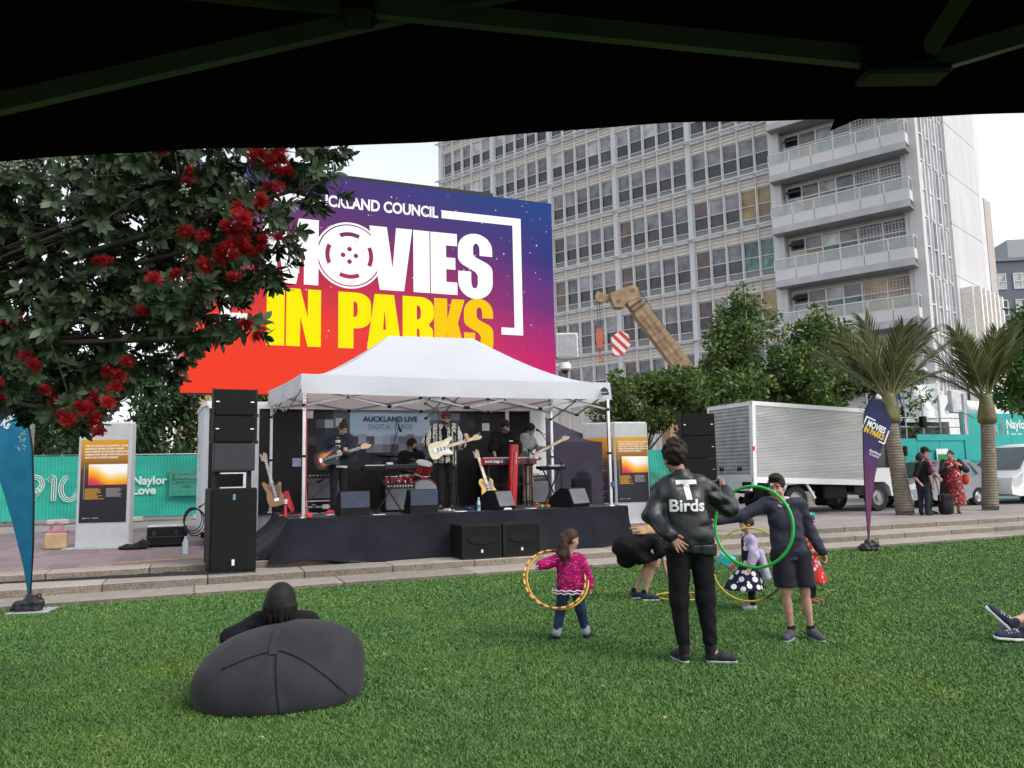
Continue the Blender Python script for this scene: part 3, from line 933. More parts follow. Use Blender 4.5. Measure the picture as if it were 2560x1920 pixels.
def build_screen():
 T = thing('video_screen', 'giant video screen showing a red and purple film event title above the stage', 'screen', S(-0.39, 7.5, 0), A22)
 MB().span((-4.71, 0.02, 3.55), (4.71, 0.42, 9.05)).build('cabinet', DKGREY, T)
 d = MB().span((-4.71, -0.02, 0.0), (4.71, 0.018, 5.5)).build('display', mat_screen(), T, (0, 0, 3.55))
 W_ = emit('screen_white', (1.15, 1.15, 1.15)); Y1 = emit('screen_yellow', lin((255, 240, 0))); Y2 = emit('screen_amber', lin((255, 205, 10)))
 OUT = emit('screen_letter_edge', lin((120, 40, 60)))
 y = -0.03
 for ch, a, b in (('M', -2.98, -1.66), ('V', -0.40, 0.71), ('I', 0.74, 1.17), ('E', 1.20, 1.92), ('S', 1.95, 2.91)):
  put_letter(ch, a, b, 2.70 if ch != 'S' else 2.66, 4.34 if ch != 'S' else 4.40, W_, d, y)
 for i, (ch, a, b) in enumerate((('I', -2.86, -2.45), ('N', -2.41, -1.59), ('P', -1.17, -0.36), ('A', -0.46, 0.42), ('R', 0.45, 1.27), ('K', 1.28, 2.12), ('S', 2.09, 2.90))):
  put_letter(ch, a, b, 1.17 if ch != 'S' else 1.10, 2.58 if ch != 'S' else 2.64, Y1 if i < 5 else Y2, d, y)
 cx, cz = -0.90, 3.52
 reel = [circ(cx, cz, 0.845, 56), circ(cx, cz, 0.80, 56)]
 flat_shape('film_reel', reel, W_, d, upright(0, y, 0), 0.006)
 hub = [circ(cx, cz, 0.765, 56)]
 for a in (0, 90, 180, 270):
  hub.append(circ(cx+0.16*math.cos(R(a)), cz+0.16*math.sin(R(a)), 0.062, 14))
  n = 8; o = []
  for i in range(n+1):
   q = R(a-26+52*i/n); o.append((cx+0.60*math.cos(q), cz+0.60*math.sin(q)))
  for i in range(n+1):
   q = R(a+26-52*i/n); rr = 0.49; o.append((cx+rr*math.cos(q), cz+rr*math.sin(q)))
  hub.append(o)
  o2 = [(cx+0.46*math.cos(R(a-26+52*i/n)), cz+0.46*math.sin(R(a-26+52*i/n))) for i in range(n+1)] + [(cx+0.31*math.cos(R(a+20-40*i/4)), cz+0.31*math.sin(R(a+20-40*i/4))) for i in range(5)]
  o3 = [(cx+(p[0]-cx-0.40*math.cos(R(a)))*0.93+0.40*math.cos(R(a)), cz+(p[1]-cz-0.40*math.sin(R(a)))*0.93+0.40*math.sin(R(a))) for p in o2]
  hub.append(o2); hub.append(o3)
 flat_shape('film_reel', hub, W_, d, upright(0, y, 0), 0.006)
 lettering('AUCKLAND COUNCIL', W_, d, upright(-0.24, y-0.008, 4.855), 0.40, offset=0.010, xs=0.82, spacing=0.98, extrude=0.004)
 br = [(1.51, 4.95), (3.76, 4.95), (3.76, 1.71), (3.14, 1.71), (3.14, 1.90), (3.52, 1.90), (3.52, 4.74), (1.51, 4.74)]
 flat_shape('frame_mark', [br], W_, d, upright(0, y, 0), 0.006)
 br2 = [(-1.7, 4.95), (-3.9, 4.95), (-3.9, 1.71), (-3.3, 1.71), (-3.3, 1.90), (-3.68, 1.90), (-3.68, 4.74), (-1.7, 4.74)]
 flat_shape('frame_mark', [br2], W_, d, upright(0, y, 0), 0.006)
 MB().span((-3.8, 0.06, 9.05), (3.0, 0.40, 9.17)).build('top_rail', BLACKM, T)
 MB().tube([(-3.45, 0.25, 0.2), (-3.45, 0.25, 3.6)], 0.14, 12).build('support_pole', STEEL_W, T, smooth=True)
 MB().tube([(3.3, 0.25, 0.2), (3.3, 0.25, 3.6)], 0.14, 12).build('support_pole', STEEL_W, T, smooth=True)
 MB().span((-4.2, 0.05, 0.25), (4.2, 0.65, 0.45)).build('base_frame', BLACKM, T)
 b = thing('screen_speaker_box', 'pale grey speaker box fixed at the right edge of the giant screen', 'speaker', S(4.62, 7.5, 5.02), A22-0.35)
 MB().box((0.05, 0, 0), (0.62, 0.34, 0.70), None, 0.03).build('cabinet', M('pale_grey_box', (0.50, 0.51, 0.52), 0.5), b)
 MB().span((-0.19, -0.185, -0.30), (0.31, -0.172, 0.30)).build('grille', M('grey_mesh', (0.30, 0.31, 0.32), 0.6), b)
 MB().span((-0.36, 0.1, -0.03), (-0.22, 0.16, 0.03)).build('bracket', BLACKM, b)
 c = thing('security_camera', 'white dome security camera hanging below the pale speaker box', 'camera', S(4.58, 7.45, 4.38), A22)
 m = MB(); m.lathe([(0.02, 0.18), (0.15, 0.17), (0.17, 0.10), (0.17, 0.0), (0.13, -0.03)], n=18)
 m.build('housing', STEEL_W, c, smooth=True)
 MB().ball((0, 0, -0.03), (0.105, 0.105, 0.11), 14, 8).build('dome', M('dark_dome', (0.02, 0.02, 0.025), 0.05), c, smooth='all')
 MB().bar((-0.3, 0.1, 0.12), (0, 0, 0.13), 0.05).build('bracket', STEEL_W, c)
build_screen()

def mat_backdrop():
 t = newmat('backdrop_print', 0.55, spec=0.3)
 v = t.coord('Object')                                    # x along, z up, metres
 sn = t.n('ShaderNodeVectorMath'); sn.operation = 'SNAP'; sn.inputs[1].default_value = (0.172, 1.0, 0.172)
 t.l(v, sn.inputs[0])
 s = t.sep(sn.outputs[0])
 wn = t.n('ShaderNodeTexWhiteNoise'); t.l(sn.outputs[0], wn.inputs['Vector'])
 r = wn.outputs['Value']
 dx = t.math('DIVIDE', t.math('SUBTRACT', s[0], -0.05), 2.1)
 dz = t.math('DIVIDE', t.math('SUBTRACT', s[2], 2.82), 1.25)
 d = t.math('SQRT', t.math('ADD', t.math('MULTIPLY', dx, dx), t.math('MULTIPLY', dz, dz)))
 f = t.math('ADD', t.math('SUBTRACT', 1.0, d), t.math('MULTIPLY', t.math('SUBTRACT', r, 0.5), 0.34))
 base = t.ramp(f, [(0.0, (0.014, 0.011, 0.012)), (0.18, (0.035, 0.032, 0.045)), (0.38, (0.12, 0.125, 0.17)), (0.52, (0.24, 0.25, 0.33)), (0.62, (0.38, 0.45, 0.58)), (0.8, (0.52, 0.64, 0.78))], 'CONSTANT' if False else 'LINEAR')
 stray = t.math('MULTIPLY', t.math('GREATER_THAN', r, 0.955), t.math('GREATER_THAN', f, 0.05))
 c = t.mix(stray, base, (0.40, 0.50, 0.58))
 q = t.sep(v)
 ex = t.math('MULTIPLY', t.math('LESS_THAN', t.math('ABSOLUTE', t.math('SUBTRACT', q[0], 0.0)), 0.86), t.math('GREATER_THAN', q[2], 2.45))
 pal = t.ramp(t.noise(t.coord('Object', (0.8, 1, 1.6)), 1.5, 2), [(0.3, (0.36, 0.58, 0.68)), (0.5, (0.46, 0.60, 0.80)), (0.7, (0.62, 0.58, 0.78))])
 c = t.mix(ex, c, pal)
 t.base(c); return t.m
def build_trailer():
 T = thing('stage_trailer', 'long white stage trailer with a dark pixel-pattern backdrop behind the band', 'trailer', S(-0.9, 4.7, 0), A22)
 pl = [(-3.55, 0.1), (3.62, 0.1), (3.62, 2.3), (-3.80, 2.3), (-3.70, 0.35)]
 m = MB(); m.prism(pl, 2.46, Matrix.Translation((0, 0, 0.55))); m.build('body', CASE_W, T)
 rf = [(x*1.004, y) for x, y in pl]
 MB().prism([(-3.64, -0.02), (3.64, -0.02), (3.64, 2.32), (-3.82, 2.32), (-3.73, 0.32)], 0.09, Matrix.Translation((0, 0, 3.01))).build('roof', STEEL_W, T)
 MB().span((-2.66, 0.02, 0.86), (2.62, 0.09, 2.955)).build('backdrop', mat_backdrop(), T)
 fr = MB()
 fr.span((-3.62, -0.02, 2.96), (2.68, 0.09, 3.008)); fr.span((-2.80, -0.03, 0.28), (-2.67, 0.09, 2.958)); fr.span((2.62, -0.02, 0.60), (2.70, 0.09, 2.958))
 fr.build('frame', STEEL_W, T)
 MB().span((-3.60, 0.06, 0.60), (-2.81, 0.095, 2.955)).build('door', BLACK, T)
 MB().span((2.71, 0.05, 0.60), (3.22, 0.095, 2.955)).build('door', BLACK, T)
 MB().span((3.23, -0.01, 0.5), (3.60, 0.095, 2.99)).build('frame', STEEL_W, T)
 g = MB(); g.span((-3.80, 1.25, 1.2), (-3.70, 1.7, 2.55)); g.build('side_door', M('pale_door', (0.52, 0.60, 0.64), 0.4), T)
 u = MB(); u.span((-3.4, 0.4, 0.36), (3.4, 0.6, 0.55)); u.span((-3.4, 1.8, 0.36), (3.4, 2.0, 0.55)); u.build('chassis', BLACKM, T)
 for x in (-2.2, 2.0):
  for y in (0.45, 2.05):
   w = MB(); w.lathe([(0.10, -0.1), (0.28, -0.1), (0.30, -0.06), (0.30, 0.06), (0.28, 0.1), (0.10, 0.1)], (x, y, ZP+0.30), (0, 1, 0), 22)
   w.build('wheel', BLACK, T, smooth=True)
 DARKT = M('ink_dark', (0.02, 0.022, 0.05), 0.6); INK2 = M('ink_blue', (0.05, 0.13, 0.22), 0.6)
 lettering('AUCKLAND LIVE', DARKT, T, upright(0.0, 0.006, 2.765), 0.158, offset=0.0038, xs=0.98)
 lettering('DIGITAL STAGE', INK2, T, upright(0.0, 0.006, 2.60), 0.152, offset=-0.0015, xs=0.90)
 PS = M('pale_square', (0.42, 0.38, 0.58), 0.6); PS2 = M('pale_square_white', (0.62, 0.64, 0.68), 0.6)
 for x, z, mt in ((-1.93, 1.88, PS), (2.15, 2.61, PS2), (-1.70, 2.86, PS2), (-1.07, 2.70, PS2)):
  MB().span((x-0.085, 0.008, z-0.085), (x+0.085, 0.018, z+0.085)).build('print_square', mt, T)
build_trailer()

def build_stage():
 T = thing('stage_platform', 'low stage platform with a navy black fabric skirt in front of the trailer', 'stage', S(0, 0, 0), A22)
 MB().span((-3.25, 1.70, ZD-0.10), (2.95, 4.62, ZD)).build('deck', M('stage_ply', (0.05, 0.045, 0.05), 0.6, var=0.3), T)
 MB().span((-3.26, 1.675, ZD-0.06), (2.96, 1.699, ZD+0.004)).build('edge_trim', ALU, T)
 MB().span((-3.275, 1.70, ZD-0.06), (-3.252, 4.5, ZD+0.003)).build('edge_trim', ALU, T)
 m = MB()
 for x in (-3.0, -1.2, 0.8, 2.7):
  for y in (2.0, 4.4): m.bar((x, y, ZP-0.01), (x, y, ZD-0.10), 0.06)
 m.build('support_leg', ALU, T)
 def front(a, b):
  x = -3.3 + 6.3*a
  fl = 0.5+0.5*math.sin(a*23+math.sin(a*9)*2)
  lift = max(0, 1-abs(a-0.055)/0.10)
  zb = 0.175 + 0.10*lift + 0.12*max(0, (a-0.90)/0.10)
  z = ZD+0.006-(ZD+0.006-zb)*b
  off = (0.06+0.30*b**1.5*(1-0.35*a)) + 0.05*b*math.sin(a*31)*fl + 0.03*b*math.sin(a*57+1)
  if z < ZP+0.03: off = max(off, 0.19)
  y = 1.70-off
  if z < 0.18: z = 0.18
  if a < 0.04: y += (0.04-a)*3*b
  return (x - 0.35*b*max(0, 0.10-a)/0.10, y, z)
 m = MB(); m.grid(front, 90, 12)
 m.build('skirt', CLOTH_BK, T, smooth='all', recalc=False)
 def side(a, b):
  y = 1.52 + 2.9*a
  zb = ZP+0.012
  z = ZD+0.006-(ZD+0.006-zb)*b
  out = 0.03 + 0.75*b**1.6*math.sin(min(1, a*1.6+0.25)*math.pi*0.62) + 0.04*b*math.sin(a*19)
  return (-3.28-out, y, z)
 m = MB(); m.grid(side, 40, 10)
 m.build('skirt', CLOTH_BK, T, smooth='all', recalc=False)
 def side2(a, b):
  z = ZD+0.006-(ZD-ZP-0.02)*b
  return (2.99+0.05*b+0.03*b*math.sin(a*16), 1.60+2.9*a, z)
 m = MB(); m.grid(side2, 20, 6); m.build('skirt', CLOTH_BK, T, smooth='all', recalc=False)
 c = MB()
 for k in range(7):
  pts = [(-2.86+0.02*k, 1.62, ZP+0.018+0.004*k), (-2.76+0.03*k, 1.50, 0.245+0.006*k), (-2.62+0.035*k, 1.40, 0.183+0.004*k), (-2.2+0.02*k, 1.36-0.006*k, 0.182)]
  c.tube(pts, 0.008, 5)
 o = c.build('cable_bundle', CABLE, None, S(0, 0, 0), (0, 0, A22)); props(o, 'bundle of black cables spilling down the step under the skirt corner', 'cables')
 y = MB(); y.box((0, 0, 0.018), (0.95, 0.16, 0.035), (0, 0, 0), 0.012)
 rp = y.build('cable_ramp', BLACK, None, S(-3.42, 1.66, ZP+0.001), (0, 0, A22+0.02)); props(rp, 'black cable ramp with a yellow strip at the left stage corner', 'cable ramp')
 MB().box((0, 0.06, 0.036), (0.93, 0.045, 0.012)).build('yellow_strip', M('yellow_plastic', (0.62, 0.45, 0.02), 0.5), rp)
build_stage()

def mat_tentcloth():
 t = newmat('white_tent_cloth', 0.75, spec=0.2)
 v = t.coord('Object')
 t.base(t.ramp(t.noise(v, 1.2, 4), [(0.3, (0.66, 0.69, 0.75)), (0.7, (0.71, 0.74, 0.80))]))
 t.bump(t.noise(v, 2.5, 4), 0.22, 0.05)
 tr = t.n('ShaderNodeBsdfTranslucent'); tr.inputs[0].default_value = (0.8, 0.78, 0.78, 1)
 mx = t.n('ShaderNodeMixShader'); mx.inputs[0].default_value = 0.42
 out = [n for n in t.t.nodes if n.type == 'OUTPUT_MATERIAL'][0]
 t.l(t.b.outputs[0], mx.inputs[1]); t.l(tr.outputs[0], mx.inputs[2]); t.l(mx.outputs[0], out.inputs[0])
 return t.m
TRUSS = M('dull_truss_alu', (0.26, 0.265, 0.28), 0.5, 0.5)
def build_tent():
 T = thing('stage_tent', 'white peaked pop-up tent covering the band on the stage', 'tent', S(0, 0, 0), A22)
 fl, fr_, br_, bl = [Vector(p) for p in ((-3.06, 1.72, 0), (2.74, 1.80, 0), (2.74, 4.45, 0), (-3.36, 4.40, 0))]
 EZ = 3.30
 rl, rr = Vector((-1.30, 3.10, 4.27)), Vector((0.42, 3.12, 4.30))
 def ed(p, z, out=0.06):
  c = Vector((-0.2, 3.1, 0)); d = (p-c); d.z = 0; d.normalize()
  return Vector((p.x+d.x*out, p.y+d.y*out, z))
 cl = mat_tentcloth()
 def curve(a, b, t_, sag):
  p = a.lerp(b, t_); p.z -= sag*math.sin(math.pi*t_); return p
 m = MB()
 def panel(e0, e1, r0, r1, n1=24, n2=14, sag=0.20):
  def f(a, b):
   e = e0.lerp(e1, a); r = r0.lerp(r1, a)
   p = e.lerp(r, b)
   p.z -= sag*math.sin(math.pi*b**0.8)*(0.75+0.25*abs(2*a-1))
   p.z -= 0.02*math.sin(math.pi*a)*(1-b)
   return p
  m.grid(f, n1, n2)
 FL, FR, BR, BL = [ed(p, EZ) for p in (fl, fr_, br_, bl)]
 panel(FL, FR, rl, rr); panel(FR, BR, rr, rr); panel(BR, BL, rr, rl); panel(BL, FL, rl, rl)
 roof = m.build('roof', cl, T, smooth='all', recalc=False)
 def val(p, q, seed):
  g = MB()
  def f(a, b):
   e = p.lerp(q, a)
   sag = 0.02*math.sin(math.pi*a)
   nrm = Vector(((q-p).y, -(q-p).x, 0)).normalized()
   o = 0.018*b*math.sin(a*17+seed)+0.02*b
   return Vector((e.x, e.y, EZ-sag-0.33*b)) + nrm*o
  g.grid(f, 40, 5)
  return g.build('valance', cl, T, smooth='all', recalc=False)
 val(FL, FR, 0); val(FR, BR, 1); val(BR, BL, 2); val(BL, FL, 3)
 for p, zb in ((fl, ZD), (fr_, ZD), (br_, ZD), (bl, ZD)):
  l = MB(); l.bar((p.x, p.y, zb), (p.x, p.y, EZ-0.02), 0.05); l.bar((p.x, p.y, zb), (p.x, p.y, zb+1.0), 0.042)
  lo = l.build('leg', ALU, T)
  MB().box((p.x, p.y, zb+1.02), (0.066, 0.066, 0.04)).build('collar', BLACK, lo)
  MB().box((p.x, p.y, zb+0.012), (0.10, 0.10, 0.022)).build('foot', STEEL_W, lo)
 def truss(a, b, n, lo=0.53, hi=0.22):
  z0, z1 = EZ-lo, EZ-hi
  g = MB(); jt = MB()
  for i in range(n):
   p, q = a.lerp(b, i/n), a.lerp(b, (i+1)/n)
   g.bar((p.x, p.y, z0 if i % 2 == 0 else z1), (q.x, q.y, z1 if i % 2 == 0 else z0), 0.014, 0.032)
   dd = Vector((-(b-a).y, (b-a).x, 0)).normalized()*0.022
   g.bar((p.x+dd.x, p.y+dd.y, z1 if i % 2 == 0 else z0), (q.x+dd.x, q.y+dd.y, z0 if i % 2 == 0 else z1), 0.014, 0.032)
   for pp in (p, q):
    for z in (z0, z1): jt.box((pp.x+dd.x/2, pp.y+dd.y/2, z), (0.06, 0.06, 0.05))
   c = p.lerp(q, 0.5); jt.box((c.x+dd.x/2, c.y+dd.y/2, (z0+z1)/2), (0.035, 0.05, 0.035))
  g.build('truss', TRUSS, T); jt.build('truss_joint', BLACK, T)
 truss(fl, fr_, 4); truss(bl, br_, 4, 0.38, 0.10); truss(fl, bl, 2); truss(fr_, br_, 2)
 truss(Vector((-0.2, 1.76, 0)), Vector((-0.2, 4.4, 0)), 2)
 INK = M('ink_black', (0.02, 0.02, 0.025), 0.6)
 mk = [(2.53, 3.10), (2.69, 3.10), (2.69, 3.15), (2.61, 3.20), (2.53, 3.15)]
 flat_shape('print_mark', [mk], INK, T, upright(0, 1.675, 0.0), 0.002)
 flat_shape('print_mark', [[(2.54, 3.04), (2.68, 3.04), (2.68, 3.085), (2.54, 3.085)]], INK, T, upright(0, 1.674, 0.0), 0.002)
 NUM = M('ink_black', None)
 lettering('Z\nS\nZ', INK, T, upright(-3.06, 1.69, 2.80), 0.10, xs=0.8)
build_tent()
def cab(T, w, d, h, mat=None, bev=0.015):
 return MB().box((0, 0, h/2), (w, d, h), None, bev).build('cabinet', mat or BLACK, T)
def speaker_tower():
 z1 = 0.167
 T = thing('subwoofer', 'tall black subwoofer at the foot of the left speaker tower on the step', 'speaker', S(-4.20, 1.52, z1), A22+0.09)
 cab(T, 0.68, 0.78, 1.26)
 MB().span((-0.31, -0.405, 0.03), (0.31, -0.392, 1.23)).build('grille', GRILLE, T)
 BD = M('blue_badge', (0.10, 0.22, 0.32), 0.4); WB = M('white_badge', (0.6, 0.6, 0.6), 0.4)
 MB().span((-0.02, -0.415, 1.08), (0.02, -0.406, 1.17)).build('badge', BD, T)
 MB().span((-0.02, -0.415, 0.10), (0.02, -0.406, 0.19)).build('badge', WB, T)
 for x in (-0.24, 0.26):
  for y in (-0.12, 0.12): MB().box((x, y, 1.391), (0.05, 0.05, 0.258)).build('stacking_post', BLACKM, T)
 f = MB()
 f.span((-0.20, -0.32, 1.262), (0.18, -0.30, 1.28)); f.span((-0.20, -0.32, 1.48), (0.18, -0.30, 1.50)); f.span((0.14, -0.32, 1.28), (0.18, -0.30, 1.48))
 f.build('case_lid', ALU, T)
 zt = z1+1.26+0.262
 for i, (h, lab) in enumerate(((0.44, 'lowest black line-array speaker in the left tower, plain dark front'), (0.42, 'middle black line-array speaker in the left tower with two silver handles'), (0.42, 'topmost black line-array speaker in the left tower with two silver handles'))):
  t = thing('line_array_speaker', lab, 'speaker', S(-4.20, 1.50, zt), A22+0.09)
  m = MB()
  sp = 0.02 if i else 0.05
  pl = [(-0.31, -0.30), (0.31, -0.30), (0.25, 0.32), (-0.25, 0.32)]
  m.prism(pl, h-0.012, Matrix.Translation((0, 0, 0)))
  m.build('cabinet', BLACK if i else M('dark_blue_black', (0.018, 0.020, 0.028), 0.5), t)
  MB().span((-0.285, -0.315, 0.02), (0.285, -0.302, h-0.03)).build('grille', GRILLE if i else M('flat_dark_front', (0.02, 0.022, 0.03), 0.6), t)
  if i:
   for s in (-1, 1):
    MB().box((s*0.255, -0.322, h*0.5), (0.055, 0.012, 0.02), None, 0.004).build('handle', CHROME, t)
    fm = MB()
    fm.span((s*0.325-0.012, -0.29, 0.0), (s*0.325+0.012, -0.25, h)); fm.span((s*0.325-0.03, -0.30, -0.02), (s*0.325+0.03, -0.24, 0.03))
    fm.build('rigging_plate', BLACKM, t)
  zt += h
 r = thing('cable_drop', 'loops of black cable hanging on the trailer corner beside the speaker tower', 'cables', S(-4.75, 3.2, ZP), A22)
 c = MB()
 for k in range(3): c.torus((0.02*k, 0.03*k, 0.62-0.03*k), 0.20+0.015*k, 0.012, 24, 6, Matrix.Rotation(R(80+6*k), 3, 'X'), 0.75)
 c.tube([(0.1, 0.05, 0.82), (0.3, 0.3, 0.95)], 0.02, 6)
 c.build('cable', CABLE, r, smooth=True)
 g = MB()
 for k in range(6): g.tube([(0.9-0.12*k, -2.3+0.02*k, 0.01-ZP+0.17), (0.4-0.2*k, -2.0, -0.09), (-0.5-0.3*k, -1.62-0.03*k, -0.093), (-2.8, -1.70+0.02*k, -0.093)], 0.011, 5)
 o = g.build('cable_run', CABLE, None, S(-4.75, 3.2, ZP), (0, 0, A22)); props(o, 'black cables lying along the step left of the speaker tower', 'cables')
speaker_tower()

def sub(u, v, lab):
 T = thing('subwoofer', lab, 'speaker', S(u, v, 0.167), A22+0.02, 'subwoofers in front of the stage skirt')
 cab(T, 0.70, 0.62, 0.56, BLACK, 0.012)
 m = MB(); m.span((-0.345, -0.325, 0.005), (0.345, -0.311, 0.04)); m.span((-0.345, -0.325, 0.52), (0.345, -0.311, 0.555)); m.span((-0.345, -0.325, 0.04), (-0.31, -0.311, 0.52)); m.span((0.31, -0.325, 0.04), (0.345, -0.311, 0.52))
 m.build('rim', BLACKM, T)
 MB().span((-0.31, -0.316, 0.04), (0.31, -0.3115, 0.52)).build('grille', GRILLE, T)
 p = MB(); p.lathe([(0.001, 0.0), (1.0, 0.0), (1.0, 0.012)], (0, 0, 0), (0, -1, 0), 28)
 p.v = [(x*0.235, -0.318+y, 0.315+z*0.075) for x, y, z in p.v]
 p.build('port', M('deep_black', (0.003, 0.003, 0.003), 0.9, var=0), T)
 q = MB(); q.prism([(-0.33, 0.0), (0.33, 0.0), (0.20, 0.09), (-0.20, 0.09)], 0.006, upright(0, -0.316, 0.03)); q.build('lower_vent', M('deep_black', None), T)
 MB().span((-0.018, -0.324, 0.10), (0.018, -0.317, 0.15)).build('badge', M('white_badge', None), T)
sub(-0.28, 1.12, 'left one of two black subwoofers in front of the stage skirt')
sub(0.44, 1.12, 'right one of two black subwoofers in front of the stage skirt')

def wedge(px, v, w, rz, lab, grille, back=False, h=0.42, d=0.46):
 T = thing('stage_monitor', lab, 'speaker', SL(px, v), A22+rz, 'wedge monitors along the stage edge')
 m = MB()
 prof = [(-d/2, 0), (d/2, 0), (d/2, h*0.55), (d*0.22, h), (-d*0.10, h), (-d/2, h*0.30)] if not back else [(-d/2, 0), (d/2, 0), (d/2, h*0.28), (d*0.02, h), (-d*0.34, h), (-d/2, h*0.62)]
 Mx = Matrix(((0, 0, 1, -w/2), (1, 0, 0, 0), (0, 1, 0, 0), (0, 0, 0, 1)))
 m.prism(prof, w, Mx); m.build('cabinet', BLACK, T)
 if back:       # seen from behind: its plain slanted rear panel faces the lawn
  a, b = Vector((0, -d/2, h*0.62)), Vector((0, -d*0.34, h))
  MB().span((-w/2+0.005, -d/2-0.012, h*0.34), (w/2-0.005, -d/2-0.001, h*0.98)).build('rear_panel', grille, T)
 else:
  a, b = Vector((0, -d/2, h*0.30)), Vector((0, -d*0.10, h))
  n = Vector((0, -(b-a).z, (b-a).y)).normalized()
  g = MB(); c = (a+b)/2+n*0.008; L = (b-a).length
  ang = math.atan2((b-a).z, (b-a).y)
  g.box(c, (w-0.04, L-0.03, 0.012), (ang, 0, 0)); g.build('grille', grille, T)
 return T
wedge(893, 1.98, 0.50, 0.05, 'blue-grey stage monitor in front of the guitarist in the blazer', GRILLE_B, True, 0.42)
wedge(1063, 2.02, 0.50, 0.0, 'blue-grey stage monitor in front of the bass drum', GRILLE_B, True, 0.42)
def side_wedge(px, v, rz, lab, w=0.46, h=0.36, d=0.60):
 T = thing('stage_monitor', lab, 'speaker', SL(px, v), A22+rz, 'wedge monitors along the stage edge')
 prof = [(-d/2, 0), (d/2-0.04, 0), (d/2, h*0.18), (d*0.30, h*0.96), (d*0.0, h), (-d/2, h*0.45)]
 m = MB(); m.prism(prof, w, Matrix(((1, 0, 0, 0), (0, 0, 1, -w/2), (0, 1, 0, 0), (0, 0, 0, 1))))
 m.build('cabinet', BLACK, T)
 a, b = Vector((d/2, 0, h*0.18)), Vector((d*0.30, 0, h*0.96)); c = (a+b)/2
 ang = math.atan2(b.z-a.z, b.x-a.x)
 MB().box(c+Vector((0.007, 0, 0.002)), ((b-a).length-0.02, w-0.03, 0.012), (0, -ang, 0)).build('grille', GRILLE_G, T)
 MB().box((-0.03, -w/2-0.004, h*0.55), (0.10, 0.008, 0.05), (0, R(-28), 0)).build('handle', M('deep_black', None), T)
side_wedge(1247, 2.10, R(-62), 'black stage monitor with grey grille in front of the leaning guitar')
side_wedge(1430, 2.05, R(-66), 'black stage monitor with grey grille at the right end of the stage', 0.5, 0.37, 0.62)

def combo_amp(px, v, w, h, d, lab, z=ZD, rz=0.0, tilt=0.0, cloth=None):
 T = thing('guitar_amplifier', lab, 'amplifier', SL(px, v, z), A22+rz)
 T.rotation_euler = (tilt, 0, A22+rz)
 cab(T, w, d, h)
 MB().span((-w/2+0.03, -d/2-0.008, 0.03), (w/2-0.03, -d/2+0.004, h*0.80)).build('grille', cloth or GRILLE_G, T)
 MB().span((-w/2+0.03, -d/2-0.006, h*0.83), (w/2-0.03, -d/2+0.004, h*0.96)).build('control_panel', M('amp_panel', (0.03, 0.03, 0.032), 0.4), T)
 for i in range(9):
  k = MB(); k.lathe([(0.011, 0), (0.011, 0.018), (0.007, 0.022)], (-w/2+0.08+i*(w-0.16)/8, -d/2-0.004, h*0.895), (0, -1, 0), 8); k.build('knob', CHROME, T)
 MB().tube([(-0.1, 0, h), (-0.09, 0, h+0.025), (0.09, 0, h+0.025), (0.1, 0, h)], 0.012, 6).build('handle', BLACK, T)
 return T
fc = thing('flight_case', 'black flight case with silver edges under the left guitar amplifier', 'case', SL(822, 3.35), A22+0.05)
MB().box((0, 0, 0.125), (0.72, 0.42, 0.25), None, 0.01).build('body', BLACK, fc)
e = MB()
for z in (0.012, 0.13, 0.238): e.span((-0.365, -0.216, z-0.014), (0.365, -0.211, z+0.014))
for x in (-0.352, 0.352): e.span((x-0.014, -0.217, 0.0), (x+0.014, -0.212, 0.25))
e.build('edging', ALU, fc)
MB().span((-0.06, -0.222, 0.09), (0.06, -0.217, 0.17)).build('label_plate', STEEL_W, fc)
for x in (-0.22, 0.22): MB().box((x, -0.22, 0.15), (0.08, 0.012, 0.06), None, 0.004).build('latch', CHROME, fc)
combo_amp(822, 3.35, 0.70, 0.50, 0.28, 'black guitar amplifier with grey cloth on a flight case behind the guitarist in the blazer', ZD+0.252)
combo_amp(1008, 2.95, 0.60, 0.52, 0.28, 'black guitar amplifier with grey cloth behind the left keyboard stand', ZD, 0.0, R(-4))
combo_amp(1346, 4.25, 0.58, 0.62, 0.28, 'black amplifier with grey cloth behind the bass player', ZD, 0.02)
ba = thing('bass_amplifier', 'tall black bass amplifier stack behind the red keyboard', 'amplifier', SL(1245, 4.2), A22)
MB().box((0, 0, 0.40), (0.66, 0.40, 0.80), None, 0.015).build('cabinet', BLACK, ba)
MB().box((0, 0, 0.92), (0.62, 0.36, 0.22), None, 0.012).build('amp_head', BLACK, ba)
MB().span((-0.30, -0.21, 0.05), (0.30, -0.202, 0.76)).build('grille', GRILLE, ba)
for z in (0.79, 0.68): MB().span((-0.31, -0.215, z), (0.31, -0.206, z+0.018)).build('trim', DKGREY, ba)
MB().span((-0.27, -0.216, 0.52), (-0.17, -0.211, 0.64)).build('badge', M('grey_badge', (0.16, 0.16, 0.17), 0.4), ba)

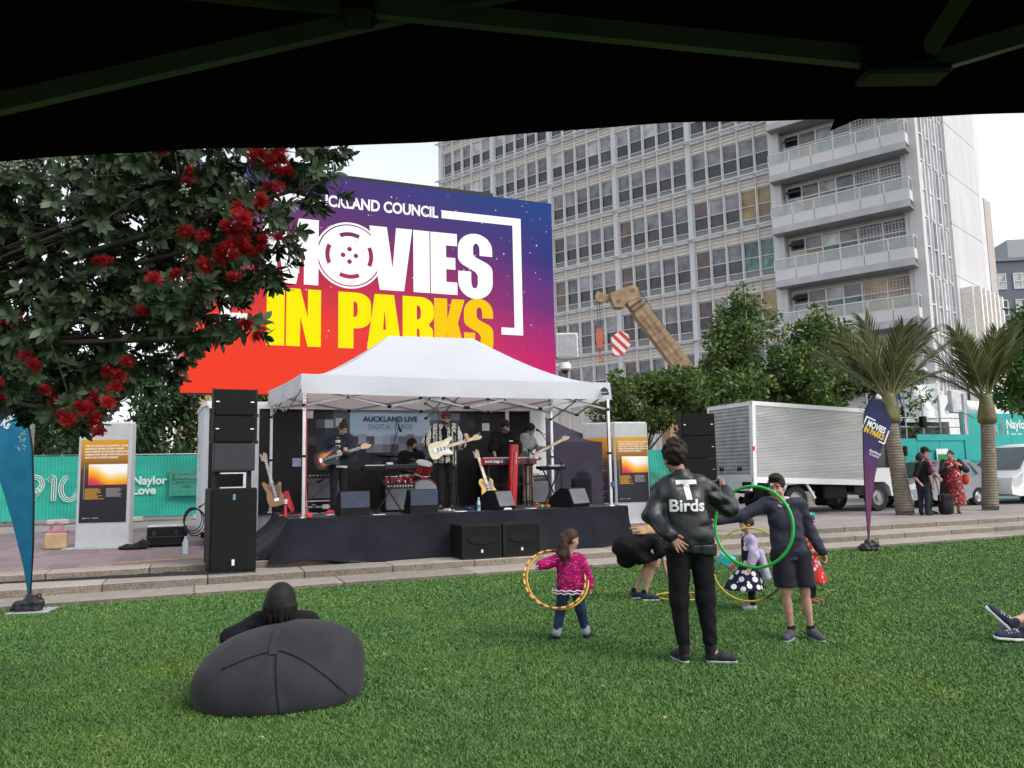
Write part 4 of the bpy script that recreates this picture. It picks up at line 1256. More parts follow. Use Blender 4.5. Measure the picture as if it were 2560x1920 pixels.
def guitar_parts(T, body_mat, guard_mat, neck_mat, board_mat, head_mat, burst=None, bass=False, tele=False):
 """lies in local XZ plane, neck along +X, face towards -Y, origin at the body centre"""
 Mz = upright(0, 0.022, 0)
 if tele:
  o = arc(-0.20, 0.0, 0.045, 0.155, 110, 250, 9) + [(-0.10, -0.165), (0.0, -0.125), (0.10, -0.15), (0.155, -0.13), (0.165, -0.07), (0.12, -0.03), (0.16, 0.035), (0.20, 0.06), (0.19, 0.12), (0.12, 0.145), (0.02, 0.12), (-0.10, 0.155)]
 else:
  o = arc(-0.20, -0.005, 0.045, 0.15, 105, 255, 9) + [(-0.12, -0.168), (-0.02, -0.125), (0.06, -0.135), (0.15, -0.165), (0.185, -0.14), (0.13, -0.06), (0.125, -0.03), (0.135, 0.035), (0.17, 0.07), (0.245, 0.125), (0.23, 0.165), (0.15, 0.16), (0.04, 0.125), (-0.08, 0.155)]
 m = MB(); m.prism(o, 0.044, Mz)
 bo = m.build('body', body_mat, T)
 if burst:
  c = [(x*0.78-0.02, y*0.74) for x, y in o]
  MB().prism(c, 0.002, upright(0, -0.0235, 0)).build('sunburst', burst, bo)
 g = [(-0.06, -0.10), (0.02, -0.105), (0.10, -0.12), (0.145, -0.10), (0.12, -0.03), (0.12, 0.03), (0.16, 0.08), (0.12, 0.10), (0.02, 0.05), (-0.08, 0.02), (-0.14, -0.03)]
 MB().prism(g, 0.003, upright(0, -0.024, 0)).build('pickguard', guard_mat, T)
 L = 0.66 if bass else 0.50
 MB().span((0.10, -0.034, -0.028), (0.10+L, -0.012, 0.028)).build('neck', neck_mat, T)
 fb = MB().span((0.08, -0.040, -0.028), (0.10+L, -0.0345, 0.028)).build('fretboard', board_mat, T)
 fr = MB()
 for i in range(14):
  x = 0.10+L*(1-0.944**i)*1.55
  if x > 0.10+L-0.01: break
  x = 0.10+L-(x-0.10)
  fr.span((x-0.0015, -0.0425, -0.027), (x+0.0015, -0.0402, 0.027))
 fr.build('frets', CHROME, T)
 h = [(0, -0.026), (0.05, -0.042), (0.13, -0.045), (0.17, -0.02), (0.175, 0.005), (0.13, 0.02), (0.10, 0.05), (0.04, 0.055), (0, 0.028)]
 MB().prism([(x+0.10+L, y) for x, y in h], 0.014, upright(0, -0.014, 0)).build('headstock', head_mat, T)
 pg = MB()
 for i in range(4 if bass else 6): pg.tube([(0.125+L+i*0.025, -0.02, 0.045), (0.125+L+i*0.025, -0.02, 0.075)], 0.008, 6)
 pg.build('tuning_pegs', CHROME, T)
 pk = MB()
 for x in (-0.075, -0.02, 0.045): pk.box((x, -0.031, -0.01), (0.018, 0.008, 0.075))
 pk.build('pickups', head_mat if False else BLACK, T)
 MB().box((-0.13, -0.03, -0.005), (0.045, 0.012, 0.075)).build('bridge', CHROME, T)
 st = MB()
 for i in range(4 if bass else 6):
  z = -0.02+i*(0.04/5); st.bar((-0.13, -0.044, z-0.005), (0.10+L, -0.0445, z), 0.0012)
 st.build('strings', CHROME, T)
WOOD_L = M('maple', (0.55, 0.40, 0.22), 0.4, var=0.15, vs=12); WOOD_D = M('rosewood', (0.05, 0.028, 0.018), 0.45)
CREAM = M('cream_lacquer', (0.72, 0.64, 0.46), 0.25, var=0.03); GUARDW = M('white_pickguard', (0.75, 0.74, 0.70), 0.3, var=0.03)
BURST = M('dark_burst', (0.028, 0.014, 0.012), 0.2); BURST_IN = None
def mat_burst():
 t = newmat('sunburst_lacquer', 0.2)
 v = t.coord('Object', (1, 1, 1), (0, 0, 0), (0.02, 0, 0))
 g = t.n('ShaderNodeVectorMath'); g.operation = 'LENGTH'; t.l(v, g.inputs[0])
 t.base(t.ramp(g.outputs['Value'], [(0.05, (0.62, 0.24, 0.03)), (0.12, (0.45, 0.09, 0.015)), (0.17, (0.10, 0.012, 0.008)), (0.22, (0.02, 0.008, 0.007))])); return t.m
BURST_IN = mat_burst()
def guitar_stand(T, M4):
 pass
def leaning_guitar(px, v, lab, lean, z_body, **kw):
 """guitar standing upright on a small floor stand"""
 T = thing('electric_guitar', lab, 'guitar', SL(px, v, ZD+z_body), A22)
 T.rotation_euler = Euler((0, 0, 0)).to_matrix().to_euler()
 T.rotation_euler = (Matrix.Rotation(A22, 3, 'Z') @ Matrix.Rotation(R(-12), 3, 'X') @ Matrix.Rotation(lean, 3, 'Y')).to_euler()
 guitar_parts(T, **kw)
 s = thing('guitar_stand', 'black floor stand under the ' + lab.split(' guitar')[0] + ' guitar', 'guitar stand', SL(px, v+0.06), A22)
 m = MB()
 for a in (-0.2, 0.2): m.tube([(0, 0.10, 0.30), (a, 0.02, 0.012)], 0.01, 6)
 m.tube([(0, 0.10, 0.30), (0, 0.28, 0.012)], 0.01, 6)
 for a in (-0.10, 0.10): m.tube([(a*0.6, 0.06, 0.20), (a, -0.02, 0.17), (a, -0.10, 0.19)], 0.009, 6)
 m.tube([(0, 0.10, 0.30), (0.0, 0.13, 0.6)], 0.009, 6)
 m.build('frame', BLACKM, s)
leaning_guitar(700, 3.15, 'brown wooden guitar standing at the left end of the stage', R(-90-14), 0.40, body_mat=M('natural_wood', (0.30, 0.15, 0.07), 0.4), guard_mat=M('brown_guard', (0.16, 0.07, 0.04), 0.4), neck_mat=WOOD_L, board_mat=WOOD_D, head_mat=M('pale_wood', (0.45, 0.33, 0.24), 0.5))
leaning_guitar(1228, 2.65, 'blond guitar leaning beside the red keyboard', R(-90-13), 0.40, body_mat=M('butterscotch', (0.62, 0.36, 0.06), 0.3), guard_mat=M('grey_guard', (0.20, 0.20, 0.21), 0.4), neck_mat=WOOD_L, board_mat=M('maple', None), head_mat=M('maple', None), tele=True)

def keys_mesh(T, w, y, z, d=0.14):
 MB().span((-w/2, y-d/2, z), (w/2, y+d/2, z+0.012)).build('white_keys', M('ivory_keys', (0.7, 0.68, 0.64), 0.35), T)
 b = MB(); n = int(w/0.0235)
 for i in range(n):
  if i % 7 in (0, 1, 3, 4, 5): b.span((-w/2+0.0235*(i+0.75), y-d*0.08, z+0.012), (-w/2+0.0235*(i+1.2), y+d/2, z+0.022))
 b.build('black_keys', BLACK, T)
def xstand(T, w, h, y=0.0):
 m = MB(); m.bar((-w/2, y, 0.02), (w/2, y, h), 0.035, 0.02); m.bar((w/2, y+0.03, 0.02), (-w/2, y+0.03, h), 0.035, 0.02)
 for x in (-w/2, w/2): m.tube([(x, y-0.16, 0.014), (x, y+0.20, 0.014)], 0.014, 6); m.tube([(x, y-0.16, h), (x, y+0.20, h)], 0.014, 6)
 return m.build('x_stand', BLACKM, T)
k1 = thing('keyboard', 'black keyboard on an X stand in front of the drummer', 'keyboard', SL(985, 2.40), A22-0.06)
xstand(k1, 0.46, 0.76)
MB().box((0, 0.02, 0.815), (0.98, 0.30, 0.085), (R(6), 0, 0), 0.012).build('body', BLACK, k1)
MB().box((0.18, -0.135, 0.832), (0.55, 0.02, 0.075), (R(10), 0, 0), 0.006).build('rear_panel', DKGREY, k1)
keys_mesh(k1, 0.85, 0.10, 0.858)
MB().box((0.0, -0.02, 0.885), (0.12, 0.10, 0.05), None, 0.006).build('pedal_box', M('silver_box', (0.4, 0.42, 0.45), 0.4, 0.5), k1)
LETW = M('white_lettering', (0.7, 0.7, 0.72), 0.5, var=0)
k2 = thing('keyboard', 'long red keyboard with its name in white letters on the back', 'keyboard', SL(1281, 2.75), A22-0.03)
RED = M('red_keyboard', (0.50, 0.02, 0.055), 0.35, var=0.06)
xs = MB()
for x in (-0.45, 0.45): xs.bar((x, -0.1, 0.02), (x, -0.1, 0.83), 0.03); xs.bar((x, 0.2, 0.02), (x, 0.2, 0.83), 0.03)
for x in (-0.45, 0.45): xs.bar((x, -0.2, 0.83), (x, 0.25, 0.83), 0.03)
xs.bar((-0.45, 0.05, 0.45), (0.45, 0.05, 0.45), 0.03); xs.build('stand', BLACKM, k2)
MB().box((0, 0.02, 0.91), (1.12, 0.32, 0.12), (R(5), 0, 0), 0.012).build('body', RED, k2)
MB().box((0.02, -0.148, 0.905), (1.02, 0.02, 0.085), (R(5), 0, 0)).build('rear_panel', M('key_panel', (0.05, 0.052, 0.06), 0.4), k2)
keys_mesh(k2, 1.0, 0.10, 0.975)
lettering('nord stage 3', LETW, k2, upright(-0.35, -0.162, 0.905), 0.075, offset=0.0015, xs=0.95)
lettering('Rear', LETW, k2, upright(0.13, -0.162, 0.90), 0.035)
k3 = thing('standing_keyboard', 'tall red keyboard standing upright in front of the keyboard player', 'keyboard', SL(1288, 2.48), A22+0.1)
k3.rotation_euler = (0, R(3.5), A22+0.1)
MB().box((0, 0, 0.62), (0.175, 0.11, 1.22), None, 0.025).build('body', M('deep_red_gloss', (0.36, 0.012, 0.02), 0.22, var=0.05), k3, smooth=True)
MB().span((-0.03, -0.062, 0.25), (-0.018, -0.055, 1.1)).build('stripe', M('dark_red_line', (0.10, 0.01, 0.012), 0.4), k3)
MB().span((0.025, -0.060, 0.85), (0.032, -0.055, 1.08)).build('print', LETW, k3)
k4 = thing('small_keyboard', 'small black and silver keyboard on a stand at the right of the stage', 'keyboard', SL(1388, 2.9), A22)
xstand(k4, 0.34, 0.72)
MB().box((0, 0.02, 0.765), (0.56, 0.26, 0.06), (R(4), 0, 0), 0.01).build('body', BLACK, k4)
MB().box((0.06, -0.06, 0.805), (0.34, 0.16, 0.03), (R(4), 0, 0), 0.006).build('drum_machine', M('silver_box', None), k4)

def mic_stand(px, v, lab, hz, boom, mic_dir, tripod=True):
 """pole to height hz, boom to the point boom (local), microphone at its end"""
 T = thing('microphone_stand', lab, 'microphone', SL(px, v), A22)
 m = MB(); m.tube([(0, 0, 0.05), (0, 0, hz)], 0.012, 8)
 if boom is not None:
  d = Vector(boom)-Vector((0, 0, hz)); back = Vector((0, 0, hz))-d*0.25
  m.tube([back, boom], 0.009, 6); m.ball((0, 0, hz), 0.028, 8, 6)
 m.build('stand', BLACKM, T, smooth=True)
 l = MB()
 for a in (30, 150, 270): l.tube([(0, 0, 0.14), (0.30*math.cos(R(a)), 0.30*math.sin(R(a)), 0.014)], 0.011, 6)
 l.build('tripod_legs', BLACKM, T)
 e = Vector(boom if boom is not None else (0, 0, hz)); md = Vector(mic_dir).normalized()
 mm = MB(); mm.tube([e-md*0.10, e, e+md*0.06], [0.010, 0.014, 0.018], 10); mm.build('mic_handle', BLACKM, T, smooth=True)
 MB().ball(e+md*0.085, 0.030, 12, 8).build('mic_head', M('mic_mesh', (0.03, 0.03, 0.032), 0.5, 0.4), T, smooth='all')
 cb = MB(); cb.tube([e-md*0.1, e-md*0.16+Vector((0.02, 0, -0.06)), Vector((0.03, -0.02, hz-0.3)), Vector((0.02, -0.03, 0.4)), Vector((0.06, -0.06, 0.012))], 0.005, 5); cb.build('cable', CABLE, T)
mic_stand(1148, 2.20, 'black microphone stand in front of the singer with the cap', 1.42, (-0.11, 0.10, 1.62), (-0.7, 0.5, 0.25))
mic_stand(1333, 2.55, 'black boom microphone stand in front of the keyboard player', 1.12, (-0.42, 0.10, 1.50), (-0.9, 0.2, 0.35))
mic_stand(1412, 2.45, 'black boom microphone stand at the right of the stage by the bass player', 0.85, (-0.40, 0.05, 1.47), (-0.9, 0.0, 0.5))
mic_stand(983, 3.25, 'tall boom microphone reaching up over the drum cymbal', 0.95, (0.22, 0.05, 1.62), (0.4, 0.0, -0.9))
mic_stand(782, 2.75, 'low boom microphone pointing at the left guitar amplifier', 0.55, (0.28, 0.12, 0.62), (-0.9, 0.1, -0.4))

DRUMR = M('red_drum_shell', (0.34, 0.018, 0.02), 0.2, var=0.12, vs=20); HEADG = M('drum_head', (0.36, 0.41, 0.47), 0.5, var=0.08)
DRUMW = M('drum_skin_white', (0.66, 0.67, 0.69), 0.5, var=0.04)
CYM = M('dark_cymbal', (0.06, 0.055, 0.05), 0.35, 0.6)
def drum(T, c, r, d, axis, lab=None, head=None):
 ax = Vector(axis).normalized(); c = Vector(c)
 s = MB(); s.lathe([(r*0.98, -d/2), (r, -d/2+0.01), (r, d/2-0.01), (r*0.98, d/2)], c, ax, 28, False)
 so = s.build('shell', DRUMR, T, smooth=True)
 for sg in (-1, 1):
  h = MB(); h.lathe([(0.001, sg*(d/2+0.002)), (r*0.95, sg*(d/2+0.004)), (r*0.97, sg*(d/2))], c, ax, 28, False); h.build('head', head or DRUMW, so)
  x, y, dd = frame_from_dir(ax)
  M3 = Matrix((x, y, dd)).transposed()
  q = MB(); q.torus(c+ax*(sg*d/2), r*1.01, 0.014, 28, 6, M3); q.build('hoop', CHROME if head is None else DRUMR, so, smooth='all')
 lg = MB(); x, y, dd = frame_from_dir(ax)
 for k in range(6):
  a = 2*math.pi*k/6+0.3
  p = c+(x*math.cos(a)+y*math.sin(a))*(r+0.012)
  lg.bar(p-ax*d*0.3, p+ax*d*0.3, 0.016)
 lg.build('lugs', CHROME, so)
def build_drums():
 T = thing('drum_kit', 'red drum kit with grey bass drum head and dark cymbals', 'drum kit', SL(1058, 3.30), A22)
 drum(T, (0.05, 0.0, 0.30), 0.29, 0.36, (0.10, -1, 0.02), head=HEADG)
 drum(T, (-0.46, 0.10, 0.47), 0.20, 0.36, (0, 0, 1))
 drum(T, (0.10, 0.02, 0.80), 0.165, 0.22, (0.12, -0.42, 1))
 drum(T, (-0.16, 0.34, 0.60), 0.18, 0.14, (0, -0.1, 1))
 fl = MB()
 for a in (0, 120, 240): fl.tube([(-0.46+0.20*math.cos(R(a)), 0.10+0.20*math.sin(R(a)), 0.5), (-0.46+0.22*math.cos(R(a)), 0.10+0.22*math.sin(R(a)), 0.01)], 0.009, 6)
 fl.tube([(0.10, 0.10, 0.60), (0.10, 0.06, 0.72)], 0.014, 6)
 for s in (-0.25, 0.33): fl.tube([(s*0.9+0.05, -0.05, 0.25), (s+0.05, -0.18, 0.012)], 0.01, 6)
 fl.build('hardware', CHROME, T, smooth=True)
 for (x, y, z, r) in ((-0.58, 0.15, 1.05, 0.24), (-0.08, 0.22, 0.95, 0.17), (0.45, 0.25, 0.98, 0.2)):
  cs = MB(); cs.tube([(x, y, 0.1), (x, y, z)], 0.011, 6)
  for a in (0, 120, 240): cs.tube([(x, y, 0.3), (x+0.2*math.cos(R(a)), y+0.2*math.sin(R(a)), 0.01)], 0.009, 6)
  co = cs.build('cymbal_stand', BLACKM, T)
  q = MB(); q.lathe([(r, 0.0), (r*0.4, 0.018), (r*0.18, 0.030), (0.01, 0.036), (0.01, 0.030), (r*0.4, 0.012), (r, -0.003)], (x, y, z), (0.06, 0.05, 1), 26, False); q.build('cymbal', CYM, co, smooth=True)
 st = thing('drum_stool', 'round black stool under the drummer', 'stool', SL(1040, 4.02), A22)
 MB().lathe([(0.15, 0.46), (0.165, 0.48), (0.165, 0.53), (0.14, 0.55)], n=18).build('seat', BLACK, st, smooth=True)
 l = MB()
 for a in (20, 140, 260): l.tube([(0, 0, 0.3), (0.22*math.cos(R(a)), 0.22*math.sin(R(a)), 0.01)], 0.012, 6)
 l.tube([(0, 0, 0.2), (0, 0, 0.47)], 0.016, 8); l.build('legs', CHROME, st)
build_drums()

def stage_clutter():
 WH = M('white_plastic', (0.6, 0.61, 0.63), 0.5); REDP = M('red_plastic', (0.45, 0.03, 0.04), 0.5)
 for i, (px, v) in enumerate(((1206, 1.98), (1391, 2.25))):
  b = thing('water_bottle', ['clear plastic water bottle with blue label beside the right-centre stage monitor', 'clear plastic water bottle behind the rightmost stage monitor'][i], 'bottle', SL(px, v), 0)
  MB().lathe([(0.030, 0.0), (0.033, 0.01), (0.033, 0.15), (0.014, 0.20), (0.013, 0.22)], n=14).build('body', M('clear_plastic', (0.42, 0.47, 0.52), 0.1), b, smooth=True)
  MB().lathe([(0.016, 0.22), (0.016, 0.245)], n=10).build('cap', WH, b)
  MB().lathe([(0.0342, 0.05), (0.0342, 0.11)], n=14, cap=False).build('label_band', M('blue_label', (0.05, 0.22, 0.45), 0.4), b)
 sd = SD(0.03); sd.cap((-0.16, 0, 0.02), (0.12, 0.03, 0.03), 0.03, 0.025); sd.cap((0.0, -0.02, 0.035), (0.14, -0.02, 0.03), 0.025, 0.02)
 o = sd.build('rolled_towel', M('white_towel', (0.62, 0.63, 0.66), 0.9), None, 0.012); o.location = SL(1268, 1.86, ZD-0.012); o.rotation_euler = (0, 0, A22+0.15)
 props(o, 'rolled white towel at the stage edge below the red keyboard', 'towel')
 for i, (px, v, rz) in enumerate(((1160, 1.86, 0.2), (960, 1.86, -0.3), (1335, 2.0, 0.4))):
  o = MB().box((0, 0, 0.006), (0.21, 0.12, 0.010), None, 0.003).build('set_list', WH, None, SL(px, v, ZD+0.001), (0, 0, A22+rz))
  props(o, ['white paper set list lying at the singer\'s feet', 'white paper set list by the left keyboard stand', 'white paper lying left of the rightmost stage monitor'][i], 'paper')
 cols = [((0.16, 0.45, 0.10), 'green'), ((0.5, 0.16, 0.03), 'orange'), ((0.03, 0.06, 0.25), 'blue'), ((0.5, 0.5, 0.52), 'silver'), ((0.35, 0.02, 0.03), 'red')]
 for i, (px, v) in enumerate(((1362, 2.32), (1375, 2.22), (1180, 2.35), (1128, 2.15), (1350, 2.15))):
  p = thing('effects_pedal', cols[i][1] + ' effects pedal on the stage floor ' + ('near the small keyboard stand' if px > 1300 else 'near the singer\'s feet'), 'pedal', SL(px, v), A22+0.3*i)
  MB().box((0, 0, 0.028), (0.08, 0.125, 0.05), None, 0.008).build('body', M('pedal_'+cols[i][1], cols[i][0], 0.4), p)
  MB().lathe([(0.011, 0.05), (0.011, 0.066)], (0, -0.035, 0), n=8).build('switch', CHROME, p)
  k = MB()
  for x in (-0.02, 0.02): k.lathe([(0.009, 0.05), (0.008, 0.066)], (x, 0.035, 0), n=8)
  k.build('knobs', BLACK, p)
 for i in range(9):
  rg = random.Random(40+i); px = 720+i*85; v0 = 1.95+0.3*rg.random()
  pts = []; x = y = 0.0; a = rg.uniform(-0.4, 0.4)
  for k in range(14):
   pts.append((x, max(-0.12, min(0.5, y)), 0.008)); a += rg.uniform(-0.9, 0.9); a *= 0.85
   x += 0.085*math.cos(a); y += 0.085*math.sin(a)
  c = MB(); c.tube(pts, 0.006, 5); o = c.build('loose_cable', M('white_cable', (0.5, 0.5, 0.5), 0.5) if i in (1, 5) else CABLE, None, SL(px, v0), (0, 0, A22))
  lab = ['left tent leg', 'guitarist in the blazer', 'left stage monitor', 'left keyboard stand', 'bass drum', 'singer', 'red keyboard', 'bass player', 'rightmost monitor'][i]
  props(o, ('white' if i in (1, 5) else 'black') + ' cable lying loose on the stage floor near the ' + lab, 'cable')
 s = thing('folding_stand', 'red folding stand with splayed feet beside the left front tent leg', 'stand', SL(728, 2.6), A22)
 m = MB(); m.tube([(0, 0, 0.02), (0, 0, 0.44)], 0.03, 8); m.tube([(-0.10, 0, 0.015), (0.30, 0.0, 0.02)], 0.016, 6); m.tube([(0, -0.1, 0.015), (0.05, 0.2, 0.02)], 0.016, 6)
 m.build('frame', REDP, s); n_ = MB(); n_.add([(0.04, 0.02, 0.46), (0.16, 0.02, 0.12), (0.12, 0.04, 0.06), (0.03, 0.03, 0.2)], [(0, 1, 2, 3)]); n_.build('strap', REDP, s)
 MB().lathe([(0.033, 0.22), (0.033, 0.30)], n=10, cap=False).build('white_band', WH, s)
 st = MB(); st.tube([(0.035, -0.02, 2.0), (0.04, -0.03, 1.2), (0.035, -0.02, 0.5), (0.06, -0.06, 0.12), (0.10, -0.08, 0.05)], 0.009, 6); st.box((0.085, -0.09, 0.05), (0.10, 0.05, 0.08), None, 0.015)
 o = st.build('red_ratchet_strap', REDP, None, S(-3.06, 1.72, ZD), (0, 0, A22)); props(o, 'red ratchet strap hanging down the left front tent leg', 'strap')
 bs = MB(); bs.tube([(0.03, 0.0, 1.9), (0.04, 0.01, 1.0), (0.035, 0.0, 0.2), (0.03, 0, 0.02)], 0.010, 6)
 bs.box((0.04, -0.04, 0.42), (0.07, 0.04, 0.10), None, 0.012)
 o = bs.build('blue_ratchet_strap', M('blue_strap', (0.05, 0.07, 0.22), 0.6), None, S(2.74, 1.80, ZD), (0, 0, A22)); props(o, 'dark blue ratchet strap down the right front tent leg', 'strap')
stage_clutter()
sd = SD(0.08); sd.box((0, 0, 0.28), (0.22, 0.18, 0.28), None, 0.08); sd.ell((0.06, 0.02, 0.55), (0.20, 0.17, 0.16))
o = sd.build('covered_gear', CLOTH_BK, None, 0.025); o.location = SL(1462, 3.3); props(o, 'gear under a black cover at the right end of the stage', 'cover')
def purple_tent():
 T = thing('purple_tent', 'dark purple pop-up tent behind the right end of the stage', 'tent', S(3.95, 6.9, ZP), A22-0.05)
 PUR = M('purple_cloth', (0.026, 0.021, 0.038), 0.85, var=0.2, vs=2, bump=0.2, bs=4, bd=0.05)
 pk = Vector((-0.55, 0.2, 2.95)); m = MB()
 cor = [Vector((-1.0, -0.9, 2.05)), Vector((1.75, -0.9, 2.05)), Vector((1.75, 1.9, 2.05)), Vector((-1.0, 1.9, 2.05))]
 for i in range(4):
  a, b = cor[i], cor[(i+1) % 4]
  def f(s_, t_, a=a, b=b):
   e = a.lerp(b, s_); p = e.lerp(pk, t_); p.z -= 0.22*math.sin(math.pi*t_)*(1-0.3*t_); return p
  m.grid(f, 14, 10)
 m.build('roof', PUR, T, smooth='all', recalc=False)
 w = MB()
 w.grid(lambda a, b: (-1.0+2.75*a, -0.9-0.04*math.sin(a*14)*b, 2.05-2.03*b), 24, 8)
 w.grid(lambda a, b: (1.75, -0.9+2.8*a, 2.05-2.03*b), 10, 6)
 w.build('side_wall', PUR, T, smooth='all', recalc=False)
 l = MB()
 for c in cor: l.bar((c.x, c.y, 0.0), (c.x, c.y, 2.05), 0.045)
 l.build('legs', ALU, T)
purple_tent()
def mat_poster():
 t = newmat('poster_print', 0.45, spec=0.3)
 s = t.sep(t.coord('Object'))
 f = t.math('DIVIDE', s[2], 1.64)
 t.base(t.ramp(f, [(0.0, (0.012, 0.012, 0.022)), (0.36, (0.016, 0.014, 0.022)), (0.62, (0.075, 0.036, 0.022)), (0.72, (0.24, 0.105, 0.012)), (0.86, (0.46, 0.20, 0.012)), (1.0, (0.56, 0.27, 0.015))])); return t.m
def mat_sunpic():
 t = newmat('poster_sunset_picture', 0.45)
 v = t.coord('Object'); s = t.sep(v)
 hump = t.math('ADD', t.math('MULTIPLY', t.math('SINE', t.math('MULTIPLY', s[0], 6.0)), -0.07), t.math('MULTIPLY', t.math('SINE', t.math('ADD', t.math('MULTIPLY', s[0], 11.0), 1.0)), -0.03))
 f = t.math('ADD', t.math('SUBTRACT', s[2], hump), t.math('MULTIPLY', s[0], 0.06))
 t.base(t.ramp(t.math('ADD', t.math('MULTIPLY', f, 1.9), 0.12), [(0.0, (0.55, 0.02, 0.06)), (0.14, (0.66, 0.07, 0.03)), (0.26, (0.72, 0.22, 0.01)), (0.42, (0.78, 0.42, 0.02)), (0.60, (0.78, 0.62, 0.36)), (0.72, (0.80, 0.79, 0.76))])); return t.m
POSTER = mat_poster(); SUNPIC = mat_sunpic()
COLGREY = M('column_light_grey', (0.40, 0.41, 0.42), 0.5, var=0.06)
PW = M('poster_white_text', (0.78, 0.76, 0.70), 0.6, var=0); PO = M('poster_amber_text', (0.62, 0.30, 0.03), 0.6, var=0); PG = M('poster_grey_text', (0.35, 0.33, 0.33), 0.6, var=0)
def poster_main(T, M4, w=0.88):
 """the sunset poster; M4 places a wall plane (x right, z up, -y out), origin bottom centre"""
 p = MB().span((-w/2, -0.008, 0.0), (w/2, 0.0, 1.64)).build('poster', POSTER, T); p.matrix_local = M4
 lettering('THE AUCKLAND LIVE DIGITAL STAGE\nUSHERS IN SPRING WITH A FRESH\nNEW LINE-UP OF STORIES, IDEAS AND\nINSPIRATION FROM THE WORLDS OF\nARTS AND ENTERTAINMENT.', PW, p, upright(-0.37, -0.011, 1.40), 0.048, align='LEFT', offset=0.0013, line=1.22)
 pic = MB().span((-0.29, -0.004, 0.0), (w/2, 0.0, 0.41)).build('sunset_picture', SUNPIC, p); pic.location = (0, -0.009, 0.74)
 rg = random.Random(3)
 b1 = MB(); b2 = MB()
 for i in range(11):
  b1.span((-0.35, -0.011, 0.66-0.020*i), (-0.35+rg.uniform(0.22, 0.36), -0.0095, 0.669-0.020*i))
 for i in range(9):
  b2.span((0.05, -0.011, 0.665-0.020*i), (0.05+rg.uniform(0.20, 0.32), -0.0095, 0.673-0.020*i))
 for o, mt in ((b1, PO), (b2, PG)):
  q = o.build('small_print', mt, p); props(q, kind='stuff')
 l = MB(); l.span((-0.375, -0.0105, 0.46), (-0.368, -0.009, 1.13)); l.build('rule_line', PG, p)
 g = MB(); g.span((-0.37, -0.011, 0.075), (-0.335, -0.009, 0.10)); g.span((-0.32, -0.011, 0.085), (-0.22, -0.009, 0.093)); g.span((-0.19, -0.011, 0.083), (-0.08, -0.009, 0.095))
 q = g.build('logo_marks', PG, p); props(q, kind='stuff')
def poster_dusk(T, M4, w=0.55):
 p = MB().span((-w/2, -0.008, 0.0), (w/2, 0.0, 1.64)).build('poster', POSTER, T); p.matrix_local = M4
 lettering('DUSK\nTO\nDARK', PW, p, upright(-w/2+0.04, -0.011, 1.40), 0.12, align='LEFT', xs=0.62, offset=0.002, line=0.95)
 rg = random.Random(5); b = MB(); b2 = MB()
 for i in range(34):
  if i % 9 == 8: continue
  (b if i % 3 else b2).span((-w/2+0.2, -0.011, 1.12-0.03*i), (-w/2+0.2+rg.uniform(0.12, 0.3), -0.0095, 1.128-0.03*i))
 for o, mt in ((b, PG), (b2, PO)):
  q = o.build('small_print', mt, p); props(q, kind='stuff')
 l = MB()
 for z in (1.16, 0.80, 0.28): l.span((-w/2+0.03, -0.0105, z), (w/2-0.03, -0.009, z+0.006))
 q = l.build('rule_line', PG, p)
 ph = MB(); ph.span((-w/2, -0.0100, 0.86), (-0.07, -0.0085, 1.12)); ph.build('photo', M('poster_dark_photo', (0.02, 0.02, 0.024), 0.4), p)
 st = MB()
 for i in range(22):
  a = rg.uniform(0, 6.28); r1 = rg.uniform(0.05, 0.12); st.bar((-0.12, -0.0105, 0.45), (-0.12+r1*math.cos(a), -0.0105, 0.45+r1*math.sin(a)), 0.006, 0.001)
 q = st.build('firework_picture', M('poster_firework', (0.5, 0.55, 0.62), 0.5), p); props(q, kind='stuff')
def info_column_left():
 T = thing('info_column', 'pale grey information column with orange sunset poster left of the stage', 'information column', S(-6.42, 6.0, ZP), A22-R(14))
 MB().box((0, 0.12, 1.24), (1.0, 0.26, 2.46), None, 0.012).build('body', COLGREY, T)
 MB().box((0.03, 0.12, 0.008), (1.42, 0.62, 0.016), None, 0.004).build('base_plate', M('base_plate_green', (0.36, 0.42, 0.41), 0.5), T)
 MB().box((0, 0.12, 2.485), (0.97, 0.22, 0.03), None, 0.006).build('cap', STEEL_W, T)
 poster_main(T, Matrix.Translation((0, -0.012, 0.50)))
info_column_left()
def info_column_right():
 T = thing('info_column', 'pale grey two-sided information column right of the stage behind the tent leg', 'information column', S(5.1, 5.75, ZP), A22)
 a1 = R(-16)
 MB().prism([(0.0, 0.0), (0.90, -0.09), (0.95, 0.75), (-0.62, 0.55)], 2.50, Matrix.Translation((0, 0, 0.016))).build('body', COLGREY, T)
 MB().prism([(-0.1, -0.1), (1.0, -0.2), (1.05, 0.85), (-0.75, 0.6)], 0.015).build('base_plate', STEEL_W, T)
 MB().prism([(0.02, 0.02), (0.88, -0.07), (0.92, 0.72), (-0.58, 0.53)], 0.03, Matrix.Translation((0, 0, 2.517))).build('cap', STEEL_W, T)
 ang = math.atan2(-0.09, 0.90)
 poster_main(T, Matrix.Translation((0.45, -0.051, 0.52)) @ Matrix.Rotation(ang, 4, 'Z'), 0.86)
 ang2 = math.atan2(-0.55, 0.62)
 poster_dusk(T, Matrix.Translation((-0.318, 0.268, 0.52)) @ Matrix.Rotation(ang2, 4, 'Z'), 0.74)
info_column_right()

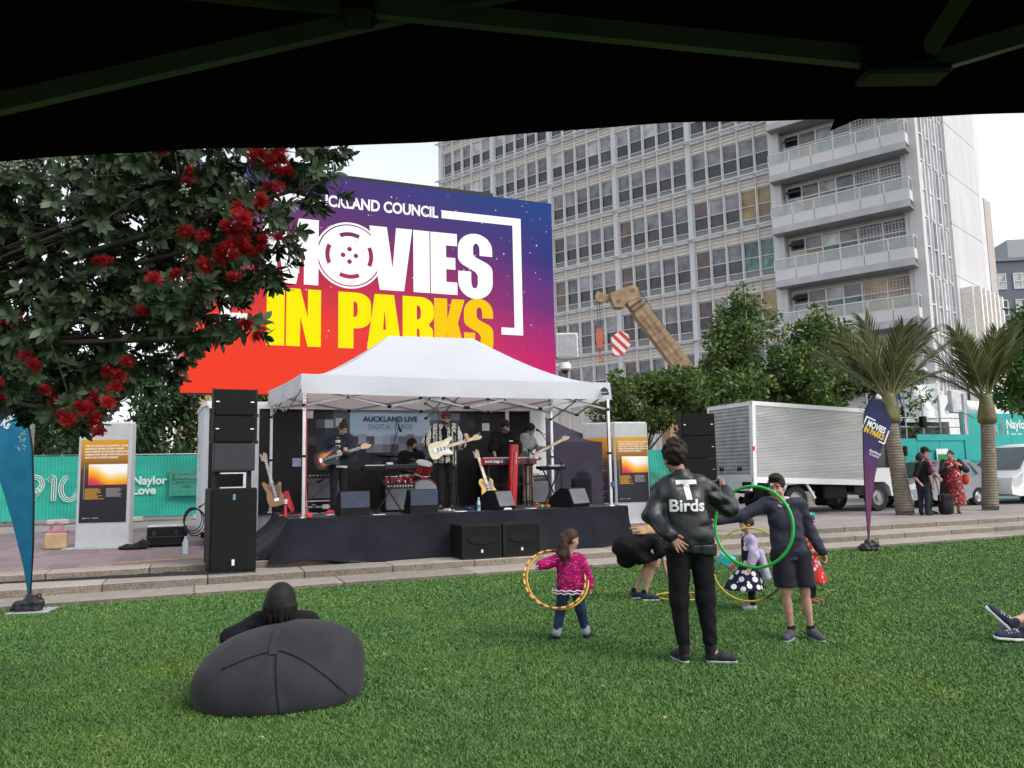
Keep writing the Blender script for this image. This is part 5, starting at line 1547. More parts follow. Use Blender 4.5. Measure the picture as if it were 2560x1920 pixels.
def feather_flag(loc, rz, outline, pole, mat, label, art=None, plate=True):
 T = thing('feather_flag', label, 'banner flag', loc, rz)
 m = MB(); m.prism(outline, 0.006, upright(0, 0.003, 0)); f = m.build('flag', mat, T)
 p = MB(); p.tube(pole, 0.011, 8); p.build('pole', BLACKM, T, smooth=True)
 if art: art(f)
 if plate:
  MB().box((0.04, 0, 0.012), (0.46, 0.42, 0.014), (0, 0, 0.15), 0.004).build('base_plate', M('grey_plate', (0.36, 0.37, 0.38), 0.5, 0.3), T)
 sd = SD(0.05); sd.ell((-0.05, -0.02, 0.07), (0.16, 0.11, 0.075)); sd.ell((0.09, -0.03, 0.09), (0.09, 0.09, 0.10)); sd.ell((0.0, 0.0, 0.12), (0.08, 0.07, 0.10))
 wb = sd.build('weight_bag', M('black_bag', (0.012, 0.012, 0.015), 0.5, bump=0.5, bs=14, bd=0.03), T, 0.016, lambda P: 0.012*np.sin(P[..., [1, 2, 0]]*60))
 hb = MB(); hb.tube([(0.10, -0.05, 0.17), (0.12, -0.05, 0.22), (0.15, -0.05, 0.21), (0.16, -0.05, 0.15)], 0.008, 6); hb.build('bag_handle', BLACK, T)
 return T
def mat_flag(name, stops, axis=2, mn=0.0, mx=2.8):
 t = newmat(name, 0.7, spec=0.2)
 s = t.sep(t.coord('Object'))
 f = t.math('DIVIDE', t.math('SUBTRACT', s[axis], mn), mx-mn)
 c = t.ramp(f, stops)
 t.base(t.mix(0.2, c, t.ramp(t.noise(t.coord('Object'), 5, 4), [(0.3, (0, 0, 0)), (0.7, (1, 1, 1))]), 'OVERLAY'))
 t.bump(t.noise(t.coord('Object', (1, 1, 0.3)), 6, 3), 0.25, 0.02); return t.m
FW = M('flag_white_print', (0.72, 0.72, 0.76), 0.6, var=0)
FY = M('flag_yellow_print', (0.68, 0.44, 0.03), 0.6, var=0)
def flag_art_right(f):
 tilt = R(-26)
 Mx = Matrix.Translation((0.27, 0, 2.20)) @ Matrix.Rotation(-tilt, 4, 'Y')
 def w_(txt, z, mt, sz):
  lettering(txt, mt, f, Mx @ upright(0, -0.008, z), sz, offset=0.006, xs=0.66)
 w_('MOVIES', 0.10, FW, 0.17); w_('IN PARKS', -0.03, FY, 0.15)
 fr = [(-0.06, 0.22), (-0.26, 0.22), (-0.26, -0.02), (-0.235, -0.02), (-0.235, 0.195), (-0.06, 0.195)]
 flat_shape('frame_mark', [fr], FW, f, Mx @ upright(0, -0.007, 0), 0.001)
 fr2 = [(0.14, -0.14), (0.265, -0.14), (0.265, 0.14), (0.24, 0.14), (0.24, -0.115), (0.14, -0.115)]
 flat_shape('frame_mark', [fr2], FW, f, Mx @ upright(0, -0.007, 0), 0.001)
 lettering('Auckland\nCouncil', FW, f, Matrix.Translation((0.24, 0, 1.79)) @ Matrix.Rotation(R(24), 4, 'Y') @ upright(0, -0.008, 0), 0.075, offset=0.001, xs=0.85, line=0.8)
def build_flags():
 ol = [(0.0, 0.10), (0.03, 0.30), (0.10, 0.90), (0.20, 1.40), (0.33, 1.85), (0.46, 2.15), (0.545, 2.34), (0.53, 2.50), (0.46, 2.68), (0.38, 2.80), (0.28, 2.84), (0.18, 2.76), (0.10, 2.58), (0.05, 2.25), (0.02, 1.6), (0.0, 0.9)]
 pole = [(0.0, 0, 0.02), (-0.006, 0, 0.9), (0.012, 0, 1.6), (0.045, 0, 2.25), (0.10, 0, 2.60), (0.19, 0, 2.79), (0.29, 0, 2.86), (0.39, 0, 2.81), (0.47, 0, 2.69)]
 m = mat_flag('purple_flag', [(0.0, (0.17, 0.035, 0.10)), (0.45, (0.13, 0.035, 0.11)), (0.65, (0.045, 0.03, 0.10)), (0.8, (0.022, 0.028, 0.085)), (1.0, (0.012, 0.022, 0.06))], 2, 0.1, 2.84)
 ol = [(x*1.14, z) for x, z in ol]; pole = [(x*1.14, y, z) for x, y, z in pole]
 feather_flag((6.55, 14.72, 0.0), R(6), ol, pole, m, 'purple and navy feather flag standing on the lawn edge at right', flag_art_right, False)
 ol = [(0.0, 0.08), (-0.10, 0.55), (-0.26, 1.10), (-0.46, 1.70), (-0.62, 2.15), (-0.66, 2.40), (-0.60, 2.60), (-0.48, 2.74), (-0.36, 2.74), (-0.24, 2.60), (-0.14, 2.35), (-0.07, 2.0), (-0.02, 1.4), (0.0, 0.8)]
 pole = [(0.0, 0, 0.02), (0.008, 0, 0.8), (-0.014, 0, 1.4), (-0.06, 0, 2.0), (-0.13, 0, 2.36), (-0.23, 0, 2.61), (-0.35, 0, 2.75), (-0.48, 0, 2.76), (-0.61, 0, 2.62)]
 m = mat_flag('blue_flag', [(0.0, (0.006, 0.085, 0.165)), (0.6, (0.008, 0.115, 0.21)), (0.8, (0.012, 0.14, 0.25)), (1.0, (0.02, 0.16, 0.28))], 2, 0.08, 2.74)
 def art(f):
  fr = [(-0.30, 2.52), (-0.215, 2.36), (-0.27, 2.30), (-0.28, 2.315), (-0.237, 2.36), (-0.315, 2.505)]
  flat_shape('frame_mark', [fr], FW, f, upright(0, -0.006, 0), 0.001)
  lettering('ie\nKs', FW, f, Matrix.Translation((-0.36, 0, 2.36)) @ Matrix.Rotation(R(30), 4, 'Y') @ upright(0, -0.008, 0), 0.15, offset=0.004, xs=0.7, line=0.8)
  sw = MB(); rg = random.Random(4)
  for i in range(26):
   x, z = rg.uniform(-0.24, -0.14), rg.uniform(1.95, 2.22); a = rg.uniform(0, 3)
   sw.tube([(x, -0.007, z), (x+0.02*math.cos(a), -0.007, z+0.02*math.sin(a)), (x+0.035*math.cos(a+0.8), -0.007, z+0.035*math.sin(a+0.8))], 0.003, 4)
  q = sw.build('swirl_print', M('flag_pale_blue', (0.25, 0.42, 0.52), 0.6), f); props(q, kind='stuff')
 feather_flag((-5.97, 9.80, 0.0), R(4), ol, pole, m, 'blue feather flag at the left edge with a black weight bag', art, True)
build_flags()

def plaza_luggage():
 T = thing('equipment_case', 'black hard equipment case with pale lid on the paving left of the trailer', 'case', S(-5.22, 5.6, ZP), A22-0.15)
 MB().box((0, 0, 0.20), (0.68, 0.46, 0.38), None, 0.03).build('body', BLACK, T)
 MB().box((0, 0, 0.405), (0.66, 0.44, 0.035), None, 0.012).build('lid', M('pale_lid', (0.42, 0.45, 0.44), 0.4), T)
 for x in (-0.2, 0.2): MB().box((x, -0.24, 0.27), (0.07, 0.03, 0.10), None, 0.01).build('latch', DKGREY, T)
 MB().span((-0.345, -0.245, 0.19), (0.345, -0.232, 0.215)).build('rim', DKGREY, T)
 sd = SD(0.06); sd.ell((-0.1, 0, 0.05), (0.24, 0.15, 0.06)); sd.ell((0.12, 0.02, 0.10), (0.12, 0.12, 0.09))
 o = sd.build('black_cloth_heap', CLOTH_BK, None, 0.02, lambda P: 0.012*np.sin(P[..., [1, 2, 0]]*40)); o.location = S(-5.75, 5.2, ZP-0.01); props(o, 'heap of black cloth beside the black equipment case', 'cloth')
 B = thing('tote_bag', 'tan jute tote bag with pink trim standing beside the left information column', 'bag', S(-7.25, 6.25, ZP), A22-0.1)
 sd = SD(0.03); sd.box((0, 0, 0.17), (0.20, 0.09, 0.17), None, 0.04)
 sd.build('body', M('jute', (0.40, 0.28, 0.16), 0.9, bump=0.4, bs=90), B, 0.016)
 MB().box((0, 0, 0.345), (0.42, 0.18, 0.05), None, 0.02).build('trim', M('pink_trim', (0.36, 0.10, 0.18), 0.8), B)
 h = MB()
 for y in (-0.07, 0.07): h.tube([(-0.10, y, 0.35), (-0.09, y, 0.46), (0.0, y, 0.52), (0.09, y, 0.46), (0.10, y, 0.35)], 0.012, 6)
 h.build('handles', M('pink_trim', None), B)
 W = thing('water_bottle', 'clear plastic water bottle standing on the paving by the trailer corner', 'bottle', S(-4.86, 3.6, ZP), 0)
 MB().lathe([(0.05, 0), (0.052, 0.2), (0.02, 0.28), (0.018, 0.31)], n=14).build('body', M('clear_plastic', None), W, smooth=True)
 tp = MB().span((-0.9, -0.03, 0.0), (0.6, 0.03, 0.003)).build('floor_tape', M('yellow_plastic', None), None, S(-5.0, 2.6, ZP+0.005), (0, 0, A22+0.06)); props(tp, 'short strip of yellow tape on the paving by the speaker tower', 'tape')
 tp = MB().span((-0.6, -0.025, 0.0), (0.9, 0.025, 0.003)).build('floor_tape', M('yellow_plastic', None), None, S(-5.9, 7.6, ZP+0.005), (0, 0, A22-0.2)); props(tp, 'yellow tape on the paving behind the left information column', 'tape')
plaza_luggage()

def mat_banner(name='teal_banner_cloth', c0=(0.02, 0.27, 0.205), c1=(0.035, 0.36, 0.28)):
 t = newmat(name, 0.75, spec=0.2)
 v = t.coord('Object')
 c = t.ramp(t.noise(t.coord('Object', (0.6, 1, 1.5)), 1.6, 4), [(0.3, c0), (0.7, c1)])
 wv = t.n('ShaderNodeTexWave'); wv.inputs['Scale'].default_value = 3.2; t.l(v, wv.inputs['Vector'])
 c = t.mix(0.12, c, wv.outputs[0], 'OVERLAY')
 t.base(c); t.bump(t.noise(t.coord('Object', (1, 1, 0.3)), 2.2, 4), 0.35, 0.06); return t.m
BANNER = mat_banner(); BAN_PRINT = M('banner_pale_print', (0.50, 0.62, 0.58), 0.7, var=0.05)
def stripe_digits(f, x, z, s):
 """outlined numerals drawn with parallel strokes: 910"""
 def stroke(path, closed=False):
  for k in (-1, 0, 1):
   m = MB(); pts = []
   n = len(path)
   for i, (a, b) in enumerate(path):
    a0, b0 = path[(i-1) % n] if (closed or i) else path[i]; a1, b1 = path[(i+1) % n] if (closed or i < n-1) else path[i]
    tx, tz = a1-a0, b1-b0; L = math.hypot(tx, tz) or 1
    pts.append((x+s*(a - tz/L*0.075*k), -0.012, z+s*(b + tx/L*0.075*k)))
   if closed: pts.append(pts[0])
   m.tube(pts, 0.020*s*1.0, 4); yield m
 nine = [(0.30, 0.05), (0.55, 0.45), (0.62, 0.66)] + [(0.36+0.27*math.cos(R(a)), 0.68+0.27*math.sin(R(a))) for a in range(0, 360, 30)] + [(0.63, 0.66)]
 one = [(0.80, 0.78), (1.00, 0.95), (1.02, 0.90), (1.02, 0.03)]
 zero = [(1.55+0.30*math.cos(R(a)), 0.50+0.46*math.sin(R(a))) for a in range(0, 360, 24)]
 for pth, cl in ((nine, False), (one, False), (zero, True)):
  for m in stroke(pth, cl): m.build('numeral', BAN_PRINT, f)
def fence_left():
 T = thing('banner_fence', 'temporary fence covered with printed teal fabric at left behind the plaza', 'fence', S(-7.3, 16.7, ZP), A22)
 f = MB(); f.grid(lambda a, b: (-6.0+8.6*a, 0.02*math.sin(a*40)+0.03*math.sin(a*13+b*4), 0.16+1.98*b), 90, 8)
 fo = f.build('fabric', BANNER, T, smooth='all', recalc=False)
 for i in range(5):
  x = -5.6+2.1*i
  p = MB(); p.tube([(x, 0.06, 0.0), (x, 0.06, 2.2)], 0.022, 8); p.build('post', ALU, T)
  MB().box((x, 0.0, 0.09), (0.62, 0.24, 0.16), None, 0.03).build('foot_block', M('pale_foot_block', (0.42, 0.36, 0.34), 0.8), T)
 MB().tube([(-6, 0.06, 2.18), (2.6, 0.06, 2.18)], 0.018, 6).build('rail', ALU, T)
 stripe_digits(fo, -2.40, 0.72, 0.82)
 lettering('Naylor\nLove', BAN_PRINT, fo, upright(0.66, -0.06, 1.16), 0.37, align='LEFT', offset=0.012, line=0.86, xs=0.98)
 lettering("'", BAN_PRINT, fo, upright(-2.46, -0.06, 1.40), 0.4)
 g = thing('danger_sign', 'faint green construction warning sign behind the teal fence fabric', 'sign', S(-5.02, 16.55, ZP+1.30), A22)
 MB().span((-0.52, -0.012, -0.50), (0.52, 0.0, 0.45)).build('board', M('faded_green_sign', (0.035, 0.23, 0.17), 0.8), g)
 GD = M('sign_dark_green', (0.02, 0.12, 0.09), 0.8); 
 MB().span((-0.45, -0.016, 0.02), (0.45, -0.0125, 0.22)).build('band', GD, g)
 lettering('DANGER', M('sign_pale_green', (0.10, 0.36, 0.28), 0.8), g, upright(0, -0.019, 0.12), 0.17, offset=0.003)
 lettering('Construction\nSite', GD, g, upright(0, -0.016, -0.12), 0.17, offset=0.004, line=0.85)
fence_left()
def fence_right():
 T = thing('banner_fence', 'teal fabric banner hung between the right information column and the speaker stack', 'fence', S(7.6, 7.9, ZP), A22)
 f = MB(); f.grid(lambda a, b: (-0.55+1.9*a, 0.03*math.sin(a*14+b*3), 0.72+1.18*b), 30, 8)
 fo = f.build('fabric', BANNER, T, smooth='all', recalc=False)
 for x in (-0.6, 1.4): MB().tube([(x, 0.05, 0), (x, 0.05, 2.0)], 0.022, 8).build('post', ALU, T)
 b = MB(); b.grid(lambda a, c: (-0.55+1.9*a, 0.06, 0.02+0.70*c), 6, 2); b.build('dark_skirt', CLOTH_BK, T)
 m = MB()
 for k in range(3):
  d = 0.07*k
  m.tube([(-0.15+d, -0.05, 0.80), (-0.15+d, -0.05, 1.28), (0.15+d, -0.05, 0.84), (0.15+d, -0.05, 1.30)], 0.011, 4)
  m2 = [(0.55+d, -0.05, 0.80), (0.55+d, -0.05, 1.28), (0.85+d, -0.05, 0.84), (0.85+d, -0.05, 1.30)]; m.tube(m2, 0.011, 4)
 m.build('numeral', BAN_PRINT, fo)
fence_right()
TEALP = M('teal_hoarding_paint', (0.012, 0.31, 0.29), 0.6, var=0.10, vs=1.2)
SCAF = M('scaffold_tube', (0.36, 0.38, 0.40), 0.4, 0.6); WRAP = M('white_shrink_wrap', (0.70, 0.72, 0.75), 0.45, var=0.08, vs=2, bump=0.6, bs=2.5, bd=0.12)
def hoarding():
 T = thing('site_hoarding', 'teal painted plywood hoarding behind the parked cars at right', 'hoarding', S(18.0, 9.5, ZP), A22)
 xs = [0.2, 1.85, 3.0, 4.45, 5.7, 6.9, 8.1, 9.3, 10.5]; tops = [2.28, 2.42, 2.42, 2.42, 2.42, 2.42, 2.42, 2.42]
 for i in range(8):
  MB().span((xs[i]+0.008, 0.0, 0.02), (xs[i+1]-0.008, 0.03, tops[i])).build('plywood_panel', TEALP, T)
 bt = MB(); bt.span((1.85, -0.03, 2.20), (4.45, -0.002, 2.43)); bt.span((4.30, -0.035, 1.35), (4.44, -0.002, 2.2)); bt.span((4.45, -0.03, 1.42), (10.5, -0.002, 1.62)); bt.build('batten', TEALP, T)
 up = MB(); up.span((4.75, 0.35, 1.6), (10.5, 0.40, 3.28)); up.build('upper_panel', TEALP, T)
 lettering('Naylor\nLove', M('hoarding_white_print', (0.66, 0.70, 0.70), 0.6, var=0), T, upright(7.15, 0.335, 2.62), 0.50, align='LEFT', offset=0.012, line=0.85, xs=0.9)
 lg = MB()
 for k in range(4):
  d = 0.06*k
  lg.tube([(6.33+d, 0.335, 2.25+d*0.4), (6.33+d, 0.335, 3.0-d), (6.72, 0.335, 2.25+0.5*d)], 0.014, 4)
  lg.tube([(6.98-d, 0.335, 3.0-d*0.4), (6.98-d, 0.335, 2.25+d)], 0.014, 4)
 lg.build('logo_print', M('hoarding_white_print', None), T)
 PD = M('grey_post', (0.42, 0.43, 0.46), 0.5)
 MB().tube([(4.62, 0.1, 1.5), (4.62, 0.1, 4.0)], 0.10, 10).build('drain_pipe', PD, T, smooth=True)
 Sx = thing('scaffold', 'steel tube scaffold with white plastic wrap above the teal hoarding', 'scaffold', S(18.0, 10.3, ZP), A22)
 for x in (0.4, 1.3, 2.3, 3.2, 4.1, 5.2):
  MB().tube([(x, 0, 0.0), (x, 0, 4.0)], 0.035, 6).build('standard', SCAF, Sx)
 for z in (2.75, 3.1): MB().tube([(-0.2, -0.04, z), (9.8, -0.04, z)], 0.03, 6).build('ledger', SCAF, Sx)
 w = MB(); w.grid(lambda a, b: (2.4+1.95*a+0.1*math.sin(b*5), 0.12+0.12*math.sin(a*7+b*3), 2.95+(1.35+0.2*a)*b), 20, 14); w.build('plastic_wrap', WRAP, Sx, smooth='all', recalc=False)
 w = MB(); w.grid(lambda a, b: (4.9+5.2*a, 0.3+0.10*math.sin(a*9+b*4), 3.25+(0.5+0.10*math.sin(a*6))*b), 30, 6); w.build('plastic_wrap', WRAP, Sx, smooth='all', recalc=False)
 w = MB(); w.grid(lambda a, b: (-5.6+2.0*a, 0.3+0.10*math.sin(a*9+b*4), 2.7+(0.9+0.2*math.sin(a*5))*b), 16, 8); w.build('plastic_wrap', WRAP, Sx, smooth='all', recalc=False)
 w = MB(); w.grid(lambda a, b: (1.2+1.2*a, 0.35+0.10*math.sin(a*9+b*4), 3.3+(0.7+0.1*math.sin(a*6))*b), 14, 6); w.build('plastic_wrap', WRAP, Sx, smooth='all', recalc=False)
 MB().span((0.0, 0.5, 1.0), (5.2, 0.6, 3.0)).build('site_wall', M('grey_site_wall', (0.16, 0.16, 0.165), 0.8), Sx)
 MB().tube([(1.85, -0.08, 2.6), (1.85, -0.08, 4.0)], 0.045, 6).build('blue_post', M('blue_post', (0.03, 0.08, 0.30), 0.5), Sx)
 bx = MB().box((4.9, -0.15, 3.75), (0.75, 0.2, 0.9), None, 0.03).build('light_box', M('pale_grey_box', None), Sx)
 sp = MB().box((3.05, -0.12, 2.95), (0.24, 0.2, 0.42), None, 0.03).build('floodlight', BLACK, Sx)
 sg = thing('assembly_sign', 'green and white assembly point sign on the teal hoarding', 'sign', S(21.0, 9.42, 1.74), A22)
 MB().span((-0.30, -0.012, -0.72), (0.30, 0.0, 0.42)).build('board', M('white_sign', (0.68, 0.70, 0.68), 0.5), sg)
 MB().span((-0.26, -0.016, -0.70), (0.26, -0.0125, 0.22)).build('green_panel', M('sign_green', (0.01, 0.22, 0.07), 0.5), sg)
 pp = MB()
 for x in (-0.08, 0.08):
  pp.lathe([(0.035, 0), (0.035, 0.003)], (x, -0.017, -0.02), (0, -1, 0), 10); pp.span((x-0.035, -0.02, -0.22), (x+0.035, -0.0165, -0.07))
 for a in (45, 135, 225, 315):
  pp.bar((0.20*math.cos(R(a)), -0.018, -0.12+0.20*math.sin(R(a))), (0.12*math.cos(R(a)), -0.018, -0.12+0.12*math.sin(R(a))), 0.05, 0.003)
 pp.build('pictogram', M('white_sign', None), sg)
hoarding()

zt = ZP+0.9
for i in range(3):
 t = thing('line_array_speaker', ['lowest', 'middle', 'topmost'][i] + ' black speaker of the stack beside the truck\'s rear', 'speaker', S(7.0, 5.0, ZP+1.02+0.56*i), A22-0.35)
 MB().prism([(-0.42, -0.30), (0.42, -0.30), (0.34, 0.34), (-0.34, 0.34)], 0.55).build('cabinet', BLACK, t)
 MB().span((-0.39, -0.315, 0.02), (0.39, -0.302, 0.53)).build('grille', GRILLE, t)
 for s in (-1, 1): MB().box((s*0.34, -0.322, 0.28), (0.05, 0.012, 0.02)).build('handle', CHROME, t)
t = thing('subwoofer', 'black subwoofer under the speaker stack beside the truck\'s rear', 'speaker', S(7.0, 5.0, ZP), A22-0.35)
MB().box((0, 0, 0.50), (0.92, 0.75, 1.0), None, 0.015).build('cabinet', BLACK, t)
MB().span((-0.43, -0.39, 0.04), (0.43, -0.377, 0.96)).build('grille', GRILLE, t)

WHITE_TR = M('truck_white_paint', (0.68, 0.69, 0.70), 0.35, var=0.06, vs=2)
RIB = None
def mat_rib():
 t = newmat('ribbed_aluminium', 0.45, 0.15)
 v = t.coord('Object')
 c = t.ramp(t.noise(t.coord('Object', (0.5, 1, 3)), 1.5, 5, 0.65), [(0.25, (0.50, 0.50, 0.50)), (0.75, (0.68, 0.68, 0.675))])
 t.base(c); return t.m
RIB = mat_rib(); SHUT = M('grey_shutter', (0.36, 0.36, 0.36), 0.6, var=0.2, vs=3); RUBBER = M('tyre_rubber', (0.018, 0.018, 0.019), 0.85, var=0.2)
RIM = M('steel_rim', (0.30, 0.30, 0.31), 0.5, 0.4)
def wheel(T, c, r, w, dual=False, rim=RIM):
 g = MB(); g.lathe([(r*0.60, -w/2), (r*0.93, -w/2), (r, -w/2+0.03), (r, w/2-0.03), (r*0.93, w/2), (r*0.60, w/2)], c, (0, -1, 0), 30, False)
 o = g.build('wheel', RUBBER, T, smooth=True)
 h = MB(); h.lathe([(r*0.61, w/2-0.02), (r*0.56, w/2-0.01), (r*0.50, w/2-0.06), (r*0.22, w/2-0.05), (r*0.20, w/2+0.01), (0.01, w/2+0.015)], c, (0, -1, 0), 24, False); h.build('rim', rim, o, smooth=True)
 return o
def build_truck():
 T = thing('box_truck', 'white box truck with ribbed sides and grey roller door parked at right', 'truck', S(9.2, 5.6, ZP), A22)
 B = thing('cargo_box', None, None); B.parent = T; B.location = (0, 0, 0.92); B.rotation_euler = (0, R(2.4), 0)
 L, W, H = 4.05, 2.0, 2.2
 MB().span((0.06, 0.03, 0.03), (L-0.03, W-0.03, H-0.03)).build('core', WHITE_TR, B)
 n = 48; m = MB()
 pr = []
 for i in range(n):
  z0 = 0.16+(H-0.26)*i/n; z1 = 0.16+(H-0.26)*(i+1)/n; zm = (z0+z1)/2
  m.add([(0.10, 0.025, z0), (L-0.04, 0.025, z0), (L-0.04, -0.012, z0+0.012), (0.10, -0.012, z0+0.012), (0.10, -0.012, zm), (L-0.04, -0.012, zm), (L-0.04, 0.025, zm+0.012), (0.10, 0.025, zm+0.012), (0.10, 0.025, z1), (L-0.04, 0.025, z1)],
              [(0, 1, 2, 3), (3, 2, 5, 4), (4, 5, 6, 7), (7, 6, 9, 8)])
 m.build('ribbed_side', RIB, B)
 for x in (1.35, 2.68): MB().span((x-0.006, -0.016, 0.16), (x+0.006, -0.0125, H-0.1)).build('rivet_seam', RIB, B)
 e = MB(); e.span((0.0, -0.03, H-0.10), (L, 0.03, H)); e.span((0.0, -0.03, 0.0), (L, 0.03, 0.16)); e.span((0.0, -0.035, -0.06), (0.11, 0.10, H+0.002)); e.span((L-0.05, -0.03, 0.16), (L, 0.03, H-0.1))
 e.span((0, W-0.10, 0.0), (0.10, W, H)); e.span((0.0, 0.10, H-0.10), (0.10, W-0.10, H+0.02)); e.span((0.0, -0.02, H-0.005), (L, W, H+0.015))
 e.build('edge_frame', WHITE_TR, B)
 for i in range(18):
  z0 = 0.24+(H-0.36)*i/18; d = (H-0.36)/18
  q = MB(); q.add([(0.035, 0.10, z0), (0.035, W-0.1, z0), (0.012, W-0.1, z0+d*0.35), (0.012, 0.10, z0+d*0.35), (0.012, W-0.1, z0+d*0.85), (0.012, 0.1, z0+d*0.85), (0.045, W-0.1, z0+d), (0.045, 0.1, z0+d)], [(0, 1, 2, 3), (3, 2, 4, 5), (5, 4, 6, 7)])
  q.build('shutter_slat', SHUT, B, recalc=False)
 for y in (0.55, 1.35):
  h = MB(); h.span((-0.02, y-0.07, 0.32), (0.01, y-0.045, 0.44)); h.span((-0.02, y+0.045, 0.32), (0.01, y+0.07, 0.44)); h.span((-0.02, y-0.045, 0.36), (0.01, y+0.045, 0.385)); h.build('door_handle', BLACK, B)
 MB().span((-0.015, -0.05, 0.86), (0.05, -0.031, 0.98)).build('marker_lamp', M('red_lamp', (0.55, 0.02, 0.02), 0.3), B)
 MB().span((-0.02, 0.10, -0.22), (0.06, W, 0.22)).build('tail_board', WHITE_TR, B)
 MB().span((-0.025, 0.06, -0.16), (-0.015, 0.42, 0.02)).build('lamp_panel', BLACK, B)
 nm = MB().span((-0.03, 0.75, -0.42), (-0.012, 1.15, -0.30)).build('number_plate', M('plate_white', (0.6, 0.6, 0.58), 0.5), B)
 c = MB(); c.span((0.1, 0.5, 0.62), (5.4, 0.75, 0.86)); c.span((0.1, 1.25, 0.62), (5.4, 1.5, 0.86)); c.span((0.3, 0.1, 0.80), (4.0, 1.9, 0.90)); c.build('chassis', BLACKM, T)
 MB().box((2.95, 0.30, 0.60), (0.85, 0.42, 0.42), None, 0.04).build('fuel_tank', BLACK, T)
 MB().box((3.35, 0.9, 0.35), (0.5, 0.5, 0.35), None, 0.05).build('gearbox', BLACK, T)
 MB().span((3.72, 0.16, 0.55), (4.1, 0.60, 0.80)).build('battery_box', DKGREY, T)
 MB().tube([(0.35, 1.0, 0.42), (1.3, 1.0, 0.40), (2.2, 1.0, 0.42)], 0.11, 10).build('axle', BLACK, T)
 wheel(T, (1.55, 0.22, 0.40), 0.40, 0.24); wheel(T, (1.55, 0.50, 0.40), 0.40, 0.22); wheel(T, (1.55, 1.78, 0.40), 0.40, 0.24)
 wheel(T, (4.55, 0.20, 0.385), 0.385, 0.22); wheel(T, (4.55, 1.75, 0.385), 0.385, 0.22)
 g = MB()
 for p, q in (((0.92, 0.06, 0.48), (1.18, 0.06, 0.86)), ((1.18, 0.06, 0.86), (1.85, 0.06, 0.89)), ((1.85, 0.06, 0.89), (2.15, 0.06, 0.44))): g.bar(p, q, 0.36, 0.03) if False else g.bar(p, q, 0.05, 0.06)
 g.build('mudguard', WHITE_TR, T)
 MB().box((0.62, 0.18, 0.55), (0.04, 0.30, 0.30)).build('mud_flap', RUBBER, T)
 K = [(4.10, 0.55), (4.10, 2.05), (4.35, 2.16), (5.05, 2.12), (5.45, 1.45), (5.72, 1.05), (5.72, 0.42), (5.05, 0.42), (4.98, 0.70), (4.80, 0.84), (4.30, 0.84), (4.14, 0.62)]
 cb = MB(); cb.prism(K, 1.76, Matrix(((1, 0, 0, 0), (0, 0, 1, 0.08), (0, 1, 0, 0), (0, 0, 0, 1)))); cb.build('cab', WHITE_TR, T)
 MB().prism([(4.55, 1.25), (5.30, 1.25), (5.06, 1.95), (4.55, 1.95)], 0.01, Matrix(((1, 0, 0, 0), (0, 0, 1, 0.065), (0, 1, 0, 0), (0, 0, 0, 1)))).build('side_window', M('dark_glass', (0.015, 0.02, 0.022), 0.06, spec=0.6, var=0), T)
 MB().bar((5.32, 0.14, 1.42), (5.13, 0.14, 2.02), 0.02, 0.01)
 ws = MB(); ws.add([(5.43, 0.15, 1.55), (5.43, 1.75, 1.55), (5.14, 1.72, 2.04), (5.14, 0.18, 2.04)], [(0, 1, 2, 3)]); w_ = ws.build('windscreen', M('dark_glass', None), T); w_.location = (0.03, 0, 0.02)
 mr = MB(); mr.tube([(5.25, 0.08, 1.35), (5.45, -0.12, 1.40), (5.47, -0.14, 1.75)], 0.012, 6); mr.box((5.46, -0.14, 1.72), (0.08, 0.16, 0.30), None, 0.03); mr.build('wing_mirror', DKGREY, T)
 bp = MB(); bp.box((5.66, 0.96, 0.40), (0.24, 1.78, 0.22), None, 0.04); bp.build('bumper', DKGREY, T)
 for y in (0.28, 1.62): MB().box((5.73, y, 0.72), (0.03, 0.30, 0.16), None, 0.01).build('headlight', M('lamp_glass', (0.6, 0.62, 0.64), 0.1), T)
build_truck()

def car_body(T, prof, W, mat, inset=0.10, zwaist=0.95):
 """side profile lofted across the width: lower body full width, roof drawn in"""
 n = len(prof); st = [(-W/2, 0.0, 1.0), (-W/2+0.03, 0.0, 1.0), (0.0, 0.0, 1.03), (W/2-0.03, 0.0, 1.0), (W/2, 0.0, 1.0)]
 V = []
 for (y, a, k) in st:
  for (x, z) in prof:
   t_ = max(0, z-zwaist)
   yy = y*(1-0.34*t_) if abs(y) > 0.1 else y
   V.append((x, yy, z if abs(y) < W/2-0.01 else z-0.015*(z > 0.5)))
 F = []
 for s in range(4):
  for i in range(n):
   j = (i+1) % n
   F.append((s*n+i, s*n+j, (s+1)*n+j, (s+1)*n+i))
 F.append(tuple(range(n-1, -1, -1))); F.append(tuple(4*n+i for i in range(n)))
 m = MB(); m.add(V, F); return m.build('body', mat, T, smooth=True)
SILVER = M('silver_car_paint', (0.20, 0.22, 0.245), 0.35, 0.25, var=0.05); VANW = M('van_white_paint', (0.70, 0.71, 0.72), 0.3, var=0.04)
DGL = M('car_glass', (0.05, 0.085, 0.085), 0.05, spec=0.7, var=0.2, vs=1.5); LAMP = M('lamp_glass', None); ALLOY = M('alloy_rim', (0.48, 0.49, 0.50), 0.35, 0.7)
def arch(x, r, n=8): return [(x-r*math.cos(math.pi*i/n), 0.30+r*math.sin(math.pi*i/n)) for i in range(n+1)]
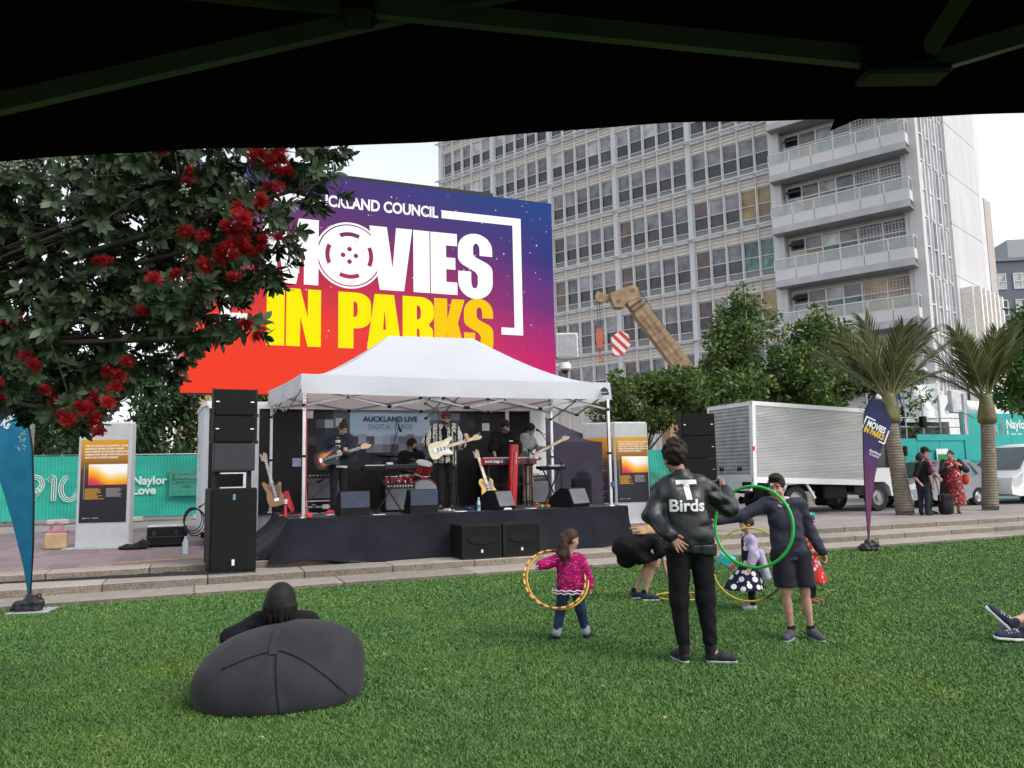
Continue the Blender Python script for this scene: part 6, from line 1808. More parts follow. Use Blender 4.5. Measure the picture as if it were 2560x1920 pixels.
def build_cars():
 T = thing('silver_hatchback', 'silver hatchback car parked behind the group of three people at right', 'car', S(15.3, 6.9, ZP-0.02), A22)
 prof = [(0.02, 0.32), (0.0, 0.55), (0.08, 0.72), (0.40, 0.82), (1.02, 0.93), (1.65, 1.38), (2.05, 1.47), (2.95, 1.46), (3.55, 1.12), (3.80, 0.98), (3.88, 0.75), (3.86, 0.34)] + arch(3.12, -0.34)[0:0] + [(3.46, 0.26)] + [(3.12+0.33*math.cos(math.pi*i/8), 0.27+0.33*math.sin(math.pi*i/8)) for i in range(9)] + [(2.6, 0.22), (1.2, 0.22)] + [(0.78+0.33*math.cos(math.pi*i/8), 0.27+0.33*math.sin(math.pi*i/8)) for i in range(9)] + [(0.30, 0.24)]
 car_body(T, prof, 1.62, SILVER)
 W2 = 0.815
 for s in (-1,):
  gl = MB(); y0, y1 = -W2-0.004, -W2+0.075
  gl.add([(1.16, y0+0.012, 0.97), (2.08, y0+0.012, 0.97), (2.05, y1+0.03, 1.36), (1.66, y1+0.03, 1.34)], [(0, 1, 2, 3)]); gl.build('side_window', DGL, T)
  gl = MB(); gl.add([(2.16, y0+0.012, 0.97), (3.18, y0+0.012, 1.0), (2.92, y1+0.03, 1.36), (2.13, y1+0.03, 1.36)], [(0, 1, 2, 3)]); gl.build('side_window', DGL, T)
 ws = MB(); ws.add([(1.0, -0.72, 0.965), (1.0, 0.72, 0.965), (1.60, 0.60, 1.385), (1.60, -0.60, 1.385)], [(0, 1, 2, 3)]); w_ = ws.build('windscreen', DGL, T); w_.location = (-0.02, 0, 0.02)
 for x in (0.78, 3.12): wheel(T, (x, -0.70, 0.29), 0.29, 0.2, rim=ALLOY); wheel(T, (x, 0.70, 0.29), 0.29, 0.2, rim=ALLOY)
 MB().prism([(0.04, 0.56), (0.10, 0.72), (0.52, 0.80), (0.46, 0.60)], 0.012, Matrix(((1, 0, 0, 0), (0, 0, 1, -W2-0.008), (0, 1, 0, 0), (0, 0, 0, 1)))).build('headlight', LAMP, T)
 MB().prism([(0.38, 0.62), (0.42, 0.76), (0.52, 0.79), (0.47, 0.62)], 0.006, Matrix(((1, 0, 0, 0), (0, 0, 1, -W2-0.012), (0, 1, 0, 0), (0, 0, 0, 1)))).build('indicator', M('red_lamp', None), T)
 MB().box((0.03, -0.2, 0.40), (0.05, 0.9, 0.14), None, 0.02).build('grille', BLACK, T)
 MB().box((0.12, -W2+0.005, 0.40), (0.22, 0.02, 0.10), None, 0.006).build('fog_lamp', M('lamp_glass', None), T)
 MB().box((1.28, -W2-0.07, 0.99), (0.18, 0.12, 0.12), None, 0.03).build('wing_mirror', SILVER, T)
 ln = MB(); ln.span((2.10, -W2-0.006, 0.35), (2.115, -W2-0.001, 0.96)); ln.span((1.15, -W2-0.006, 0.5), (1.16, -W2-0.001, 0.95)); ln.span((2.2, -W2-0.012, 0.84), (2.34, -W2-0.001, 0.87)); ln.build('door_seams', DKGREY, T)
 T = thing('white_van', 'white van parked at the right edge beyond the right palm', 'van', S(19.35, 6.6, ZP-0.02), A22)
 prof = [(0.02, 0.34), (0.0, 0.62), (0.10, 0.86), (0.55, 1.08), (1.25, 1.66), (1.62, 1.90), (2.2, 1.97), (4.6, 1.95), (4.72, 1.2), (4.74, 0.34), (4.3, 0.28)] + [(3.9+0.38*math.cos(math.pi*i/8), 0.28+0.38*math.sin(math.pi*i/8)) for i in range(9)] + [(3.2, 0.25), (1.4, 0.25)] + [(0.92+0.38*math.cos(math.pi*i/8), 0.28+0.38*math.sin(math.pi*i/8)) for i in range(9)] + [(0.40, 0.27)]
 car_body(T, prof, 1.86, VANW, zwaist=1.1)
 ws = MB(); ws.add([(0.60, -0.84, 1.12), (0.60, 0.84, 1.12), (1.50, 0.66, 1.84), (1.50, -0.66, 1.84)], [(0, 1, 2, 3)]); w_ = ws.build('windscreen', DGL, T); w_.location = (-0.03, 0, 0.015)
 gl = MB(); gl.add([(0.95, -0.93, 1.15), (2.0, -0.93, 1.15), (1.98, -0.78, 1.72), (1.52, -0.78, 1.72)], [(0, 1, 2, 3)]); gl.build('side_window', DGL, T)
 gl = MB(); gl.add([(2.1, -0.93, 1.15), (4.3, -0.93, 1.15), (4.25, -0.78, 1.72), (2.1, -0.78, 1.72)], [(0, 1, 2, 3)]); gl.build('side_window', DGL, T)
 for x in (0.92, 3.9): wheel(T, (x, -0.82, 0.33), 0.33, 0.22, rim=ALLOY); wheel(T, (x, 0.82, 0.33), 0.33, 0.22, rim=ALLOY)
 MB().prism([(0.06, 0.60), (0.12, 0.84), (0.62, 1.02), (0.50, 0.70), (0.30, 0.58)], 0.012, Matrix(((1, 0, 0, 0), (0, 0, 1, -0.94), (0, 1, 0, 0), (0, 0, 0, 1)))).build('headlight', LAMP, T)
 gr = MB()
 for z in (0.66, 0.72, 0.78): gr.box((0.02, 0, z), (0.06, 1.0, 0.03), None, 0.008)
 gr.build('grille', CHROME, T)
 MB().box((1.05, -1.02, 1.22), (0.16, 0.16, 0.24), None, 0.03).build('wing_mirror', VANW, T)
 MB().span((0.75, -0.30, 1.125), (0.95, -0.1, 1.16)).build('dashboard_paper', M('yellow_paper', (0.5, 0.6, 0.05), 0.6), T)
build_cars()

def build_crane():
 T = thing('mobile_crane', 'tan telescopic crane boom with hook rising behind the trees before the tower', 'crane', (0, 0, 0), 0)
 TAN = M('tan_crane_paint', (0.30, 0.205, 0.125), 0.7, var=0.35, vs=2); DK = M('crane_dark', (0.06, 0.05, 0.045), 0.6)
 Y = 45.0
 a, b = Vector((10.6, Y, 6.58)), Vector((7.15, Y, 11.55))
 d = (b-a).normalized(); sx = Vector((d.z, 0, -d.x))
 m = MB(); m.bar(a, a.lerp(b, 0.86), 0.85, 0.95); m.build('boom', TAN, T)
 m = MB(); m.bar(a.lerp(b, 0.86), b, 0.74, 0.84); m.build('boom', TAN, T)
 TD = M('tan_crane_dark', (0.24, 0.145, 0.075), 0.6); rb = MB()
 for i in range(9):
  p = a.lerp(b, 0.10+0.085*i); rb.bar(p-sx*0.44+Vector((0, -0.49, 0)), p+sx*0.44+Vector((0, -0.49, 0)), 0.05, 0.03)
 for o_ in (-0.16, 0.16): rb.bar(a+sx*o_+Vector((0, -0.49, 0)), a.lerp(b, 0.84)+sx*o_+Vector((0, -0.49, 0)), 0.03, 0.04)
 rb.build('boom_ribs', TD, T)
 bk = MB()
 for f in (0.90, 0.95): p = a.lerp(b, f); bk.bar(p-sx*0.44+Vector((0, -0.46, 0)), p+sx*0.44+Vector((0, -0.46, 0)), 0.14, 0.05)
 bk.build('dark_plates', DK, T)
 XZ = lambda y: Matrix(((1, 0, 0, 0), (0, 0, -1, Y+y), (0, 1, 0, 0), (0, 0, 0, 1)))
 MB().prism([(5.83, 11.93), (6.5, 12.2), (7.29, 12.41), (7.46, 12.2), (7.58, 11.67), (6.85, 11.40), (6.55, 11.08), (6.1, 11.12), (5.95, 11.4)], 0.8, XZ(0.4)).build('boom_head', TAN, T)
 MB().prism([(5.0, 11.85), (5.12, 12.12), (5.5, 11.98), (5.86, 11.9), (5.9, 11.6), (5.4, 11.45), (5.05, 11.5)], 0.3, XZ(0.15)).build('jib_nose', TAN, T)
 for x, z in ((5.25, 11.75), (6.35, 11.5), (7.2, 12.1)): MB().lathe([(0.10, -0.06), (0.10, 0.06)], (x, Y-0.42, z), (0, 1, 0), 12).build('sheave', TD, T)
 MB().tube([(9.0, Y-0.1, 9.0), (9.55, Y-0.1, 8.75)], 0.16, 8).build('side_drum', TD, T)
 cb = MB()
 for x in (5.10, 5.24): cb.tube([(x, Y, 11.6), (x+0.02, Y, 9.9)], 0.018, 4)
 cb.tube([(7.0, Y-0.3, 11.1), (7.05, Y-0.3, 9.6)], 0.02, 4); cb.tube([(7.5, Y-0.2, 12.2), (9.6, Y-0.2, 8.9)], 0.03, 4); props(cb.build('hoist_rope', DK, T), kind='stuff')
 hk = MB(); hk.prism([(5.0, 9.9), (5.3, 9.9), (5.4, 9.3), (5.3, 8.7), (5.05, 8.7), (4.95, 9.3)], 0.25, Matrix(((1, 0, 0, 0), (0, 0, -1, Y+0.12), (0, 1, 0, 0), (0, 0, 0, 1)))); hk.tube([(5.15, Y, 8.7), (5.15, Y, 8.3), (5.32, Y, 8.12), (5.3, Y, 7.95), (5.1, Y, 7.95)], 0.06, 6); hk.build('hook_block', M('red_oxide', (0.42, 0.10, 0.06), 0.6), T)
 pl = MB(); pl.prism([(5.9, 8.3), (6.5, 8.3), (6.95, 8.9), (6.85, 9.5), (6.4, 9.75), (5.85, 9.4)], 0.3, Matrix(((1, 0, 0, 0), (0, 0, -1, Y+0.15), (0, 1, 0, 0), (0, 0, 0, 1))))
 t = newmat('red_white_stripes', 0.5); v = t.coord('Object', (1, 0, 1), (0, R(45), 0)); wv = t.n('ShaderNodeTexWave'); wv.inputs['Scale'].default_value = 0.75; t.l(v, wv.inputs['Vector'])
 t.base(t.ramp(wv.outputs[0], [(0.0, (0.5, 0.03, 0.03)), (0.5, (0.65, 0.62, 0.6))], 'CONSTANT')); pl.build('warning_block', t.m, T)
 MB().span((8.8, Y-1.2, 0.4), (13.5, Y+1.2, 5.0)).build('carrier', TAN, T)
build_crane()

def mat_leaf(name, ca, cb, cc=None, rough=0.5, trans=0.25):
 t = newmat(name, rough, spec=0.35)
 geo = t.n('ShaderNodeNewGeometry')
 st = [(0.0, ca), (0.75, cb)] + ([(1.0, cc)] if cc else [])
 c = t.ramp(geo.outputs['Random Per Island'], st)
 t.base(c)
 if trans:
  tr = t.n('ShaderNodeBsdfTranslucent'); t.l(c, tr.inputs[0])
  mx = t.n('ShaderNodeMixShader'); mx.inputs[0].default_value = trans
  out = [n for n in t.t.nodes if n.type == 'OUTPUT_MATERIAL'][0]
  t.l(t.b.outputs[0], mx.inputs[1]); t.l(tr.outputs[0], mx.inputs[2]); t.l(mx.outputs[0], out.inputs[0])
 return t.m
def leaf_cloud(centers, radii, per, size, seed, droop=0.15, aspect=0.45):
 rg = np.random.default_rng(seed)
 C = np.repeat(centers, per, 0); Rr = np.repeat(radii, per)
 n = len(C)
 d = rg.normal(size=(n, 3)); d /= np.linalg.norm(d, axis=1)[:, None]
 r = Rr*rg.uniform(0.35, 1.0, n)**0.5
 P = C + d*r[:, None]*np.array([1, 1, 0.8])
 ax = d*0.7 + rg.normal(size=(n, 3))*0.7; ax[:, 2] -= droop; ax /= np.linalg.norm(ax, axis=1)[:, None]
 nn = rg.normal(size=(n, 3)); nn[:, 2] += 0.9
 sd = np.cross(ax, nn); sd /= np.linalg.norm(sd, axis=1)[:, None]+1e-9
 L = size*rg.uniform(0.6, 1.3, n)[:, None]
 a = P; b = P + ax*L*0.5 + sd*L*aspect*0.5; c = P + ax*L; e = P + ax*L*0.5 - sd*L*aspect*0.5
 V = np.stack([a, b, c, e], 1).reshape(-1, 3)
 return V, np.arange(4*n).reshape(n, 4)
BARK = M('grey_bark', (0.20, 0.18, 0.15), 0.9, var=0.3, vs=4, bump=0.4, bs=12, bd=0.03)
BARK_PALE = M('pale_bark', (0.32, 0.29, 0.24), 0.85, var=0.25, vs=3)
def tree(label, loc, lobes, per, nclus, lsize, leafm, seed, trunk=0.16, trunk_h=None, bark=None, clr=0.5, group=None, aspect=0.45, stems=14):
 """lobes: list of (dx,dy,z,rx,ry,rz) ellipsoids that the crown fills unevenly"""
 rg = np.random.default_rng(seed)
 T = thing('broadleaf_tree', label, 'tree', loc, 0, group)
 cs = []; rs = []
 vol = np.array([l[3]*l[4]*l[5] for l in lobes]); vol = vol/vol.sum()
 for l, f in zip(lobes, vol):
  k = max(3, int(nclus*f))
  d = rg.normal(size=(k, 3)); d /= np.linalg.norm(d, axis=1)[:, None]
  r = rg.uniform(0.45, 1.05, k)[:, None]
  cs.append(np.array(l[:3]) + d*r*np.array(l[3:])); rs.append(rg.uniform(0.6, 1.25, k)*clr)
 C = np.concatenate(cs); Rr = np.concatenate(rs)
 V, F = leaf_cloud(C, Rr, per, lsize, seed+1, aspect=aspect)
 o = link('crown', raw_mesh('crown', V, F, leafm), T); props(o, kind='stuff')
 th = trunk_h or min(l[2]-l[5]*0.6 for l in lobes)
 m = MB(); m.tube([(0, 0, -0.05), (0.05, 0.03, th*0.4), (0.0, 0.0, th)], [trunk*1.2, trunk, trunk*0.8], 10); m.build('trunk', bark or BARK, T, smooth=True)
 pick = rg.choice(len(C), min(stems, len(C)), replace=False)
 for i in pick:
  c = C[i]; mid = np.array([c[0]*0.35, c[1]*0.35, th+(c[2]-th)*0.45]) + rg.normal(size=3)*0.1
  b = MB(); b.tube([(0, 0, th*0.92), tuple(mid), tuple(c)], [trunk*0.5, trunk*0.3, trunk*0.08], 6); b.build('branch', bark or BARK, T, smooth=True)
 return T
LEAF_R = mat_leaf('mid_green_leaves', (0.026, 0.060, 0.014), (0.095, 0.170, 0.040), (0.22, 0.22, 0.05))
LEAF_L = mat_leaf('dark_green_leaves', (0.022, 0.050, 0.020), (0.048, 0.098, 0.038), (0.08, 0.14, 0.048))
LEAF_Y = mat_leaf('yellow_green_leaves', (0.04, 0.075, 0.012), (0.085, 0.145, 0.025), (0.14, 0.19, 0.03))
LEAF_E = mat_leaf('bright_green_leaves', (0.025, 0.075, 0.012), (0.06, 0.15, 0.025), (0.09, 0.2, 0.03))
G1 = 'trees between the truck and the tower'
tree('spreading tree right of the stage tent with pale bare twigs inside', (4.6, 27.5, ZP), [(0, 0, 3.6, 1.6, 1.3, 1.2), (-0.9, 0, 3.0, 0.8, 0.8, 0.9), (1.3, 0.2, 4.2, 1.2, 1.0, 1.0)], 95, 95, 0.21, LEAF_R, 101, 0.12, 2.0, BARK_PALE, 0.42, G1)
tree('tall rounded tree behind the white truck, its top left of the balconies', (8.9, 29.5, ZP), [(0.0, 0, 5.0, 1.6, 1.3, 2.2), (0.2, 0, 6.9, 0.9, 0.9, 1.1), (-1.3, 0, 4.2, 1.1, 1.0, 1.3)], 95, 120, 0.22, LEAF_R, 102, 0.15, 2.2, BARK_PALE, 0.45, G1)
tree('broad tree behind the truck cab below the balconies', (12.1, 30.5, ZP), [(0.0, 0, 5.2, 1.8, 1.4, 1.8), (0.3, 0, 6.6, 1.2, 1.0, 0.9), (1.9, 0, 5.0, 1.0, 0.9, 1.0), (-1.2, 0, 4.0, 1.0, 0.9, 1.2)], 95, 115, 0.22, LEAF_R, 103, 0.15, 2.2, BARK_PALE, 0.46, G1)
tree('low leafy tree between the second information column and the truck', (6.6, 26.0, ZP), [(0, 0, 3.2, 1.4, 1.0, 1.1), (0.9, 0.2, 3.9, 0.9, 0.9, 0.8)], 95, 70, 0.20, LEAF_R, 104, 0.10, 1.6, BARK_PALE, 0.40, G1)
tree('slender tree between the two tallest trees behind the truck', (10.7, 28.6, ZP), [(0, 0, 4.0, 1.1, 1.0, 1.4), (0.3, 0, 5.2, 0.8, 0.8, 0.7)], 90, 60, 0.21, LEAF_R, 107, 0.11, 2.0, BARK_PALE, 0.42, G1)
tree('dark tree behind the left palm and scaffold', (15.2, 30.5, ZP), [(0, 0, 3.6, 1.2, 1.0, 1.5), (-0.8, 0, 4.8, 0.9, 0.8, 0.8)], 60, 50, 0.22, LEAF_R, 105, 0.12, 2.0, BARK, 0.45, G1)
tree('bright green tree at the right edge beside the right palm', (17.1, 24.6, ZP), [(-0.7, 0, 4.3, 1.2, 1.2, 1.5), (-0.4, 0, 5.7, 1.1, 1.0, 0.9), (-1.0, 0, 3.3, 0.7, 0.7, 0.4)], 80, 90, 0.20, LEAF_E, 106, 0.14, 2.2, BARK, 0.40)
G2 = 'trees behind the left banner fence'
tree('dark green tree behind the fence at the far left', (-21.0, 31.0, 0), [(0, 0, 3.2, 2.2, 1.8, 2.6), (0.6, 0, 5.6, 1.7, 1.5, 1.6)], 75, 90, 0.28, LEAF_L, 111, 0.2, 1.5, BARK, 0.6, G2)
tree('dark green tree behind the fence left of the first information column', (-17.4, 30.0, 0), [(0, 0, 3.2, 2.0, 1.6, 2.6), (0.8, 0, 5.4, 1.4, 1.3, 1.4)], 75, 90, 0.26, LEAF_L, 112, 0.2, 1.5, BARK, 0.55, G2)
tree('dark green bushy tree behind the fence right of the first information column', (-13.0, 29.5, 0), [(0, 0, 3.0, 1.9, 1.5, 2.4), (-0.4, 0, 5.0, 1.4, 1.3, 1.4)], 80, 95, 0.26, LEAF_L, 113, 0.2, 1.5, BARK, 0.52, G2)
tree('yellow-green tree behind the white stage trailer\'s left end', (-9.8, 32.5, 0), [(0, 0, 4.4, 2.3, 1.6, 2.2), (1.4, 0, 4.2, 1.8, 1.5, 1.8), (-1.0, 0, 5.6, 1.3, 1.2, 1.0)], 75, 100, 0.26, LEAF_Y, 114, 0.2, 1.8, BARK, 0.52, G2)
tree('yellow-green tree behind the fence beyond the trailer', (-5.4, 34.0, 0), [(0, 0, 4.0, 2.4, 1.6, 2.4)], 75, 60, 0.26, LEAF_Y, 115, 0.2, 1.8, BARK, 0.55, G2)
tree('tall dark tree filling the gap behind the red-flowered branches', (-26.0, 38.0, 0), [(0, 0, 5.2, 3.6, 2, 3.6), (3.5, 0, 4.2, 3, 2, 3.0)], 70, 110, 0.34, LEAF_L, 116, 0.25, 2.0, BARK, 0.75, G2)

FROND = mat_leaf('palm_leaflets', (0.030, 0.046, 0.014), (0.115, 0.135, 0.040), (0.30, 0.25, 0.11), 0.45, 0.22)
RIBM = M('palm_rib', (0.16, 0.17, 0.07), 0.5)
def mat_palm_trunk():
 t = newmat('palm_trunk_bark', 0.85, spec=0.2); v = t.coord('Object')
 wv = t.n('ShaderNodeTexWave'); wv.bands_direction = 'Z'; wv.inputs['Scale'].default_value = 4.2; wv.inputs['Distortion'].default_value = 1.5; t.l(v, wv.inputs['Vector'])
 c = t.mix(0.5, t.ramp(wv.outputs[0], [(0.2, (0.12, 0.095, 0.07)), (0.6, (0.24, 0.20, 0.155))]), t.ramp(t.noise(v, 7, 5), [(0.3, (0.11, 0.09, 0.07)), (0.7, (0.27, 0.24, 0.19))]))
 t.base(c); t.bump(wv.outputs[0], 0.5, 0.02); return t.m
PTRUNK = mat_palm_trunk()
PSHAFT = M('palm_crownshaft', (0.115, 0.105, 0.035), 0.5, var=0.55, vs=3)
def frond_mesh(L, seed, curve=0.25, leaf=0.78):
 """frond in local XZ: starts at the origin going up +Z and arching towards +X"""
 rg = random.Random(seed); m = MB(); N = 26
 def rib(t): return Vector((curve*L*t*t, 0, L*t*(1-0.12*t)))
 rp = [rib(i/12) for i in range(13)]
 m.mat(1); m.tube(rp, [0.035*(1-0.85*i/12)+0.004 for i in range(13)], 5); m.mat(0)
 for i in range(44):
  t = 0.14+0.86*i/43
  p = rib(t); tg = (rib(min(1, t+0.02))-rib(t-0.02)).normalized()
  ll = leaf*(0.55+0.75*math.sin(math.pi*min(1, 0.15+t*0.78)))*rg.uniform(0.85, 1.1)
  for s in (-1, 1):
   d = (Vector((0.05, s*0.62, 0.0)) + tg*1.0 + Vector((rg.uniform(-.08, .08), 0, rg.uniform(-.08, .05)))).normalized()
   w_ = tg.cross(d).cross(d).normalized()*0.015
   mid = p+d*ll*0.5; tip = p+d*ll+Vector((0.02, 0, -0.10*ll-0.05*rg.random()))
   m.add([p-w_*0.5, p+w_*0.5, mid+w_, tip, mid-w_], [(0, 1, 2, 3, 4)])
 return m.mesh('frond', [FROND, RIBM], recalc=False)
FR = [frond_mesh(2.35, 1, 0.10), frond_mesh(2.2, 2, 0.18), frond_mesh(2.45, 3, 0.05)]
def palm(label, loc, lean, H, sh, tilts, r0=0.20):
 T = thing('nikau_palm', label, 'palm tree', loc, 0, 'palms on the plaza')
 n = 26; pts = []; rs = []
 for i in range(n+1):
  t = i/n; pts.append((lean[0]*t, lean[1]*t, H*t)); rs.append((r0+0.03*(1-t)**3+0.008*(i % 2))*(1-0.08*t))
 m = MB(); m.tube(pts, rs, 16); m.build('trunk', PTRUNK, T, smooth='all')
 top = Vector((lean[0], lean[1], H))
 c = MB(); c.lathe([(r0*0.95, 0.0), (r0*1.28, 0.06), (r0*1.34, 0.18), (r0*1.10, 0.45), (r0*0.85, sh*0.85), (r0*0.55, sh*1.05)], top, (0.02, 0, 1), 18); c.build('crownshaft', PSHAFT, T, smooth='all')
 for i, (az, tl) in enumerate(tilts):
  o = link('frond', FR[i % 3], T, top+Vector((0.05*math.cos(R(az)), 0.05*math.sin(R(az)), sh*0.78)))
  o.rotation_euler = (Matrix.Rotation(R(az), 3, 'Z') @ Matrix.Rotation(R(tl), 3, 'Y')).to_euler()
  o.scale = (1, 1, 1)
 dd = MB(); dd.tube([top+Vector((0, 0, 0.02)), top+Vector((-0.5, -0.1, 0.22)), top+Vector((-0.85, -0.1, 0.4))], [0.03, 0.02, 0.008], 5); dd.build('flower_stalk', RIBM, T)
palm('left nikau palm with leaning ringed trunk beside the truck cab', (10.35, 20.95, ZP), (-0.22, 0.0), 2.42, 0.85, [(178, 46), (165, 28), (200, 36), (95, 20), (-80, 12), (5, 22), (-5, 40), (12, 54), (-160, 12), (60, 26), (-60, 24), (120, 30)])
palm('right nikau palm with straight ringed trunk near the right edge', (13.42, 22.3, ZP), (0.14, 0.0), 2.42, 0.85, [(180, 38), (172, 50), (200, 20), (90, 14), (-90, 10), (0, 16), (10, 26), (-15, 8), (150, 26), (40, 22), (-140, 26), (-40, 20)], 0.19)
SKIN = {}
def skin(name, col):
 if name in MATS: return MATS[name]
 t = newmat(name, 0.55, spec=0.35); v = t.coord('Object')
 c = t.ramp(t.noise(v, 9, 4), [(0.3, tuple(x*0.86 for x in col)), (0.7, tuple(min(1, x*1.1) for x in col))])
 t.base(c)
 t.b.inputs['Subsurface Weight'].default_value = 0.08; t.b.inputs['Subsurface Radius'].default_value = (0.02, 0.008, 0.004); t.b.inputs['Subsurface Scale'].default_value = 0.3
 return t.m
SK1 = skin('skin_light', (0.42, 0.25, 0.18)); SK2 = skin('skin_tan', (0.33, 0.185, 0.125)); SK3 = skin('skin_brown', (0.17, 0.095, 0.062))
def cloth(name, col, var=0.2, rough=0.85, bump=0.35, bs=9.0, sheen=0.05):
 if name in MATS: return MATS[name]
 t = newmat(name, rough, spec=0.2); v = t.coord('Object')
 t.base(t.ramp(t.noise(v, 7, 4), [(0.3, tuple(x*(1-var) for x in col)), (0.7, tuple(min(1, x*(1+var)) for x in col))]))
 t.b.inputs['Sheen Weight'].default_value = sheen
 n1 = t.noise(t.coord('Object', (1, 1, 0.45)), bs, 3); t.bump(n1, bump, 0.03); return t.m
def hairmat(name, col, rough=0.6):
 if name in MATS: return MATS[name]
 t = newmat(name, rough, spec=0.22)
 v = t.coord('Object', (1, 1, 0.18)); nz = t.noise(v, 70, 4, 0.7)
 t.base(t.ramp(nz, [(0.3, tuple(x*0.45 for x in col)), (0.7, tuple(x*1.5 for x in col))])); t.bump(nz, 0.6, 0.012); return t.m
H_BLACK = hairmat('black_hair', (0.012, 0.010, 0.010)); H_DKBR = hairmat('dark_brown_hair', (0.018, 0.012, 0.009)); H_BR = hairmat('brown_hair', (0.045, 0.026, 0.017)); H_BLOND = hairmat('blond_hair', (0.40, 0.26, 0.13))
SHOE_BK = cloth('black_shoe', (0.016, 0.016, 0.018), rough=0.6); SOLE_W = M('white_sole', (0.60, 0.61, 0.62), 0.6, var=0.06)
def folds(amp, seed, wl=(0.05, 0.16), n=7, tilt=0.6):
 """cloth creases: a bundle of crossing waves that pinch and fade"""
 rg = np.random.default_rng(seed); W_ = []
 for i in range(n):
  k = np.array([rg.normal()*tilt, rg.normal()*tilt, 1.0]); k *= 2*np.pi/rg.uniform(*wl)/np.linalg.norm(k)
  W_.append((k, rg.uniform(0, 6.28), rg.normal(size=2), rg.normal(size=3)*7, rg.uniform(0, 6.28)))
 def f(P):
  o = np.zeros(P.shape)
  for k, ph, d, k2, p2 in W_:
   a = (1-np.abs(np.sin(P @ k*0.5+ph)))*np.clip(np.sin(P @ k2+p2)+0.3, 0, 1); o[..., 0] += a*d[0]; o[..., 1] += a*d[1]
  return o*amp
 return f
def rig(h, face=0.0, hs=1.0, stance=0.055, **ov):
 a = R(face); f = Vector((math.sin(a), math.cos(a), 0)); r = Vector((math.cos(a), -math.sin(a), 0))
 def P(x, y, z): return r*(x*h) + f*(y*h) + Vector((0, 0, z*h))
 J = dict(pel=P(0, 0, 0.53), chest=P(0, 0, 0.70), neck=P(0, -0.012, 0.835), head=P(0, 0.008, 0.925-0.01*(hs-1)))
 for s, n in ((1, 'R'), (-1, 'L')):
  J['sh'+n] = P(s*0.108, -0.01, 0.812); J['el'+n] = P(s*0.145, -0.02, 0.635); J['wr'+n] = P(s*0.15, 0.02, 0.49)
  J['hip'+n] = P(s*0.05, 0, 0.515); J['kn'+n] = P(s*stance, 0.008, 0.285); J['an'+n] = P(s*stance, -0.015, 0.05); J['to'+n] = P(s*(stance+0.015), 0.085, 0.018)
 for k, v in ov.items(): J[k] = Vector(v)
 J['f'] = f; J['r'] = r; J['h'] = h; J['hs'] = hs; J['look'] = f.copy(); J['up'] = Vector((0, 0, 1))
 return J
def look(J, yaw, pitch=0.0, roll=0.0):
 """yaw: 0 away from the viewer, 90 to the right; pitch down positive"""
 a = R(yaw); f = Vector((math.sin(a)*math.cos(R(pitch)), math.cos(a)*math.cos(R(pitch)), -math.sin(R(pitch))))
 J['look'] = f
def head_axes(J):
 f = J['look'].normalized(); r = f.cross(Vector((0, 0, 1))).normalized(); u = r.cross(f).normalized()
 return r, f, u
def hp(J, x, y, z):
 """head-local point: x right, y forward, z up, in units of an adult head of a 1.75 m person"""
 r, f, u = head_axes(J); s = J['h']/1.75*J['hs']
 return J['head'] + (r*x + f*y + u*z)*s
def hrot(J):
 r, f, u = head_axes(J); return Matrix((r, f, u)).transposed().to_euler()
def hand(sd, wr, fd, pn, s=1.0, side=1, curl=0.35, spread=0.25, k=0.006):
 fd = Vector(fd).normalized(); pn = Vector(pn); pn = (pn-fd*pn.dot(fd)).normalized(); ac = fd.cross(pn)*side
 wr = Vector(wr)
 c = wr+fd*0.045*s
 for q in (-0.022, 0.0, 0.022): sd.cap(wr+fd*0.012*s+ac*q*0.7*s, wr+fd*0.085*s+ac*q*s, 0.017*s, 0.014*s, 0.012)
 for i, (o, L) in enumerate(((0.031, 0.070), (0.011, 0.078), (-0.010, 0.072), (-0.030, 0.056))):
  b = wr+fd*0.088*s+ac*o*s
  d0 = (fd+ac*(spread*o/0.03*0.5)).normalized()
  d1 = d0*math.cos(curl)+pn*math.sin(curl); d2 = d0*math.cos(curl*2.4)+pn*math.sin(curl*2.4)
  m = b+d1*L*0.52*s; e = m+d2*L*0.48*s
  sd.cap(b-d0*0.01*s, m, 0.0098*s, 0.0088*s, k); sd.cap(m, e, 0.0088*s, 0.0072*s, k)
 b = wr+fd*0.028*s+ac*0.028*s; d = (ac*0.75+fd*0.75+pn*0.35).normalized(); m = b+d*0.036*s; d2 = (fd*0.9+ac*0.25+pn*0.4).normalized()
 sd.cap(b, m, 0.013*s, 0.0105*s, 0.008); sd.cap(m, m+d2*0.030*s, 0.0105*s, 0.008*s, k)
